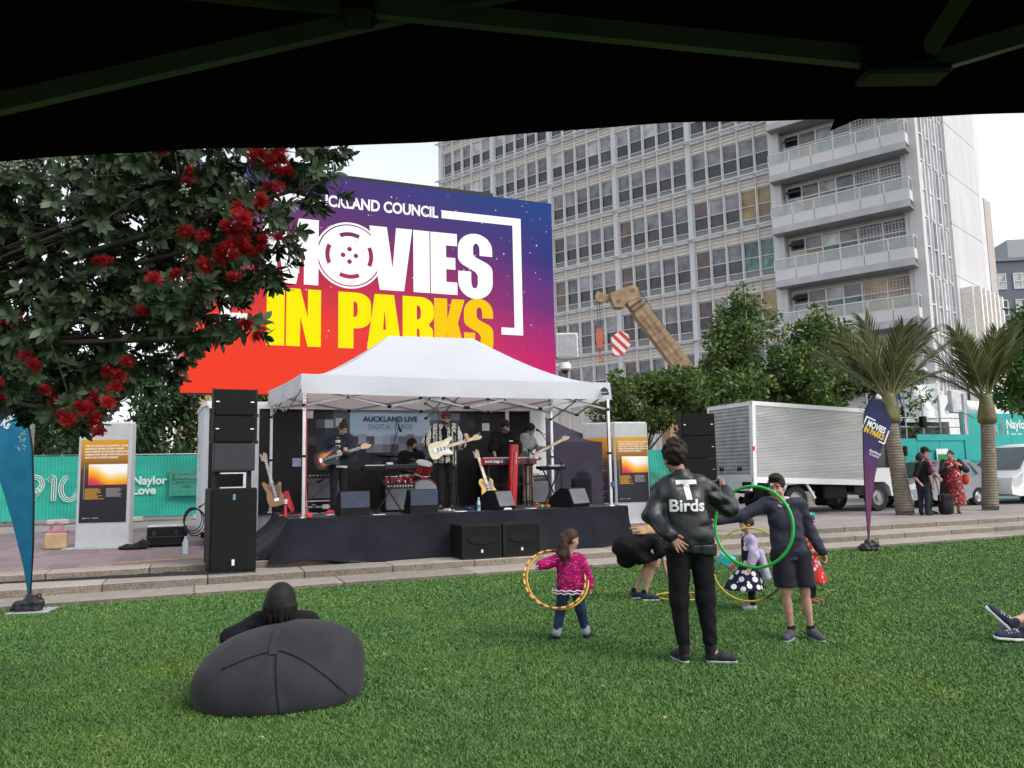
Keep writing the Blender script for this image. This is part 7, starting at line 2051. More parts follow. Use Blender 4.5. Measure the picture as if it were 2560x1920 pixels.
def body(T, J, mat, vox=0.012, build=1.0, hands=None, feet=True, belly=0.0):
 h = J['h']; s = h/1.75*build; sd = SD(0.03*h/1.75)
 for n in 'RL':
  q = J['pel'].lerp(J['hip'+n], 0.75); c = J['chest'].lerp(J['sh'+n], 0.5)
  sd.cap(q, J['chest']+(J['sh'+n]-J['chest'])*0.28, 0.088*s, 0.098*s)
  sd.cap(J['chest']+(J['sh'+n]-J['chest'])*0.28, J['neck'].lerp(J['sh'+n], 0.62), 0.095*s, 0.062*s)
  sd.cap(J['sh'+n], J['el'+n], 0.047*s, 0.036*s); sd.cap(J['el'+n], J['wr'+n], 0.036*s, 0.025*s)
  sd.cap(J['hip'+n], J['kn'+n], 0.076*s, 0.052*s); sd.cap(J['kn'+n], J['an'+n], 0.050*s, 0.034*s)
  cm = J['kn'+n].lerp(J['an'+n], 0.3)-J['f']*0.012*s; sd.cap(cm, J['kn'+n].lerp(J['an'+n], 0.5)-J['f']*0.008*s, 0.050*s, 0.042*s)
  if feet: sd.cap(J['an'+n]-Vector((0, 0, 0.012*s)), J['to'+n]+Vector((0, 0, 0.008*s)), 0.034*s, 0.024*s)
 sd.cap(J['pel'], J['chest'], 0.09*s, 0.095*s)
 ns = h/1.75
 sd.cap(J['neck']-Vector((0, 0, 0.02*ns)), J['head']-(J['head']-J['neck'])*0.25, 0.054*ns*max(1, build*0.95), 0.050*ns)
 hs = ns*J['hs']; rot = hrot(J)
 sd.ell(hp(J, 0, -0.012, 0.028), (0.074*hs, 0.094*hs, 0.092*hs), rot, 0.01)       # skull
 sd.ell(hp(J, 0, 0.028, -0.045), (0.056*hs, 0.062*hs, 0.072*hs), rot, 0.03)        # face and jaw
 sd.ell(hp(J, 0, 0.066, -0.098), (0.024*hs, 0.022*hs, 0.020*hs), rot, 0.02)        # chin
 sd.cap(hp(J, 0, 0.086, 0.006), hp(J, 0, 0.106, -0.036), 0.0085*hs, 0.0145*hs, 0.012)   # nose
 for x in (-1, 1):
  sd.ell(hp(J, x*0.076, -0.008, -0.020), (0.011*hs, 0.021*hs, 0.031*hs), rot, 0.006)  # ears
  sd.ell(hp(J, x*0.033, 0.090, 0.004), (0.017*hs, 0.014*hs, 0.011*hs), rot, 0.010, '-')  # eye sockets
  sd.ell(hp(J, x*0.030, 0.078, 0.022), (0.026*hs, 0.014*hs, 0.009*hs), rot, 0.012)  # brow ridge
  sd.ell(hp(J, x*0.040, 0.066, -0.040), (0.022*hs, 0.02*hs, 0.022*hs), rot, 0.02)   # cheek
 sd.ell(hp(J, 0, 0.086, -0.066), (0.024*hs, 0.012*hs, 0.011*hs), rot, 0.010)        # lips
 for n, sg in (('R', 1), ('L', -1)):
  if hands and n in hands:
   fd, pn, cu, sp = hands[n]; hand(sd, J['wr'+n], fd, pn, 0.98*ns*(1.0 if h > 1.3 else 0.92), sg, cu, sp)
  else:
   d = (J['wr'+n]-J['el'+n]).normalized(); hand(sd, J['wr'+n], d, -J['r']*sg, 0.98*ns*(1.0 if h > 1.3 else 0.92), sg, 0.45, 0.1)
 return sd.build('body', mat, T, vox)
EYE_W = M('eye_white', (0.55, 0.53, 0.50), 0.3, var=0); EYE_D = M('eye_dark', (0.015, 0.010, 0.008), 0.2, var=0); LIP = M('lips', (0.30, 0.11, 0.09), 0.5, var=0.05)
def face_bits(T, J, brow=None):
 hs = J['h']/1.75*J['hs']; rot = hrot(J)
 for x in (-1, 1):
  e = MB(); e.ball(hp(J, x*0.032, 0.0785, 0.004), (0.0135*hs, 0.009*hs, 0.0085*hs), 10, 6, rot); eo = e.build('eye', EYE_W, T, smooth='all')
  p = MB(); p.ball(hp(J, x*0.032, 0.0845, 0.004), (0.0068*hs, 0.005*hs, 0.0068*hs), 8, 6, rot); p.build('pupil', EYE_D, eo, smooth='all')
  b = MB(); b.tube([hp(J, x*0.014, 0.094, 0.020), hp(J, x*0.032, 0.093, 0.026), hp(J, x*0.050, 0.082, 0.021)], 0.0042*hs, 5); b.build('eyebrow', brow or H_DKBR, T)
 m = MB(); m.tube([hp(J, -0.020, 0.091, -0.068), hp(J, 0, 0.099, -0.066), hp(J, 0.020, 0.091, -0.068)], [0.003*hs, 0.0052*hs, 0.003*hs], 5); m.build('mouth', LIP, T)
def torso(T, J, mat, name, vox=0.012, infl=0.022, sleeve=1.0, hem=0.0, build=1.0, cuff=0.0, neckcut=0.012, hemflare=0.0, warp=None, collar=0.0, armr=1.0, sleeveL=None, cutp=None):
 """upper garment; hem: metres below the hip joints that it reaches (negative = above)"""
 h = J['h']; s = h/1.75*build; sd = SD(0.03*h/1.75)
 low = J['pel'] + (J['pel']-J['chest']).normalized()*hem
 for n in 'RL':
  w = J['hip'+n]-J['pel']
  sd.cap(low + w*(0.95+hemflare), J['chest']+(J['sh'+n]-J['chest'])*0.30, (0.088*s+infl)*(1+hemflare*0.5), 0.098*s+infl)
  sd.cap(J['chest']+(J['sh'+n]-J['chest'])*0.28, J['neck'].lerp(J['sh'+n], 0.66), 0.095*s+infl, 0.060*s+infl*0.8)
  sd.cap(J['neck']-Vector((0, 0, 0.03*s)), J['sh'+n], 0.062*s+infl*0.5, 0.056*s+infl*0.8)
  sl = sleeve if (n == 'R' or sleeveL is None) else sleeveL
  r0, r1, r2 = 0.050*s*armr+infl, 0.040*s*armr+infl, 0.030*s*armr+infl*0.8
  if sl <= 0.5:
   sd.cap(J['sh'+n], J['sh'+n].lerp(J['el'+n], sl*2), r0, r0*0.98+cuff)
  else:
   sd.cap(J['sh'+n], J['el'+n], r0, r1)
   sd.cap(J['el'+n], J['el'+n].lerp(J['wr'+n], (sl-0.5)*2), r1, r2+cuff)
 sd.cap(low, J['chest'], (0.095*s+infl)*(1+hemflare*0.5), 0.10*s+infl)
 up = (J['neck']-J['chest']).normalized()
 if collar > 0:
  sd.cap(J['neck']-up*0.02, J['neck']+up*collar, 0.066*h/1.75+infl*0.3, 0.060*h/1.75+infl*0.2, 0.02)
  sd.cap(J['neck']+up*(collar-0.0), J['neck']+up*(collar+0.06), 0.055*h/1.75, 0.055*h/1.75, 0.006, '-')
 else:
  sd.cap(J['neck']+up*neckcut, J['neck']+up*0.2, 0.058*h/1.75, 0.062*h/1.75, 0.008, '-')
 d = (J['pel']-J['chest']).normalized()
 sd.plane(low, d)
 warp = warp or folds(0.0075*h/1.75, int(h*997)+len(name))
 if cutp: sd.plane(*cutp)
 return sd.build(name, mat, T, vox, warp)
def trousers(T, J, mat, name='trousers', vox=0.012, infl=0.016, length=1.0, build=1.0, flare=0.0, warp=None, top=0.06, cut=None):
 """length 0.5 = knee, 1 = ankle"""
 h = J['h']; s = h/1.75*build; sd = SD(0.03*h/1.75)
 up = (J['chest']-J['pel']).normalized()
 for n in 'RL':
  sd.cap(J['pel']+(J['hip'+n]-J['pel'])*0.75+up*top, J['hip'+n], 0.086*s+infl, 0.084*s+infl)
  if length <= 0.5:
   e = J['hip'+n].lerp(J['kn'+n], length*2); sd.cap(J['hip'+n], e, 0.080*s+infl, 0.064*s+infl+flare)
   dn = (J['kn'+n]-J['hip'+n]).normalized(); 
  else:
   sd.cap(J['hip'+n], J['kn'+n], 0.080*s+infl, 0.056*s+infl)
   e = J['kn'+n].lerp(J['an'+n], (length-0.5)*2); sd.cap(J['kn'+n], e, 0.055*s+infl, 0.042*s+infl+flare)
 sd.cap(J['pel'], J['pel']+up*top, 0.09*s+infl, 0.086*s+infl)
 if cut is not None: sd.plane((0, 0, cut), (0, 0, -1))
 warp = warp or folds(0.0042*h/1.75, int(h*991)+3, (0.05, 0.14), 8, 0.9)
 return sd.build(name, mat, T, vox, warp)
def shoe(T, J, n, upper, sole=None, vox=0.009, s=None, high=0.0, ground=0.0):
 s = s or J['h']/1.75; a, t = J['an'+n], J['to'+n]
 d = Vector((t.x-a.x, t.y-a.y, 0)); d = d.normalized() if d.length > 0.01 else Vector((0, 1, 0))
 zb = min(a.z-0.05*s*1.0, t.z-0.02*s) if ground is None else ground
 heel = Vector((a.x, a.y, 0))-d*0.045*s; toe = heel+d*0.265*s
 sd = SD(0.02*s)
 sd.cap(heel+d*0.035*s+Vector((0, 0, zb+0.052*s)), heel+d*0.14*s+Vector((0, 0, zb+0.052*s)), 0.040*s, 0.042*s)
 sd.cap(heel+d*0.14*s+Vector((0, 0, zb+0.044*s)), toe-d*0.045*s+Vector((0, 0, zb+0.036*s)), 0.042*s, 0.036*s)
 sd.cap(heel+d*0.045*s+Vector((0, 0, zb+0.05*s)), Vector((a.x, a.y, zb+0.088*s+high)), 0.042*s, 0.042*s)
 sd.plane((0, 0, zb+0.018*s), (0, 0, -1))
 o = sd.build('shoe', upper, T, vox)
 q = SD(0.02*s); q.cap(heel+d*0.04*s+Vector((0, 0, zb+0.012*s)), heel+d*0.15*s+Vector((0, 0, zb+0.012*s)), 0.042*s, 0.044*s); q.cap(heel+d*0.15*s+Vector((0, 0, zb+0.012*s)), toe-d*0.042*s+Vector((0, 0, zb+0.012*s)), 0.044*s, 0.038*s)
 q.plane((0, 0, zb+0.021*s), (0, 0, 1)); q.plane((0, 0, zb), (0, 0, -1))
 q.build('sole', sole or SOLE_W, o, vox)
 return o
def hair_cap(T, J, mat, vox=0.010, thick=0.016, low=-0.02, front=0.055, extra=None, rough=0.0, name='hair', side_low=-0.03):
 """short hair: a shell over the skull, open at the face"""
 hs = J['h']/1.75*J['hs']; rot = hrot(J); sd = SD(0.012*hs)
 sd.ell(hp(J, 0, -0.016, 0.032), ((0.076+thick*0.8)*hs, (0.096+thick*0.8)*hs, (0.094+thick)*hs), rot)
 if extra: extra(sd, J, hs, rot)
 r, f, u = head_axes(J)
 sd.ell(hp(J, 0, 0.115, -0.045), (0.085*hs, 0.085*hs, 0.105*hs), rot, 0.012, '-')
 sd.plane(hp(J, 0, front, low), (f*0.75-u*0.66))
 sd.plane(hp(J, 0, -0.08, low-0.055), -u)
 w = None
 if rough > 0:
  w = lambda P: rough*np.stack([np.sin(P[..., 1]*95+P[..., 2]*60), np.sin(P[..., 2]*85+P[..., 0]*70), np.sin(P[..., 0]*90+P[..., 1]*75)], -1)
 return sd.build(name, mat, T, vox, w)

def mat_leather():
 t = newmat('black_leather', 0.4, spec=0.45); v = t.coord('Object')
 t.base(t.ramp(t.noise(v, 5, 4), [(0.3, (0.004, 0.005, 0.007)), (0.7, (0.008, 0.010, 0.013))]))
 rr = t.ramp(t.noise(v, 6, 3), [(0.3, (0.30, 0.30, 0.30)), (0.7, (0.46, 0.46, 0.46))]); t.l(rr, t.b.inputs['Roughness'])
 a = t.noise(t.coord('Object', (1, 1, 0.5), (0.3, 0.5, 0)), 6.5, 3, 0.45); t.bump(a, 0.5, 0.04); return t.m
def person_jacket():
 T = thing('person', 'adult in a black leather jacket with white back lettering, seen from behind', 'person', (1.42, 6.58, 0.0), 0)
 J = rig(1.80, 0, 1.0, chest=(0.0, 0.02, 1.24), neck=(-0.01, 0.03, 1.505), head=(-0.06, 0.06, 1.665), pel=(0.03, 0, 0.96),
   shL=(-0.185, 0.02, 1.385), elL=(-0.275, -0.05, 1.19), wrL=(-0.175, -0.205, 1.035),
   shR=(0.195, 0.03, 1.39), elR=(0.39, 0.10, 1.225), wrR=(0.43, 0.33, 1.37),
   hipL=(-0.075, 0, 0.92), hipR=(0.115, 0, 0.92), knL=(-0.085, 0.0, 0.50), knR=(0.135, 0.0, 0.50), anL=(-0.065, -0.02, 0.085), anR=(0.15, -0.03, 0.085), toL=(-0.11, 0.12, 0.03), toR=(0.29, -0.06, 0.03))
 look(J, -14, 6)
 body(T, J, SK2, 0.0085, 1.0, {'L': ((0.62, -0.05, -0.72), (0.10, -1, 0.0), 0.10, 0.55), 'R': ((-0.1, 0.35, 0.9), (-0.9, 0.3, 0.0), 0.9, 0.1)})
 LE = mat_leather()
 f0 = folds(0.012, 5, (0.07, 0.24), 9, 0.9); fold = lambda P: f0(P)*(0.25+0.75*np.clip(np.abs(P[..., 0:1]-0.0)*8-0.9+np.clip((1.15-P[..., 2:3])*6, 0, 1), 0, 1))
 jk = torso(T, J, LE, 'jacket', 0.0085, 0.033, 0.98, 0.03, 1.0, 0.004, 0.02, 0.04, fold, 0.030, 1.05)
 wb = SD(0.02)
 for x in (-0.075, 0.03, 0.125): wb.cap((x, 0, 0.955), (x, 0, 0.88), 0.122, 0.119)
 wb.plane((0, 0, 0.945), (0, 0, 1)); wb.plane((0.0, 0, 0.882), (-0.16, 0, -1))
 wb.build('waistband', LE, jk, 0.0085)
 for n in 'RL':
  c = SD(0.01); e = J['el'+n].lerp(J['wr'+n], 0.90); c.cap(e, J['wr'+n].lerp(J['el'+n], 0.02), 0.054, 0.048); c.build('cuff', LE, jk, 0.0085)
 bv = BVHTree.FromPolygons([v.co.copy() for v in jk.data.vertices], [tuple(p.vertices) for p in jk.data.polygons])
 PR = M('white_jacket_print', (0.72, 0.73, 0.74), 0.5, var=0.04)
 def wrap(me, x, z):
  bm = bmesh.new(); bm.from_mesh(me); bmesh.ops.triangulate(bm, faces=bm.faces)
  for _ in range(3):
   ed = [e for e in bm.edges if e.calc_length() > 0.014]
   if not ed: break
   bmesh.ops.subdivide_edges(bm, edges=ed, cuts=1); bmesh.ops.triangulate(bm, faces=bm.faces)
  for v in bm.verts:
   q = Vector((x+v.co.x, -1.0, z+v.co.y)); hit = bv.ray_cast(q, Vector((0, 1, 0)))
   v.co = Vector((q.x, (hit[0].y if hit[0] else -0.14)-0.005, q.z))
  bm.to_mesh(me); bm.free(); me.materials.clear(); me.materials.append(PR)
  return link('lettering', me, jk)
 wrap(text_mesh('T', 0.21, offset=0.009, xs=1.25, shear=-0.06), 0.015, 1.385)
 wrap(text_mesh('Birds', 0.135, offset=0.0035, xs=1.05), -0.005, 1.262)
 trousers(T, J, cloth('black_trousers', (0.005, 0.005, 0.0065), bump=0.35, bs=10, sheen=0.0), 'trousers', 0.0095, 0.021, 0.90, 1.0, -0.010, None, 0.06, 0.135)
 SO = cloth('black_sock', (0.010, 0.009, 0.010))
 for n in 'LR':
  k = SD(0.01); k.cap(J['an'+n]+Vector((0, 0, 0.05 if n == 'R' else 0.10)), J['an'+n]-Vector((0, 0, 0.02)), 0.047, 0.046); k.build('sock', SO, T, 0.009)
  shoe(T, J, n, SHOE_BK, M('worn_sole', (0.30, 0.31, 0.32), 0.7), 0.009, 0.97)
 def curls(sd, J, hs, rot):
  rg = random.Random(2)
  for i in range(46):
   a = rg.uniform(0, 6.28); b = rg.uniform(-0.15, 1.0)
   rr = math.sqrt(max(0, 1-b*b)); sd.ell(hp(J, 0.086*rr*math.cos(a), -0.020+0.104*rr*math.sin(a), 0.036+0.112*b), (0.020*hs,)*3, None, 0.008)
 hair_cap(T, J, H_DKBR, 0.008, 0.022, -0.03, 0.05, curls, 0.004)
 face_bits(T, J)
person_jacket()

def person_boy():
 T = thing('person', 'boy with face paint in a navy hooded top and shorts, arm stretched out', 'person', (2.50, 7.34, 0.0), 0)
 J = rig(1.52, 180, 1.08, pel=(0.035, 0, 0.79), chest=(0.0, 0.0, 1.02), neck=(-0.025, 0.0, 1.225), head=(-0.06, -0.02, 1.385),
   shR=(-0.165, 0.0, 1.225), elR=(-0.40, -0.02, 1.12), wrR=(-0.63, -0.04, 1.085), shL=(0.145, 0.0, 1.215), elL=(0.235, 0.01, 0.97), wrL=(0.315, -0.06, 0.775),
   hipR=(-0.045, 0, 0.76), hipL=(0.12, 0, 0.76), knR=(-0.03, -0.01, 0.43), knL=(0.145, -0.01, 0.43), anR=(0.01, 0.02, 0.075), anL=(0.19, 0.02, 0.075), toR=(-0.09, -0.11, 0.02), toL=(0.22, -0.13, 0.02))
 look(J, 212, 10)
 body(T, J, SK1, 0.010, 0.95, {'L': ((0.15, -0.2, -0.95), (-0.9, -0.2, 0), 0.95, 0.05), 'R': ((-1, -0.1, 0.05), (0, 0, -1), 0.5, 0.1)})
 NV = cloth('navy_hooded_top', (0.030, 0.031, 0.048), 0.25, bump=0.5, bs=10)
 tp = torso(T, J, NV, 'hooded_top', 0.0095, 0.022, 0.99, 0.075, 0.90, 0.004, 0.0, 0.05, folds(0.007, 12, (0.08, 0.22), 8, 1.3))
 hd = SD(0.03); hd.cap((-0.10, 0.06, 1.25), (0.055, 0.06, 1.245), 0.045, 0.045); hd.cap((0.06, 0.02, 1.245), (0.0, -0.085, 1.20), 0.022, 0.012); hd.cap((-0.115, 0.02, 1.245), (-0.055, -0.085, 1.20), 0.020, 0.012)
 hd.build('hood', cloth('grey_hood_lining', (0.42, 0.42, 0.45)), tp, 0.010)
 lc = MB()
 for i in range(6): lc.tube([(-0.045+0.003*i, -0.142-0.002*i, 1.16-0.022*i), (-0.02+0.003*i, -0.145-0.002*i, 1.148-0.022*i)], 0.004, 5)
 lc.tube([(-0.02, -0.150, 1.03), (-0.015, -0.155, 0.93)], 0.005, 5); lc.build('lacing', cloth('navy_lace', (0.012, 0.012, 0.02)), tp)
 trousers(T, J, cloth('black_shorts', (0.013, 0.014, 0.022)), 'shorts', 0.010, 0.030, 0.50, 0.95, 0.022, None, 0.06, 0.475)
 GS = cloth('grey_black_trainer', (0.05, 0.055, 0.062), rough=0.7)
 for n in 'RL':
  k = SD(0.01); k.cap(J['an'+n]+Vector((0, 0, 0.03)), J['an'+n]-Vector((0, 0, 0.02)), 0.038, 0.038); k.build('sock', cloth('black_sock', None), T, 0.010)
  so = shoe(T, J, n, GS, M('grey_sole', (0.22, 0.25, 0.27), 0.7), 0.009, 0.92)
 def crop(sd, J, hs, rot): sd.ell(hp(J, 0, 0.03, 0.10), (0.062*hs, 0.065*hs, 0.038*hs), rot, 0.02)
 hair_cap(T, J, H_DKBR, 0.009, 0.006, 0.005, 0.062, crop)
 face_bits(T, J)
 hs = J['h']/1.75*J['hs']
 bo = [o for o in T.children if o.name.startswith('body')][0]
 bv = BVHTree.FromPolygons([v.co.copy() for v in bo.data.vertices], [tuple(p.vertices) for p in bo.data.polygons])
 def paint(name, pts, mat, off=0.0025):
  r, f, u = head_axes(J); m = MB(); vs_ = []
  for (x, z) in pts:
   q = hp(J, x, 0.25, z); hit = bv.ray_cast(q, -f); vs_.append((hit[0] if hit[0] else hp(J, x, 0.08, z)) + f*off)
  n = len(vs_)//2; F = [(i, i+1, n+i+1, n+i) for i in range(n-1)]
  m.add(vs_, F); m.build(name, mat, T, recalc=False)
 xs_ = [-0.066, -0.05, -0.03, -0.012, 0.006]
 paint('face_paint', [(x, 0.020+0.010*math.sin((x+0.066)/0.072*math.pi)) for x in xs_] + [(x, 0.030+0.042*math.sin((x+0.075)/0.085*math.pi)) for x in xs_], M('red_face_paint', (0.45, 0.02, 0.04), 0.5))
 xs2 = [0.010, 0.025, 0.04, 0.055, 0.066]
 paint('face_paint', [(x, 0.026) for x in xs2] + [(x, 0.070) for x in xs2], M('pale_green_face_paint', (0.36, 0.52, 0.46), 0.5), 0.002)
person_boy()

def mat_pink():
 t = newmat('pink_knit', 0.9, spec=0.15); v = t.coord('Object', (48, 48, 62))
 br = t.n('ShaderNodeTexBrick'); br.inputs['Scale'].default_value = 1.0; br.inputs['Mortar Size'].default_value = 0.16
 sx = t.sep(t.coord('Object'))
 ang = t.math('ARCTAN2', sx[1], sx[0])
 cmb = t.n('ShaderNodeCombineXYZ'); t.l(t.math('MULTIPLY', sx[0], 22), cmb.inputs[0]); t.l(t.math('MULTIPLY', sx[2], 42), cmb.inputs[1])
 br.inputs['Brick Width'].default_value = 1.0; br.inputs['Row Height'].default_value = 0.9
 t.l(cmb.outputs[0], br.inputs['Vector'])
 vo = t.n('ShaderNodeTexVoronoi'); vo.inputs['Scale'].default_value = 30; t.l(t.coord('Object', (1, 1, 1.9)), vo.inputs['Vector'])
 c = t.ramp(vo.outputs['Distance'], [(0.16, (0.66, 0.20, 0.34)), (0.26, (0.40, 0.012, 0.13)), (0.7, (0.27, 0.008, 0.09))])
 t.base(c); t.bump(vo.outputs['Distance'], 0.5, 0.008); return t.m
def person_toddler():
 T = thing('person', 'small girl with long brown hair in a pink top carrying two hoops', 'person', (0.50, 7.52, 0.0), 0)
 J = rig(1.06, 20, 1.22, pel=(0.015, 0, 0.50), chest=(0.0, 0.0, 0.63), neck=(0.01, 0.0, 0.775), head=(0.03, 0.01, 0.925),
   shL=(-0.10, 0.0, 0.735), elL=(-0.215, -0.02, 0.705), wrL=(-0.275, -0.10, 0.70), shR=(0.105, 0.0, 0.735), elR=(0.165, 0.0, 0.60), wrR=(0.185, -0.05, 0.475),
   hipL=(-0.045, 0, 0.48), hipR=(0.07, 0, 0.48), knL=(-0.09, 0.01, 0.27), knR=(0.10, -0.02, 0.27), anL=(-0.135, -0.02, 0.055), anR=(0.145, 0.02, 0.06), toL=(-0.17, 0.06, 0.02), toR=(0.20, 0.09, 0.02))
 look(J, 62, 8)
 body(T, J, SK1, 0.010, 1.02, {'L': ((-0.7, -0.6, -0.2), (0.3, -0.6, -0.6), 0.9, 0.1), 'R': ((0.1, -0.3, -0.9), (-0.8, -0.3, 0), 0.9, 0.1)})
 PK = mat_pink()
 tp = torso(T, J, PK, 'knit_top', 0.010, 0.022, 0.96, 0.045, 1.02, 0.006, 0.0, 0.16, None, 0.0, 1.15)
 rf = SD(0.01)
 WT = cloth('white_ruffle', (0.62, 0.50, 0.56))
 for j, z in enumerate((0.462, 0.437)):
  m = MB(); pts = []
  for i in range(61):
   a = 2*math.pi*i/60; pts.append((0.012+0.172*math.cos(a), 0.126*math.sin(a), z+0.006*math.sin(a*14+j)))
  m.tube(pts, 0.008, 6); m.build('ruffle', WT, tp, smooth='all')
 JN = cloth('dark_blue_jeans', (0.016, 0.026, 0.065), 0.3, bump=0.5, bs=16)
 trousers(T, J, JN, 'jeans', 0.010, 0.014, 0.90, 1.04)
 CF = cloth('pale_denim_cuff', (0.30, 0.33, 0.38))
 for n in 'LR':
  c = SD(0.006); d = (J['an'+n]-J['kn'+n]).normalized(); c.cap(J['an'+n]-d*0.05, J['an'+n]-d*0.02, 0.042, 0.044); c.build('cuff', CF, T, 0.009)
  shoe(T, J, n, SHOE_BK, M('dark_sole', (0.03, 0.03, 0.03), 0.7), 0.009, 0.66)
 def long(sd, J, hs, rot):
  sd.cap(hp(J, -0.03, -0.085, 0.02), hp(J, -0.05, -0.13, -0.17), 0.062*hs, 0.050*hs); sd.cap(hp(J, 0.0, -0.10, 0.0), hp(J, 0.04, -0.13, -0.20), 0.058*hs, 0.045*hs)
  sd.cap(hp(J, 0.04, -0.12, -0.18), hp(J, 0.075, -0.10, -0.33), 0.045*hs, 0.018*hs); sd.cap(hp(J, -0.05, -0.12, -0.15), hp(J, -0.02, -0.14, -0.30), 0.04*hs, 0.014*hs)
  sd.cap(hp(J, 0.06, -0.09, -0.1), hp(J, 0.10, -0.05, -0.27), 0.034*hs, 0.012*hs)
 hs = J['h']/1.75*J['hs']; rot = hrot(J)
 sd = SD(0.016); sd.ell(hp(J, 0, -0.018, 0.034), (0.088*hs, 0.108*hs, 0.104*hs), rot); long(sd, J, hs, rot)
 sd.ell(hp(J, 0, 0.12, -0.05), (0.085*hs, 0.085*hs, 0.12*hs), rot, 0.01, '-'); sd.ell(hp(J, 0.09, 0.045, -0.06), (0.05*hs, 0.075*hs, 0.10*hs), rot, 0.01, '-'); sd.ell(hp(J, -0.09, 0.05, -0.06), (0.05*hs, 0.07*hs, 0.10*hs), rot, 0.01, '-')
 sd.build('hair', H_BR, T, 0.009, lambda P: 0.004*np.stack([np.sin(P[..., 2]*60+P[..., 0]*90), np.sin(P[..., 2]*50), 0*P[..., 0]], -1))
 b = MB(); b.ball(hp(J, -0.085, -0.075, 0.03), 0.018, 8, 6); b.ball(hp(J, -0.095, -0.07, 0.005), 0.014, 8, 6); b.build('hair_clip', M('white_clip', (0.7, 0.7, 0.72), 0.4), T)
 hb = MB(); hb.tube([hp(J, -0.085, -0.05, 0.045), hp(J, -0.02, -0.125, 0.05), hp(J, 0.06, -0.09, 0.055)], 0.007, 5); hb.build('hair_band', H_BLACK, T)
 face_bits(T, J, H_BR)
 t = newmat('striped_hoop', 0.4); v = t.coord('Object')
 s = t.sep(v); an = t.math('ARCTAN2', s[1], s[0]); bands = t.math('FRACT', t.math('MULTIPLY', an, 3.6))
 t.base(t.ramp(bands, [(0.0, (0.30, 0.03, 0.02)), (0.35, (0.30, 0.03, 0.02)), (0.5, (0.62, 0.44, 0.10)), (0.85, (0.62, 0.44, 0.10))]))
 M3 = Matrix.Rotation(R(62), 3, 'X')
 for i, (dz, dx, mt, lab) in enumerate(((0.0, 0.0, M('yellow_hoop', (0.55, 0.33, 0.04), 0.35), 'plain yellow hoop carried by the small girl in pink'), (0.012, -0.028, t.m, 'yellow and red striped hoop carried by the small girl in pink'))):
  m = MB(); m.torus((0, 0, 0), 0.288, 0.0105, 64, 8); o = m.build('hoop', mt, None, smooth='all'); o.location = (0.50-0.113+dx, 7.52-0.075-0.02*i, 0.565+dz)
  o.rotation_euler = (Matrix.Rotation(R(10), 3, 'Y') @ Matrix.Rotation(R(57), 3, 'X')).to_euler()
  props(o, lab, 'hoop')
person_toddler()

def loose_hoops():
 GR = M('green_hoop', (0.02, 0.40, 0.06), 0.35, var=0.12)
 m = MB(); m.torus((0, 0, 0), 0.355, 0.0135, 72, 10); o = m.build('hoop', GR, None, smooth='all'); o.location = (2.11, 7.02, 1.045)
 o.rotation_euler = (Matrix.Rotation(R(-38), 3, 'Z') @ Matrix.Rotation(R(84), 3, 'X')).to_euler(); props(o, 'bright green hoop held up between the jacketed adult and the boy', 'hoop')
 MB().torus((0, 0, 0), 0.375, 0.0150, 10, 8)
 t = newmat('yellow_black_hoop', 0.4); s = t.sep(t.coord('Object')); an = t.math('FRACT', t.math('ADD', t.math('MULTIPLY', t.math('ARCTAN2', s[1], s[0]), 0.159), 0.5))
 t.base(t.ramp(an, [(0.0, (0.46, 0.36, 0.03)), (0.28, (0.46, 0.36, 0.03)), (0.34, (0.02, 0.02, 0.015)), (0.55, (0.02, 0.02, 0.015)), (0.6, (0.46, 0.36, 0.03))]))
 m = MB(); m.torus((0, 0, 0), 0.40, 0.0105, 64, 8); o = m.build('hoop', t.m, None, smooth='all'); o.location = (2.55, 8.72, 0.52)
 o.rotation_euler = (Matrix.Rotation(R(-30), 3, 'Z') @ Matrix.Rotation(R(72), 3, 'X')).to_euler(); props(o, 'yellow and black hoop around the girl in the polka dot dress', 'hoop')
 m = MB(); m.torus((0, 0, 0), 0.30, 0.0105, 48, 8); o = m.build('hoop', M('yellow_hoop', None), None, smooth='all'); o.location = (2.0, 9.75, 0.03); props(o, 'yellow hoop lying on the grass by the bending girl', 'hoop')
loose_hoops()

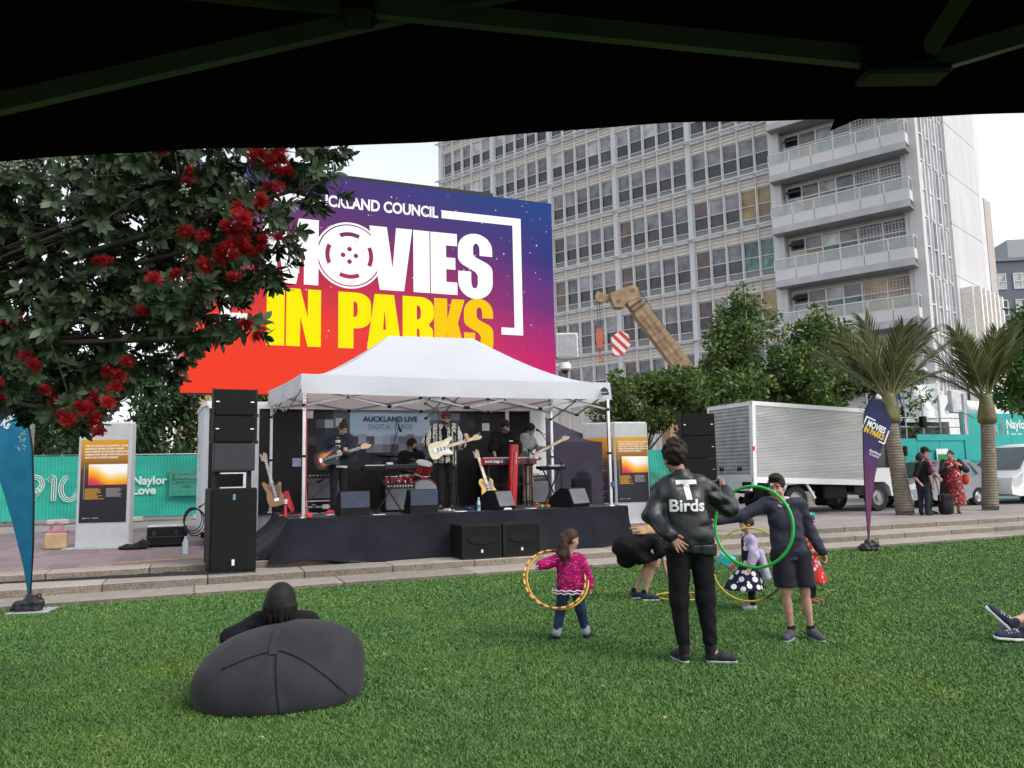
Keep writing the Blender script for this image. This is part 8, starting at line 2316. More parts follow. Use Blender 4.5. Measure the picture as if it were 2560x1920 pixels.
def person_bent():
 T = thing('person', 'girl with blond hair in a black dress bending down to the grass', 'person', (1.51, 9.75, 0.0), 0)
 J = rig(1.45, 90, 1.05, pel=(-0.15, 0, 0.66), chest=(0.04, 0, 0.71), neck=(0.26, 0, 0.74), head=(0.38, -0.02, 0.69),
   shR=(0.20, -0.13, 0.73), shL=(0.20, 0.13, 0.73), elR=(0.25, -0.21, 0.60), wrR=(0.17, -0.175, 0.475), elL=(0.30, 0.12, 0.52), wrL=(0.36, 0.10, 0.26),
   hipR=(-0.15, -0.07, 0.66), hipL=(-0.15, 0.07, 0.66), knR=(0.16, -0.08, 0.42), knL=(0.12, 0.07, 0.42), anR=(0.04, -0.08, 0.075), anL=(-0.06, 0.08, 0.075), toR=(0.18, -0.10, 0.02), toL=(0.08, 0.09, 0.02))
 J['look'] = Vector((0.75, 0, -0.66))
 body(T, J, SK1, 0.012, 0.92, {'R': ((0.2, -0.2, -0.9), (0.3, 0.9, 0), 0.3, 0.4), 'L': ((0.25, 0, -0.9), (0.5, 0, 0.2), 0.4, 0.3)})
 BD = cloth('black_dress', (0.006, 0.006, 0.0075), sheen=0.0)
 sd = SD(0.05)
 for y in (-0.08, 0.08): sd.cap((-0.15, y, 0.64), (0.18, y*1.2, 0.72), 0.125, 0.092); sd.cap((-0.16, y, 0.63), (0.10, y, 0.48), 0.125, 0.10)
 sd.cap((-0.18, 0, 0.62), (-0.14, 0, 0.50), 0.11, 0.12)
 for n in 'RL': sd.cap(J['sh'+n], J['el'+n], 0.065, 0.055); sd.cap(J['el'+n], J['el'+n].lerp(J['wr'+n], 0.92), 0.055, 0.042)
 sd.plane((0.05, 0, 0.44), (0.35, 0, -0.9))
 sd.build('dress', BD, T, 0.012, folds(0.014, 21, (0.07, 0.2), 8, 1.2))
 NVS = cloth('navy_canvas_shoe', (0.022, 0.028, 0.055))
 for n in 'RL':
  k = SD(0.01); k.cap(J['an'+n]+Vector((0, 0, 0.03)), J['an'+n]-Vector((0, 0, 0.02)), 0.036, 0.036); k.build('sock', cloth('black_sock', None), T, 0.010)
  shoe(T, J, n, NVS, SOLE_W, 0.010, 0.88)
 hs = 0.9; h = SD(0.03); h.ell(hp(J, 0, -0.02, 0.03), (0.082, 0.10, 0.10), hrot(J)); h.cap(hp(J, 0, -0.05, 0.06), (0.12, -0.04, 0.86), 0.07, 0.03); h.cap((0.34, -0.06, 0.84), (0.0, -0.06, 0.845), 0.05, 0.022); h.cap((0.32, -0.10, 0.82), (-0.06, -0.08, 0.825), 0.045, 0.014); h.cap((0.3, -0.14, 0.80), (0.16, -0.17, 0.66), 0.04, 0.012); h.cap((0.30, -0.13, 0.83), (-0.02, -0.14, 0.80), 0.045, 0.012); h.cap((0.25, -0.02, 0.87), (-0.10, -0.02, 0.86), 0.04, 0.012); h.cap((0.36, -0.08, 0.80), (0.33, -0.11, 0.60), 0.05, 0.016); h.cap((0.30, -0.09, 0.82), (0.25, -0.13, 0.66), 0.04, 0.012)
 h.ell(hp(J, 0, 0.12, -0.05), (0.08, 0.09, 0.11), hrot(J), 0.01, '-')
 h.build('hair', H_BLOND, T, 0.011, lambda P: 0.005*np.stack([np.sin(P[..., 2]*70), np.sin(P[..., 0]*60), 0*P[..., 0]], -1))
 face_bits(T, J, H_BR)
 nk = MB(); nk.box((0.235, -0.135, 0.765), (0.07, 0.02, 0.085), (0, 0.5, 0.2), 0.01); nk.build('orange_badge', M('orange_badge', (0.5, 0.10, 0.03), 0.6), T)
person_bent()

def mat_dots(name, base, dot, scale, thr=0.33):
 t = newmat(name, 0.85, spec=0.2); vo = t.n('ShaderNodeTexVoronoi'); vo.inputs['Scale'].default_value = scale; vo.inputs['Randomness'].default_value = 0.6
 t.l(t.coord('Object'), vo.inputs['Vector'])
 t.base(t.ramp(vo.outputs['Distance'], [(0.0, dot), (thr, base)], 'CONSTANT')); return t.m
def mat_floral(name):
 t = newmat(name, 0.85, spec=0.2); vo = t.n('ShaderNodeTexVoronoi'); vo.inputs['Scale'].default_value = 17; t.l(t.coord('Object'), vo.inputs['Vector'])
 s = t.sep(vo.outputs['Color'])
 fl = t.ramp(s[0], [(0.0, (0.62, 0.50, 0.12)), (0.4, (0.25, 0.36, 0.60)), (0.65, (0.06, 0.05, 0.20)), (0.85, (0.60, 0.55, 0.50))], 'CONSTANT')
 wob = t.math('ADD', vo.outputs['Distance'], t.math('MULTIPLY', t.noise(t.coord('Object'), 60, 2), 0.25))
 t.base(t.mix(t.math('LESS_THAN', wob, 0.46), (0.42, 0.022, 0.022), fl)); return t.m
def dress(T, J, mat, hem, flare, vox=0.012, sleeves=0.0, cx=0.0, name='dress', top=None):
 sd = SD(0.03); h = J['h']; s = h/1.75
 for n in 'RL':
  sd.cap(J['chest'].lerp(J['sh'+n], 0.35), J['neck'].lerp(J['sh'+n], 0.66), 0.112*s, 0.070*s)
  if sleeves > 0: sd.cap(J['sh'+n], J['sh'+n].lerp(J['el'+n], sleeves), 0.072*s, 0.070*s)
  w = J['hip'+n]-J['pel']; sd.cap(J['chest'], J['pel']+w*0.6, 0.12*s, 0.135*s)
 a = J['pel']; b = Vector((J['pel'].x+cx, J['pel'].y, hem-0.02))
 sd.cap(a, b, 0.135*s, flare); 
 sd.plane((0, 0, hem), (0, 0, -1)); sd.cap(J['neck']+Vector((0, 0, 0.01)), J['neck']+Vector((0, 0, 0.2)), 0.055*s, 0.06*s, 0.008, '-')
 return sd.build(name, mat, T, vox, lambda P: np.stack([0.012*np.sin(P[..., 1]*45)*np.clip((0.55-P[..., 2])*3, 0, 1), 0.012*np.sin(P[..., 0]*42)*np.clip((0.55-P[..., 2])*3, 0, 1), 0*P[..., 0]], -1))
def person_polka():
 T = thing('person', 'little girl in a navy polka dot dress and lilac cardigan', 'person', (2.62, 8.92, 0.0), 0)
 J = rig(1.06, -80, 1.2, pel=(0, 0, 0.50), shR=(0.02, -0.11, 0.77), shL=(0.02, 0.11, 0.77), elR=(0.03, -0.17, 0.60), wrR=(-0.05, -0.19, 0.47), neck=(0.01, 0, 0.80), head=(-0.02, 0, 0.945))
 look(J, -100, 8); body(T, J, SK1, 0.011, 1.0)
 dress(T, J, mat_dots('polka_dot_cloth', (0.010, 0.012, 0.035), (0.66, 0.66, 0.70), 12.5, 0.40), 0.23, 0.235, 0.011, 0, -0.06)
 lil = cloth('lilac_cardigan', (0.42, 0.36, 0.52))
 c = torso(T, J, lil, 'cardigan', 0.011, 0.012, 0.95, 0.0, 1.0, 0.0, 0.0, 0.0, None, 0.0, 1.0)
 sd = SD(0.03); sd.cap((0.10, -0.06, 0.62), (0.16, -0.08, 0.36), 0.05, 0.045); sd.build('cardigan_tail', lil, c, 0.011)
 trousers(T, J, cloth('navy_leggings', (0.010, 0.014, 0.026)), 'leggings', 0.011, 0.008, 0.96, 0.95)
 for n in 'RL': shoe(T, J, n, cloth('silver_sandal', (0.32, 0.32, 0.34)), M('tan_sole', (0.3, 0.2, 0.12), 0.7), 0.010, 0.62)
 def tied(sd, J, hs, rot): sd.ell(hp(J, 0, -0.10, 0.0), (0.05*hs, 0.04*hs, 0.06*hs), rot, 0.02)
 hair_cap(T, J, H_BR, 0.010, 0.014, 0.0, 0.06, tied); face_bits(T, J, H_BR)
 pu = thing('paper_lantern', 'teal tissue pompom hanging near the polka dot dress', 'pompom', (2.27, 8.62, 0.58), 0)
 s = SD(0.02); s.box((0, 0, 0), (0.065, 0.05, 0.06), (0.3, 0.4, 0.2), 0.015); s.ell((0.07, 0, 0.01), (0.05, 0.03, 0.03)); s.build('tissue', M('teal_tissue', (0.05, 0.42, 0.42), 0.5, var=0.4, vs=25), pu, 0.009)
 q = MB(); q.box((0.06, 0.02, -0.07), (0.07, 0.03, 0.07), (0.2, 0.3, 0.1), 0.01); q.build('pink_tag', M('pink_tissue', (0.52, 0.03, 0.18), 0.6), pu)
person_polka()
def person_floral():
 T = thing('person', 'little girl in a red floral dress with a teal headband', 'person', (3.42, 9.25, 0.0), 0)
 J = rig(1.02, 130, 1.2, neck=(0, 0, 0.78), head=(0.02, 0, 0.92), elR=(-0.17, -0.06, 0.58), wrR=(-0.04, -0.15, 0.60), elL=(0.15, -0.05, 0.58), wrL=(0.0, -0.15, 0.60))
 look(J, 120, 5); body(T, J, SK1, 0.012, 1.0)
 dress(T, J, mat_floral('red_floral_cloth'), 0.24, 0.185, 0.012, 0.35)
 trousers(T, J, cloth('navy_leggings', None), 'leggings', 0.012, 0.008, 0.96, 0.95)
 for n in 'RL': shoe(T, J, n, cloth('tan_sandal', (0.22, 0.13, 0.07)), M('tan_sole', None), 0.011, 0.62)
 def lg(sd, J, hs, rot): sd.cap(hp(J, 0, -0.09, 0.0), hp(J, 0.0, -0.10, -0.14), 0.07*hs, 0.05*hs)
 hair_cap(T, J, H_BR, 0.011, 0.016, 0.0, 0.06, lg); face_bits(T, J, H_BR)
 hb = MB(); hb.tube([hp(J, -0.088, 0.02, -0.01), hp(J, -0.075, 0.02, 0.08), hp(J, 0, 0.02, 0.135), hp(J, 0.075, 0.02, 0.08), hp(J, 0.088, 0.02, -0.01)], 0.008, 6); hb.build('headband', M('pale_teal_band', (0.3, 0.55, 0.55), 0.6), T)
 bw = MB()
 for a in range(6): bw.ball(hp(J, -0.06+0.035*math.cos(a), 0.03+0.03*math.sin(a*2), 0.12+0.025*math.sin(a)), 0.018, 6, 5)
 bw.build('bow', M('teal_tissue', None), T)
person_floral()
def beanbag():
 T = thing('beanbag', 'big dark grey beanbag lounger on the lawn at lower left', 'beanbag', (-1.68, 5.76, 0.0), R(8))
 t = newmat('charcoal_canvas', 0.9, spec=0.2); v = t.coord('Object')
 t.base(t.ramp(t.noise(v, 4, 4), [(0.3, (0.020, 0.0205, 0.025)), (0.7, (0.032, 0.033, 0.039))])); t.bump(t.noise(v, 5, 3, 0.4), 0.5, 0.03); t.b.inputs['Sheen Weight'].default_value = 0.06
 sd = SD(0.14); sd.ell((0.0, 0.0, 0.11), (0.575, 0.46, 0.34)); sd.ell((0.14, 0.06, 0.29), (0.42, 0.32, 0.235)); sd.ell((-0.2, 0.0, 0.13), (0.37, 0.42, 0.30)); sd.plane((0, 0, 0.0), (0, 0, -1), 0.03)
 b = sd.build('cover', t.m, T, 0.016, folds(0.006, 31, (0.14, 0.4), 8, 1.4))
 bv = BVHTree.FromPolygons([q.co.copy() for q in b.data.vertices], [tuple(p.vertices) for p in b.data.polygons])
 C = Vector((0.02, 0.0, 0.18))
 def on(x, z, y=-1.0):
  hit = bv.ray_cast(Vector((x, y, z)), Vector((0, 1, 0))); return (hit[0]+hit[1]*0.003) if hit[0] else None
 SEAM = cloth('seam_black', (0.010, 0.010, 0.012))
 for pts in ([(0.00+0.05*i/12, 0.385-0.37*i/12) for i in range(13)], [(-0.34+0.06*i, 0.30+0.09*math.sin(i/6*1.57)) for i in range(6)] + [(0.02+0.05*i, 0.39-0.010*i-0.0028*i*i) for i in range(10)]):
  q = [on(*p) for p in pts]; q = [p for p in q if p]
  m = MB(); m.tube(q, 0.006, 6); m.build('seam', SEAM, T, smooth='all')
 m = MB(); zz = [0.37, 0.40, 0.43, 0.46, 0.485, 0.505]; vs_ = []
 for z in zz:
  for x in (-0.045, 0.012):
   p = on(x, z); vs_.append((p+Vector((0, -0.008, 0.006))) if p else Vector((x, -0.05, z)))
 m.add(vs_, [(2*k, 2*k+1, 2*k+3, 2*k+2) for k in range(5)]); m.build('handle_strap', t.m, T, recalc=False)
 P = thing('person', 'person with black hair reclining in the dark grey beanbag, seen from behind', 'person', (-1.735, 5.85, 0.0), 0)
 J = rig(1.70, 0, 1.06, pel=(0.0, 0.42, 0.26), chest=(0.0, 0.22, 0.40), neck=(0.0, 0.10, 0.53), head=(0.0, 0.05, 0.63), shL=(-0.17, 0.10, 0.49), shR=(0.17, 0.16, 0.47), elL=(-0.36, 0.03, 0.40), wrL=(-0.36, 0.36, 0.40), elR=(0.18, 0.48, 0.22), wrR=(0.08, 0.65, 0.26),
   hipL=(-0.09, 0.45, 0.22), hipR=(0.09, 0.45, 0.22), knL=(-0.12, 0.88, 0.16), knR=(0.12, 0.88, 0.16), anL=(-0.13, 1.28, 0.09), anR=(0.13, 1.28, 0.09), toL=(-0.14, 1.42, 0.05), toR=(0.14, 1.42, 0.05))
 J['hs'] = 1.15; look(J, 4, -2); body(P, J, SK3, 0.013)
 torso(P, J, cloth('black_tee', (0.008, 0.008, 0.0095), sheen=0.0), 'shirt', 0.012, 0.03, 0.55, 0.05, 1.0, 0.0, 0.01, 0.0, None, 0.0, 1.2)
 trousers(P, J, cloth('black_trousers', None), 'trousers', 0.014, 0.015, 0.95)
 for n in 'RL': shoe(P, J, n, SHOE_BK, SOLE_W, 0.012, 0.95)
 def bob(sd, J, hs, rot):
  sd.ell(hp(J, 0, -0.03, 0.01), (0.100*hs, 0.10*hs, 0.095*hs), rot); [sd.cap(hp(J, 0.085*math.sin(a), -0.02-0.085*math.cos(a), 0.0), hp(J, 0.088*math.sin(a), -0.02-0.088*math.cos(a), -0.105+0.02*math.cos(a*7)), 0.03*hs, 0.007*hs, 0.006) for a in (-1.6, -1.2, -0.8, -0.4, 0, 0.4, 0.8, 1.2, 1.6)]
 hair_cap(P, J, H_BLACK, 0.009, 0.024, -0.05, 0.05, bob); face_bits(P, J)
 o = MB().lathe([(0.028, 0), (0.036, 0.10), (0.033, 0.10)], n=14).build('red_cup', M('red_cup', (0.5, 0.02, 0.02), 0.4), None, (-2.37, 5.98, 0.03)); props(o, 'small red cup peeking out at the left of the beanbag', 'cup')
beanbag()
def lying_person():
 T = thing('person', 'person in navy canvas shoes sitting on the lawn beyond the right edge', 'person', (4.07, 7.06, 0.0), 0)
 J = rig(1.70, -90, 1.0, pel=(1.15, 0.1, 0.14), chest=(1.42, 0.12, 0.38), neck=(1.56, 0.12, 0.60), head=(1.62, 0.12, 0.76), shL=(1.52, -0.05, 0.54), shR=(1.52, 0.29, 0.54), elL=(1.72, -0.12, 0.3), elR=(1.72, 0.34, 0.3), wrL=(1.8, -0.12, 0.06), wrR=(1.8, 0.34, 0.06),
   hipL=(1.08, 0.02, 0.14), hipR=(1.08, 0.18, 0.14), knL=(0.66, -0.02, 0.15), knR=(0.68, 0.12, 0.24), anL=(0.24, -0.04, 0.07), anR=(0.22, 0.02, 0.145), toL=(0.03, -0.06, 0.06), toR=(0.05, 0.0, 0.30))
 body(T, J, SK1, 0.012, 0.95, None, False)
 torso(T, J, cloth('grey_tee', (0.2, 0.2, 0.22)), 'shirt', 0.016, 0.02, 0.3); trousers(T, J, cloth('black_shorts', None), 'shorts', 0.016, 0.02, 0.4)
 NV = cloth('navy_canvas_shoe', None)
 for n, d, u, hl in (('R', Vector((-0.72, -0.05, 0.69)), Vector((0.62, -0.42, 0.66)), Vector((0.245, 0.0, 0.115))), ('L', Vector((-0.99, -0.08, 0.08)), Vector((0.06, -0.25, 0.97)), Vector((0.33, -0.06, 0.035)))):
  d.normalize(); u = (u-d*u.dot(d)).normalized()
  sd = SD(0.02); sd.cap(hl+u*0.035, hl+d*0.10+u*0.038, 0.038, 0.042); sd.cap(hl+d*0.10+u*0.036, hl+d*0.235+u*0.024, 0.042, 0.034); sd.cap(hl+u*0.04, hl+u*0.085+d*0.01, 0.038, 0.036)
  sd.plane(hl+u*0.012, -u); so = sd.build('shoe', NV, T, 0.008)
  q = SD(0.02); q.cap(hl+u*0.004, hl+d*0.10+u*0.004, 0.042, 0.045); q.cap(hl+d*0.10+u*0.004, hl+d*0.238+u*0.004, 0.045, 0.037); q.plane(hl+u*0.022, u); q.plane(hl-u*0.006, -u); q.build('sole', SOLE_W, so, 0.008)
  sx = d.cross(u)
  for i in range(4): c = hl+d*(0.085+0.026*i)+u*(0.083-0.006*i); m = MB(); m.tube([c-sx*0.030-u*0.008, c+u*0.003, c+sx*0.030-u*0.008], 0.0045, 5); m.build('lace', SOLE_W, so)
  k = SD(0.01); a, b = J['an'+n], J['kn'+n]; k.cap(a.lerp(b, -0.02), a.lerp(b, 0.16 if n == 'R' else 0.06), 0.042, 0.044); k.build('sock', cloth('grey_sock', (0.24, 0.27, 0.31)), T, 0.010)
 face_bits(T, J); hair_cap(T, J, H_DKBR, 0.014)
lying_person()

def worn_guitar(loc, up, yaw, lab, **kw):
 G = thing('electric_guitar', lab, 'guitar', loc, 0)
 G.rotation_euler = (Matrix.Rotation(yaw, 3, 'Z') @ Matrix.Rotation(-up, 3, 'Y') @ Matrix.Rotation(R(-8), 3, 'X')).to_euler()
 guitar_parts(G, **kw); return G
def strap(T, J, a, b, mat):
 m = MB(); n = J['neck']; s = J['shL']
 m.tube([Vector(a), J['chest']+Vector((-0.02, -0.135, 0.05)), J['neck'].lerp(J['shL'], 0.5)+Vector((0, -0.06, 0.045)), J['neck'].lerp(J['shL'], 0.5)+Vector((0.0, 0.07, 0.0))], 0.014, 6); m.build('guitar_strap', mat, T)
def mat_stripes(name, ca, cb, f, axis=2, thr=0.5):
 t = newmat(name, 0.85, spec=0.2); s = t.sep(t.coord('Object'))
 t.base(t.ramp(t.math('FRACT', t.math('MULTIPLY', s[axis], f)), [(0.0, ca), (thr, cb)], 'CONSTANT')); return t.m
def band():
 BJ = cloth('black_jeans', (0.010, 0.010, 0.013))
 o = SL(858, 2.6); T = thing('person', 'guitarist with a hair bun in a navy blazer at the left of the stage', 'person', o, 0)
 J = rig(1.68, 150, 1.0, chest=(0.02, 0, 1.18), neck=(0.05, 0, 1.41), head=(0.10, -0.05, 1.535), shR=(-0.135, -0.02, 1.36), shL=(0.21, -0.02, 1.35), elR=(-0.26, -0.02, 1.13), wrR=(-0.075, -0.21, 1.03), elL=(0.27, -0.06, 1.10), wrL=(0.17, -0.25, 1.075), anR=(-0.08, -0.02, 0.08), toR=(-0.14, -0.15, 0.03), knR=(-0.07, -0.03, 0.48))
 look(J, 140, 34); body(T, J, SK1, 0.014, 0.96, {'R': ((0.8, -0.2, -0.3), (0.1, 0.9, -0.2), 0.5, 0.1), 'L': ((0.2, -0.3, 0.8), (-0.2, 0.9, 0.3), 0.9, 0.1)})
 torso(T, J, mat_stripes('striped_tee', (0.55, 0.54, 0.52), (0.02, 0.02, 0.03), 11, 2, 0.55), 'tee', 0.013, 0.014, 0.2, 0.06)
 torso(T, J, cloth('navy_blazer', (0.022, 0.026, 0.042)), 'blazer', 0.013, 0.030, 0.94, 0.02, 1.0, 0, 0, 0, None, 0.0, 1.1)
 sh = SD(0.02); sh.cap((0.02, -0.115, 1.33), (0.03, -0.13, 1.06), 0.045, 0.055); sh.build('shirt_front', MATS['striped_tee'], T, 0.013)
 trousers(T, J, BJ, 'trousers', 0.014, 0.012, 0.98)
 RS = cloth('red_white_trainer', (0.42, 0.03, 0.05))
 for n in 'RL': shoe(T, J, n, RS, SOLE_W, 0.012, 0.98)
 def bun(sd, J, hs, rot): sd.ell(hp(J, 0, -0.05, 0.14), (0.045, 0.045, 0.045)); sd.cap(hp(J, -0.06, -0.05, -0.05), hp(J, -0.065, -0.05, -0.13), 0.03, 0.012)
 hair_cap(T, J, H_BR, 0.012, 0.010, 0.0, 0.06, bun); face_bits(T, J)
 strap(T, J, (-0.1, -0.2, 1.1), None, BLACK)
 worn_guitar(o+Vector((-0.12, -0.245, 1.00)), R(17), R(10), 'dark sunburst guitar played by the guitarist in the blazer', body_mat=BURST, burst=BURST_IN, guard_mat=M('black_guard', (0.015, 0.014, 0.015), 0.3), neck_mat=WOOD_L, board_mat=WOOD_D, head_mat=WOOD_L)
 o = SL(1125, 2.5); T = thing('person', 'singer in a dark red cap and black and white patterned shirt', 'person', o, 0)
 J = rig(1.82, 178, 1.0, chest=(0.0, 0, 1.30), neck=(-0.01, 0, 1.575), head=(0.02, -0.02, 1.72), shR=(-0.20, 0, 1.53), shL=(0.17, 0, 1.53), elR=(-0.35, -0.03, 1.25), wrR=(-0.12, -0.24, 1.17), elL=(0.30, -0.06, 1.21), wrL=(0.42, -0.26, 1.30))
 look(J, 170, 2); body(T, J, SK1, 0.014, 1.0, {'R': ((0.9, -0.1, -0.1), (0, 0.9, -0.3), 0.5, 0.1), 'L': ((-0.1, -0.2, 0.9), (-0.3, 0.9, 0.2), 0.9, 0.1)})
 t = newmat('bw_pattern_shirt', 0.8, spec=0.2); v = t.coord('Object'); s = t.sep(v)
 st = t.math('LESS_THAN', t.math('FRACT', t.math('ADD', t.math('MULTIPLY', s[0], 8.5), t.math('MULTIPLY', t.noise(v, 26, 3), 0.35))), 0.28)
 sp = t.math('LESS_THAN', t.noise(v, 42, 3), 0.45)
 t.base(t.mix(t.math('MAXIMUM', st, sp), (0.62, 0.60, 0.55), (0.015, 0.015, 0.017)))
 torso(T, J, cloth('black_tee', None), 'tee', 0.014, 0.012, 0.2, 0.05)
 sh = torso(T, J, t.m, 'shirt', 0.013, 0.034, 0.46, 0.08, 1.0, 0.016, 0.0, 0.1, None, 0.0, 1.2)
 k = SD(0.02); k.cap((-0.005, -0.132, 1.50), (0.01, -0.142, 1.22), 0.055, 0.045); k.build('tee_front', cloth('black_tee', None), T, 0.013)
 tl = SD(0.02); tl.cap((0.17, -0.10, 1.05), (0.19, -0.10, 0.86), 0.05, 0.05); tl.build('shirt_tail', t.m, sh, 0.014)
 trousers(T, J, BJ, 'trousers', 0.014, 0.014, 0.98)
 for n in 'RL': shoe(T, J, n, SHOE_BK, SOLE_W, 0.013, 1.0)
 hair_cap(T, J, H_DKBR, 0.013, 0.004, 0.0, 0.06); face_bits(T, J)
 CAP = cloth('dark_red_cap', (0.13, 0.014, 0.022)); c = SD(0.01); c.ell(hp(J, 0, -0.012, 0.055), (0.088, 0.108, 0.082), hrot(J)); r, f, u = head_axes(J); c.plane(hp(J, 0, 0, 0.045), -u); c.build('cap', CAP, T, 0.010)
 b = SD(0.01); b.ell(hp(J, 0, 0.115, 0.052), (0.07, 0.065, 0.012), hrot(J)); b.build('cap_brim', CAP, T, 0.008)
 g = MB()
 for x in (-1, 1): g.ball(hp(J, x*0.034, 0.092, 0.002), (0.028, 0.008, 0.022), 12, 6, hrot(J))
 g.tube([hp(J, -0.078, 0.0, 0.008), hp(J, -0.06, 0.08, 0.010), hp(J, 0.06, 0.08, 0.010), hp(J, 0.078, 0.0, 0.008)], 0.004, 5); g.build('sunglasses', M('dark_glass', None), T, smooth='all')
 worn_guitar(o+Vector((-0.04, -0.265, 1.15)), R(16), R(6), 'cream guitar played by the singer', body_mat=CREAM, guard_mat=GUARDW, neck_mat=WOOD_L, board_mat=M('maple', None), head_mat=M('maple', None))
 o = SL(1040, 3.98); T = thing('person', 'bearded drummer in a black tee seated behind the red drums', 'person', o, 0)
 J = rig(1.76, 150, 1.0, pel=(0, 0, 0.62), chest=(0, -0.03, 0.86), neck=(0.0, -0.03, 1.13), head=(0.03, -0.04, 1.29), shR=(-0.19, -0.03, 1.09), shL=(0.19, -0.03, 1.09), elR=(-0.23, -0.10, 0.82), wrR=(-0.02, -0.33, 0.78), elL=(0.25, -0.08, 0.83), wrL=(0.12, -0.33, 0.80), hipR=(-0.09, -0.03, 0.60), hipL=(0.09, -0.03, 0.60), knR=(-0.2, -0.42, 0.52), knL=(0.2, -0.42, 0.52), anR=(-0.2, -0.46, 0.09), anL=(0.2, -0.46, 0.09), toR=(-0.2, -0.6, 0.03), toL=(0.2, -0.6, 0.03))
 look(J, 118, 4); body(T, J, SK2, 0.015, 1.05)
 torso(T, J, cloth('black_tee', None), 'tee', 0.014, 0.02, 0.42, 0.03, 1.05); trousers(T, J, BJ, 'trousers', 0.016, 0.014, 0.96)
 for n in 'RL': shoe(T, J, n, SHOE_BK, SOLE_W, 0.015, 1.0)
 e = SD(0.01); e.ell((0.05, -0.135, 0.90), (0.085, 0.03, 0.12)); e.build('tee_print', cloth('grey_print', (0.10, 0.09, 0.095)), T, 0.013)
 hair_cap(T, J, H_BLACK, 0.012, 0.02, 0.0, 0.06, None, 0.003); face_bits(T, J)
 b = SD(0.02); b.ell(hp(J, 0, 0.055, -0.085), (0.056, 0.055, 0.040), hrot(J)); b.ell(hp(J, 0, 0.10, -0.045), (0.03, 0.012, 0.006), hrot(J)); b.build('beard', H_BLACK, T, 0.011)
 ds = MB(); ds.tube([tuple(J['wrR']+Vector((-0.02, -0.03, 0.0))), tuple(J['wrR']+Vector((-0.3, -0.25, 0.10)))], 0.008, 5); ds = ds.build('drum_stick', WOOD_L, None, o); props(ds, 'wooden drum stick in the drummer\'s hand', 'drum stick')
 o = SL(1275, 3.30); T = thing('person', 'keyboard player in a black tee looking down at the red keyboard', 'person', o, 0)
 J = rig(1.80, 180, 1.0, chest=(-0.01, -0.03, 1.24), neck=(-0.01, -0.06, 1.48), head=(0.01, -0.12, 1.62), shR=(-0.205, -0.05, 1.44), shL=(0.185, -0.05, 1.44), elR=(-0.25, -0.10, 1.16), wrR=(-0.20, -0.30, 1.00), elL=(0.25, -0.10, 1.16), wrL=(0.22, -0.30, 1.00))
 look(J, 178, 32); body(T, J, SK1, 0.014, 1.0)
 torso(T, J, cloth('black_tee', None), 'tee', 0.014, 0.028, 0.47, 0.06, 1.0, 0.02, 0.0, 0.0, None, 0.0, 1.25); trousers(T, J, BJ, 'trousers', 0.015, 0.014, 0.98)
 for n in 'RL': shoe(T, J, n, SHOE_BK, SOLE_W, 0.014, 1.0)
 hair_cap(T, J, H_BLACK, 0.012, 0.018, 0.01, 0.06); face_bits(T, J)
 MB().box((0.12, -0.185, 1.32), (0.075, 0.004, 0.03)).build('chest_print', LETW, T)
 o = SL(1328, 3.95); T = thing('person', 'bass player with glasses in a grey hooded top and tan trousers', 'person', o, 0)
 J = rig(1.78, 115, 1.0, chest=(0.0, 0, 1.22), neck=(0.03, 0, 1.47), head=(0.085, -0.03, 1.60), shR=(-0.06, -0.15, 1.43), shL=(0.09, 0.15, 1.43), elR=(-0.10, -0.22, 1.16), wrR=(0.10, -0.25, 1.06), elL=(0.22, 0.05, 1.18), wrL=(0.38, -0.10, 1.18))
 look(J, 112, 26); body(T, J, SK1, 0.015, 0.98)
 torso(T, J, cloth('grey_hoodie', (0.26, 0.265, 0.27)), 'hooded_top', 0.014, 0.03, 0.97, 0.05, 1.0, 0, 0, 0, None, 0.04, 1.15); trousers(T, J, cloth('tan_trousers', (0.30, 0.205, 0.14)), 'trousers', 0.015, 0.016, 0.98)
 for n in 'RL': shoe(T, J, n, cloth('brown_shoe', (0.16, 0.10, 0.06)), SOLE_W, 0.015, 1.0)
 hair_cap(T, J, H_BLACK, 0.012, 0.02, 0.01, 0.06); face_bits(T, J)
 g = MB(); g.tube([hp(J, -0.078, 0.0, 0.008), hp(J, -0.06, 0.088, 0.006), hp(J, 0.06, 0.088, 0.006), hp(J, 0.078, 0.0, 0.008)], 0.006, 5); g.build('glasses', M('red_frame', (0.16, 0.02, 0.02), 0.4), T)
 worn_guitar(o+Vector((0.08, -0.285, 1.02)), R(26), R(8), 'bass guitar with pale headstock held by the bass player', body_mat=M('dark_bass', (0.05, 0.03, 0.025), 0.3), guard_mat=GUARDW, neck_mat=WOOD_L, board_mat=M('maple', None), head_mat=M('maple', None), bass=True)
band()

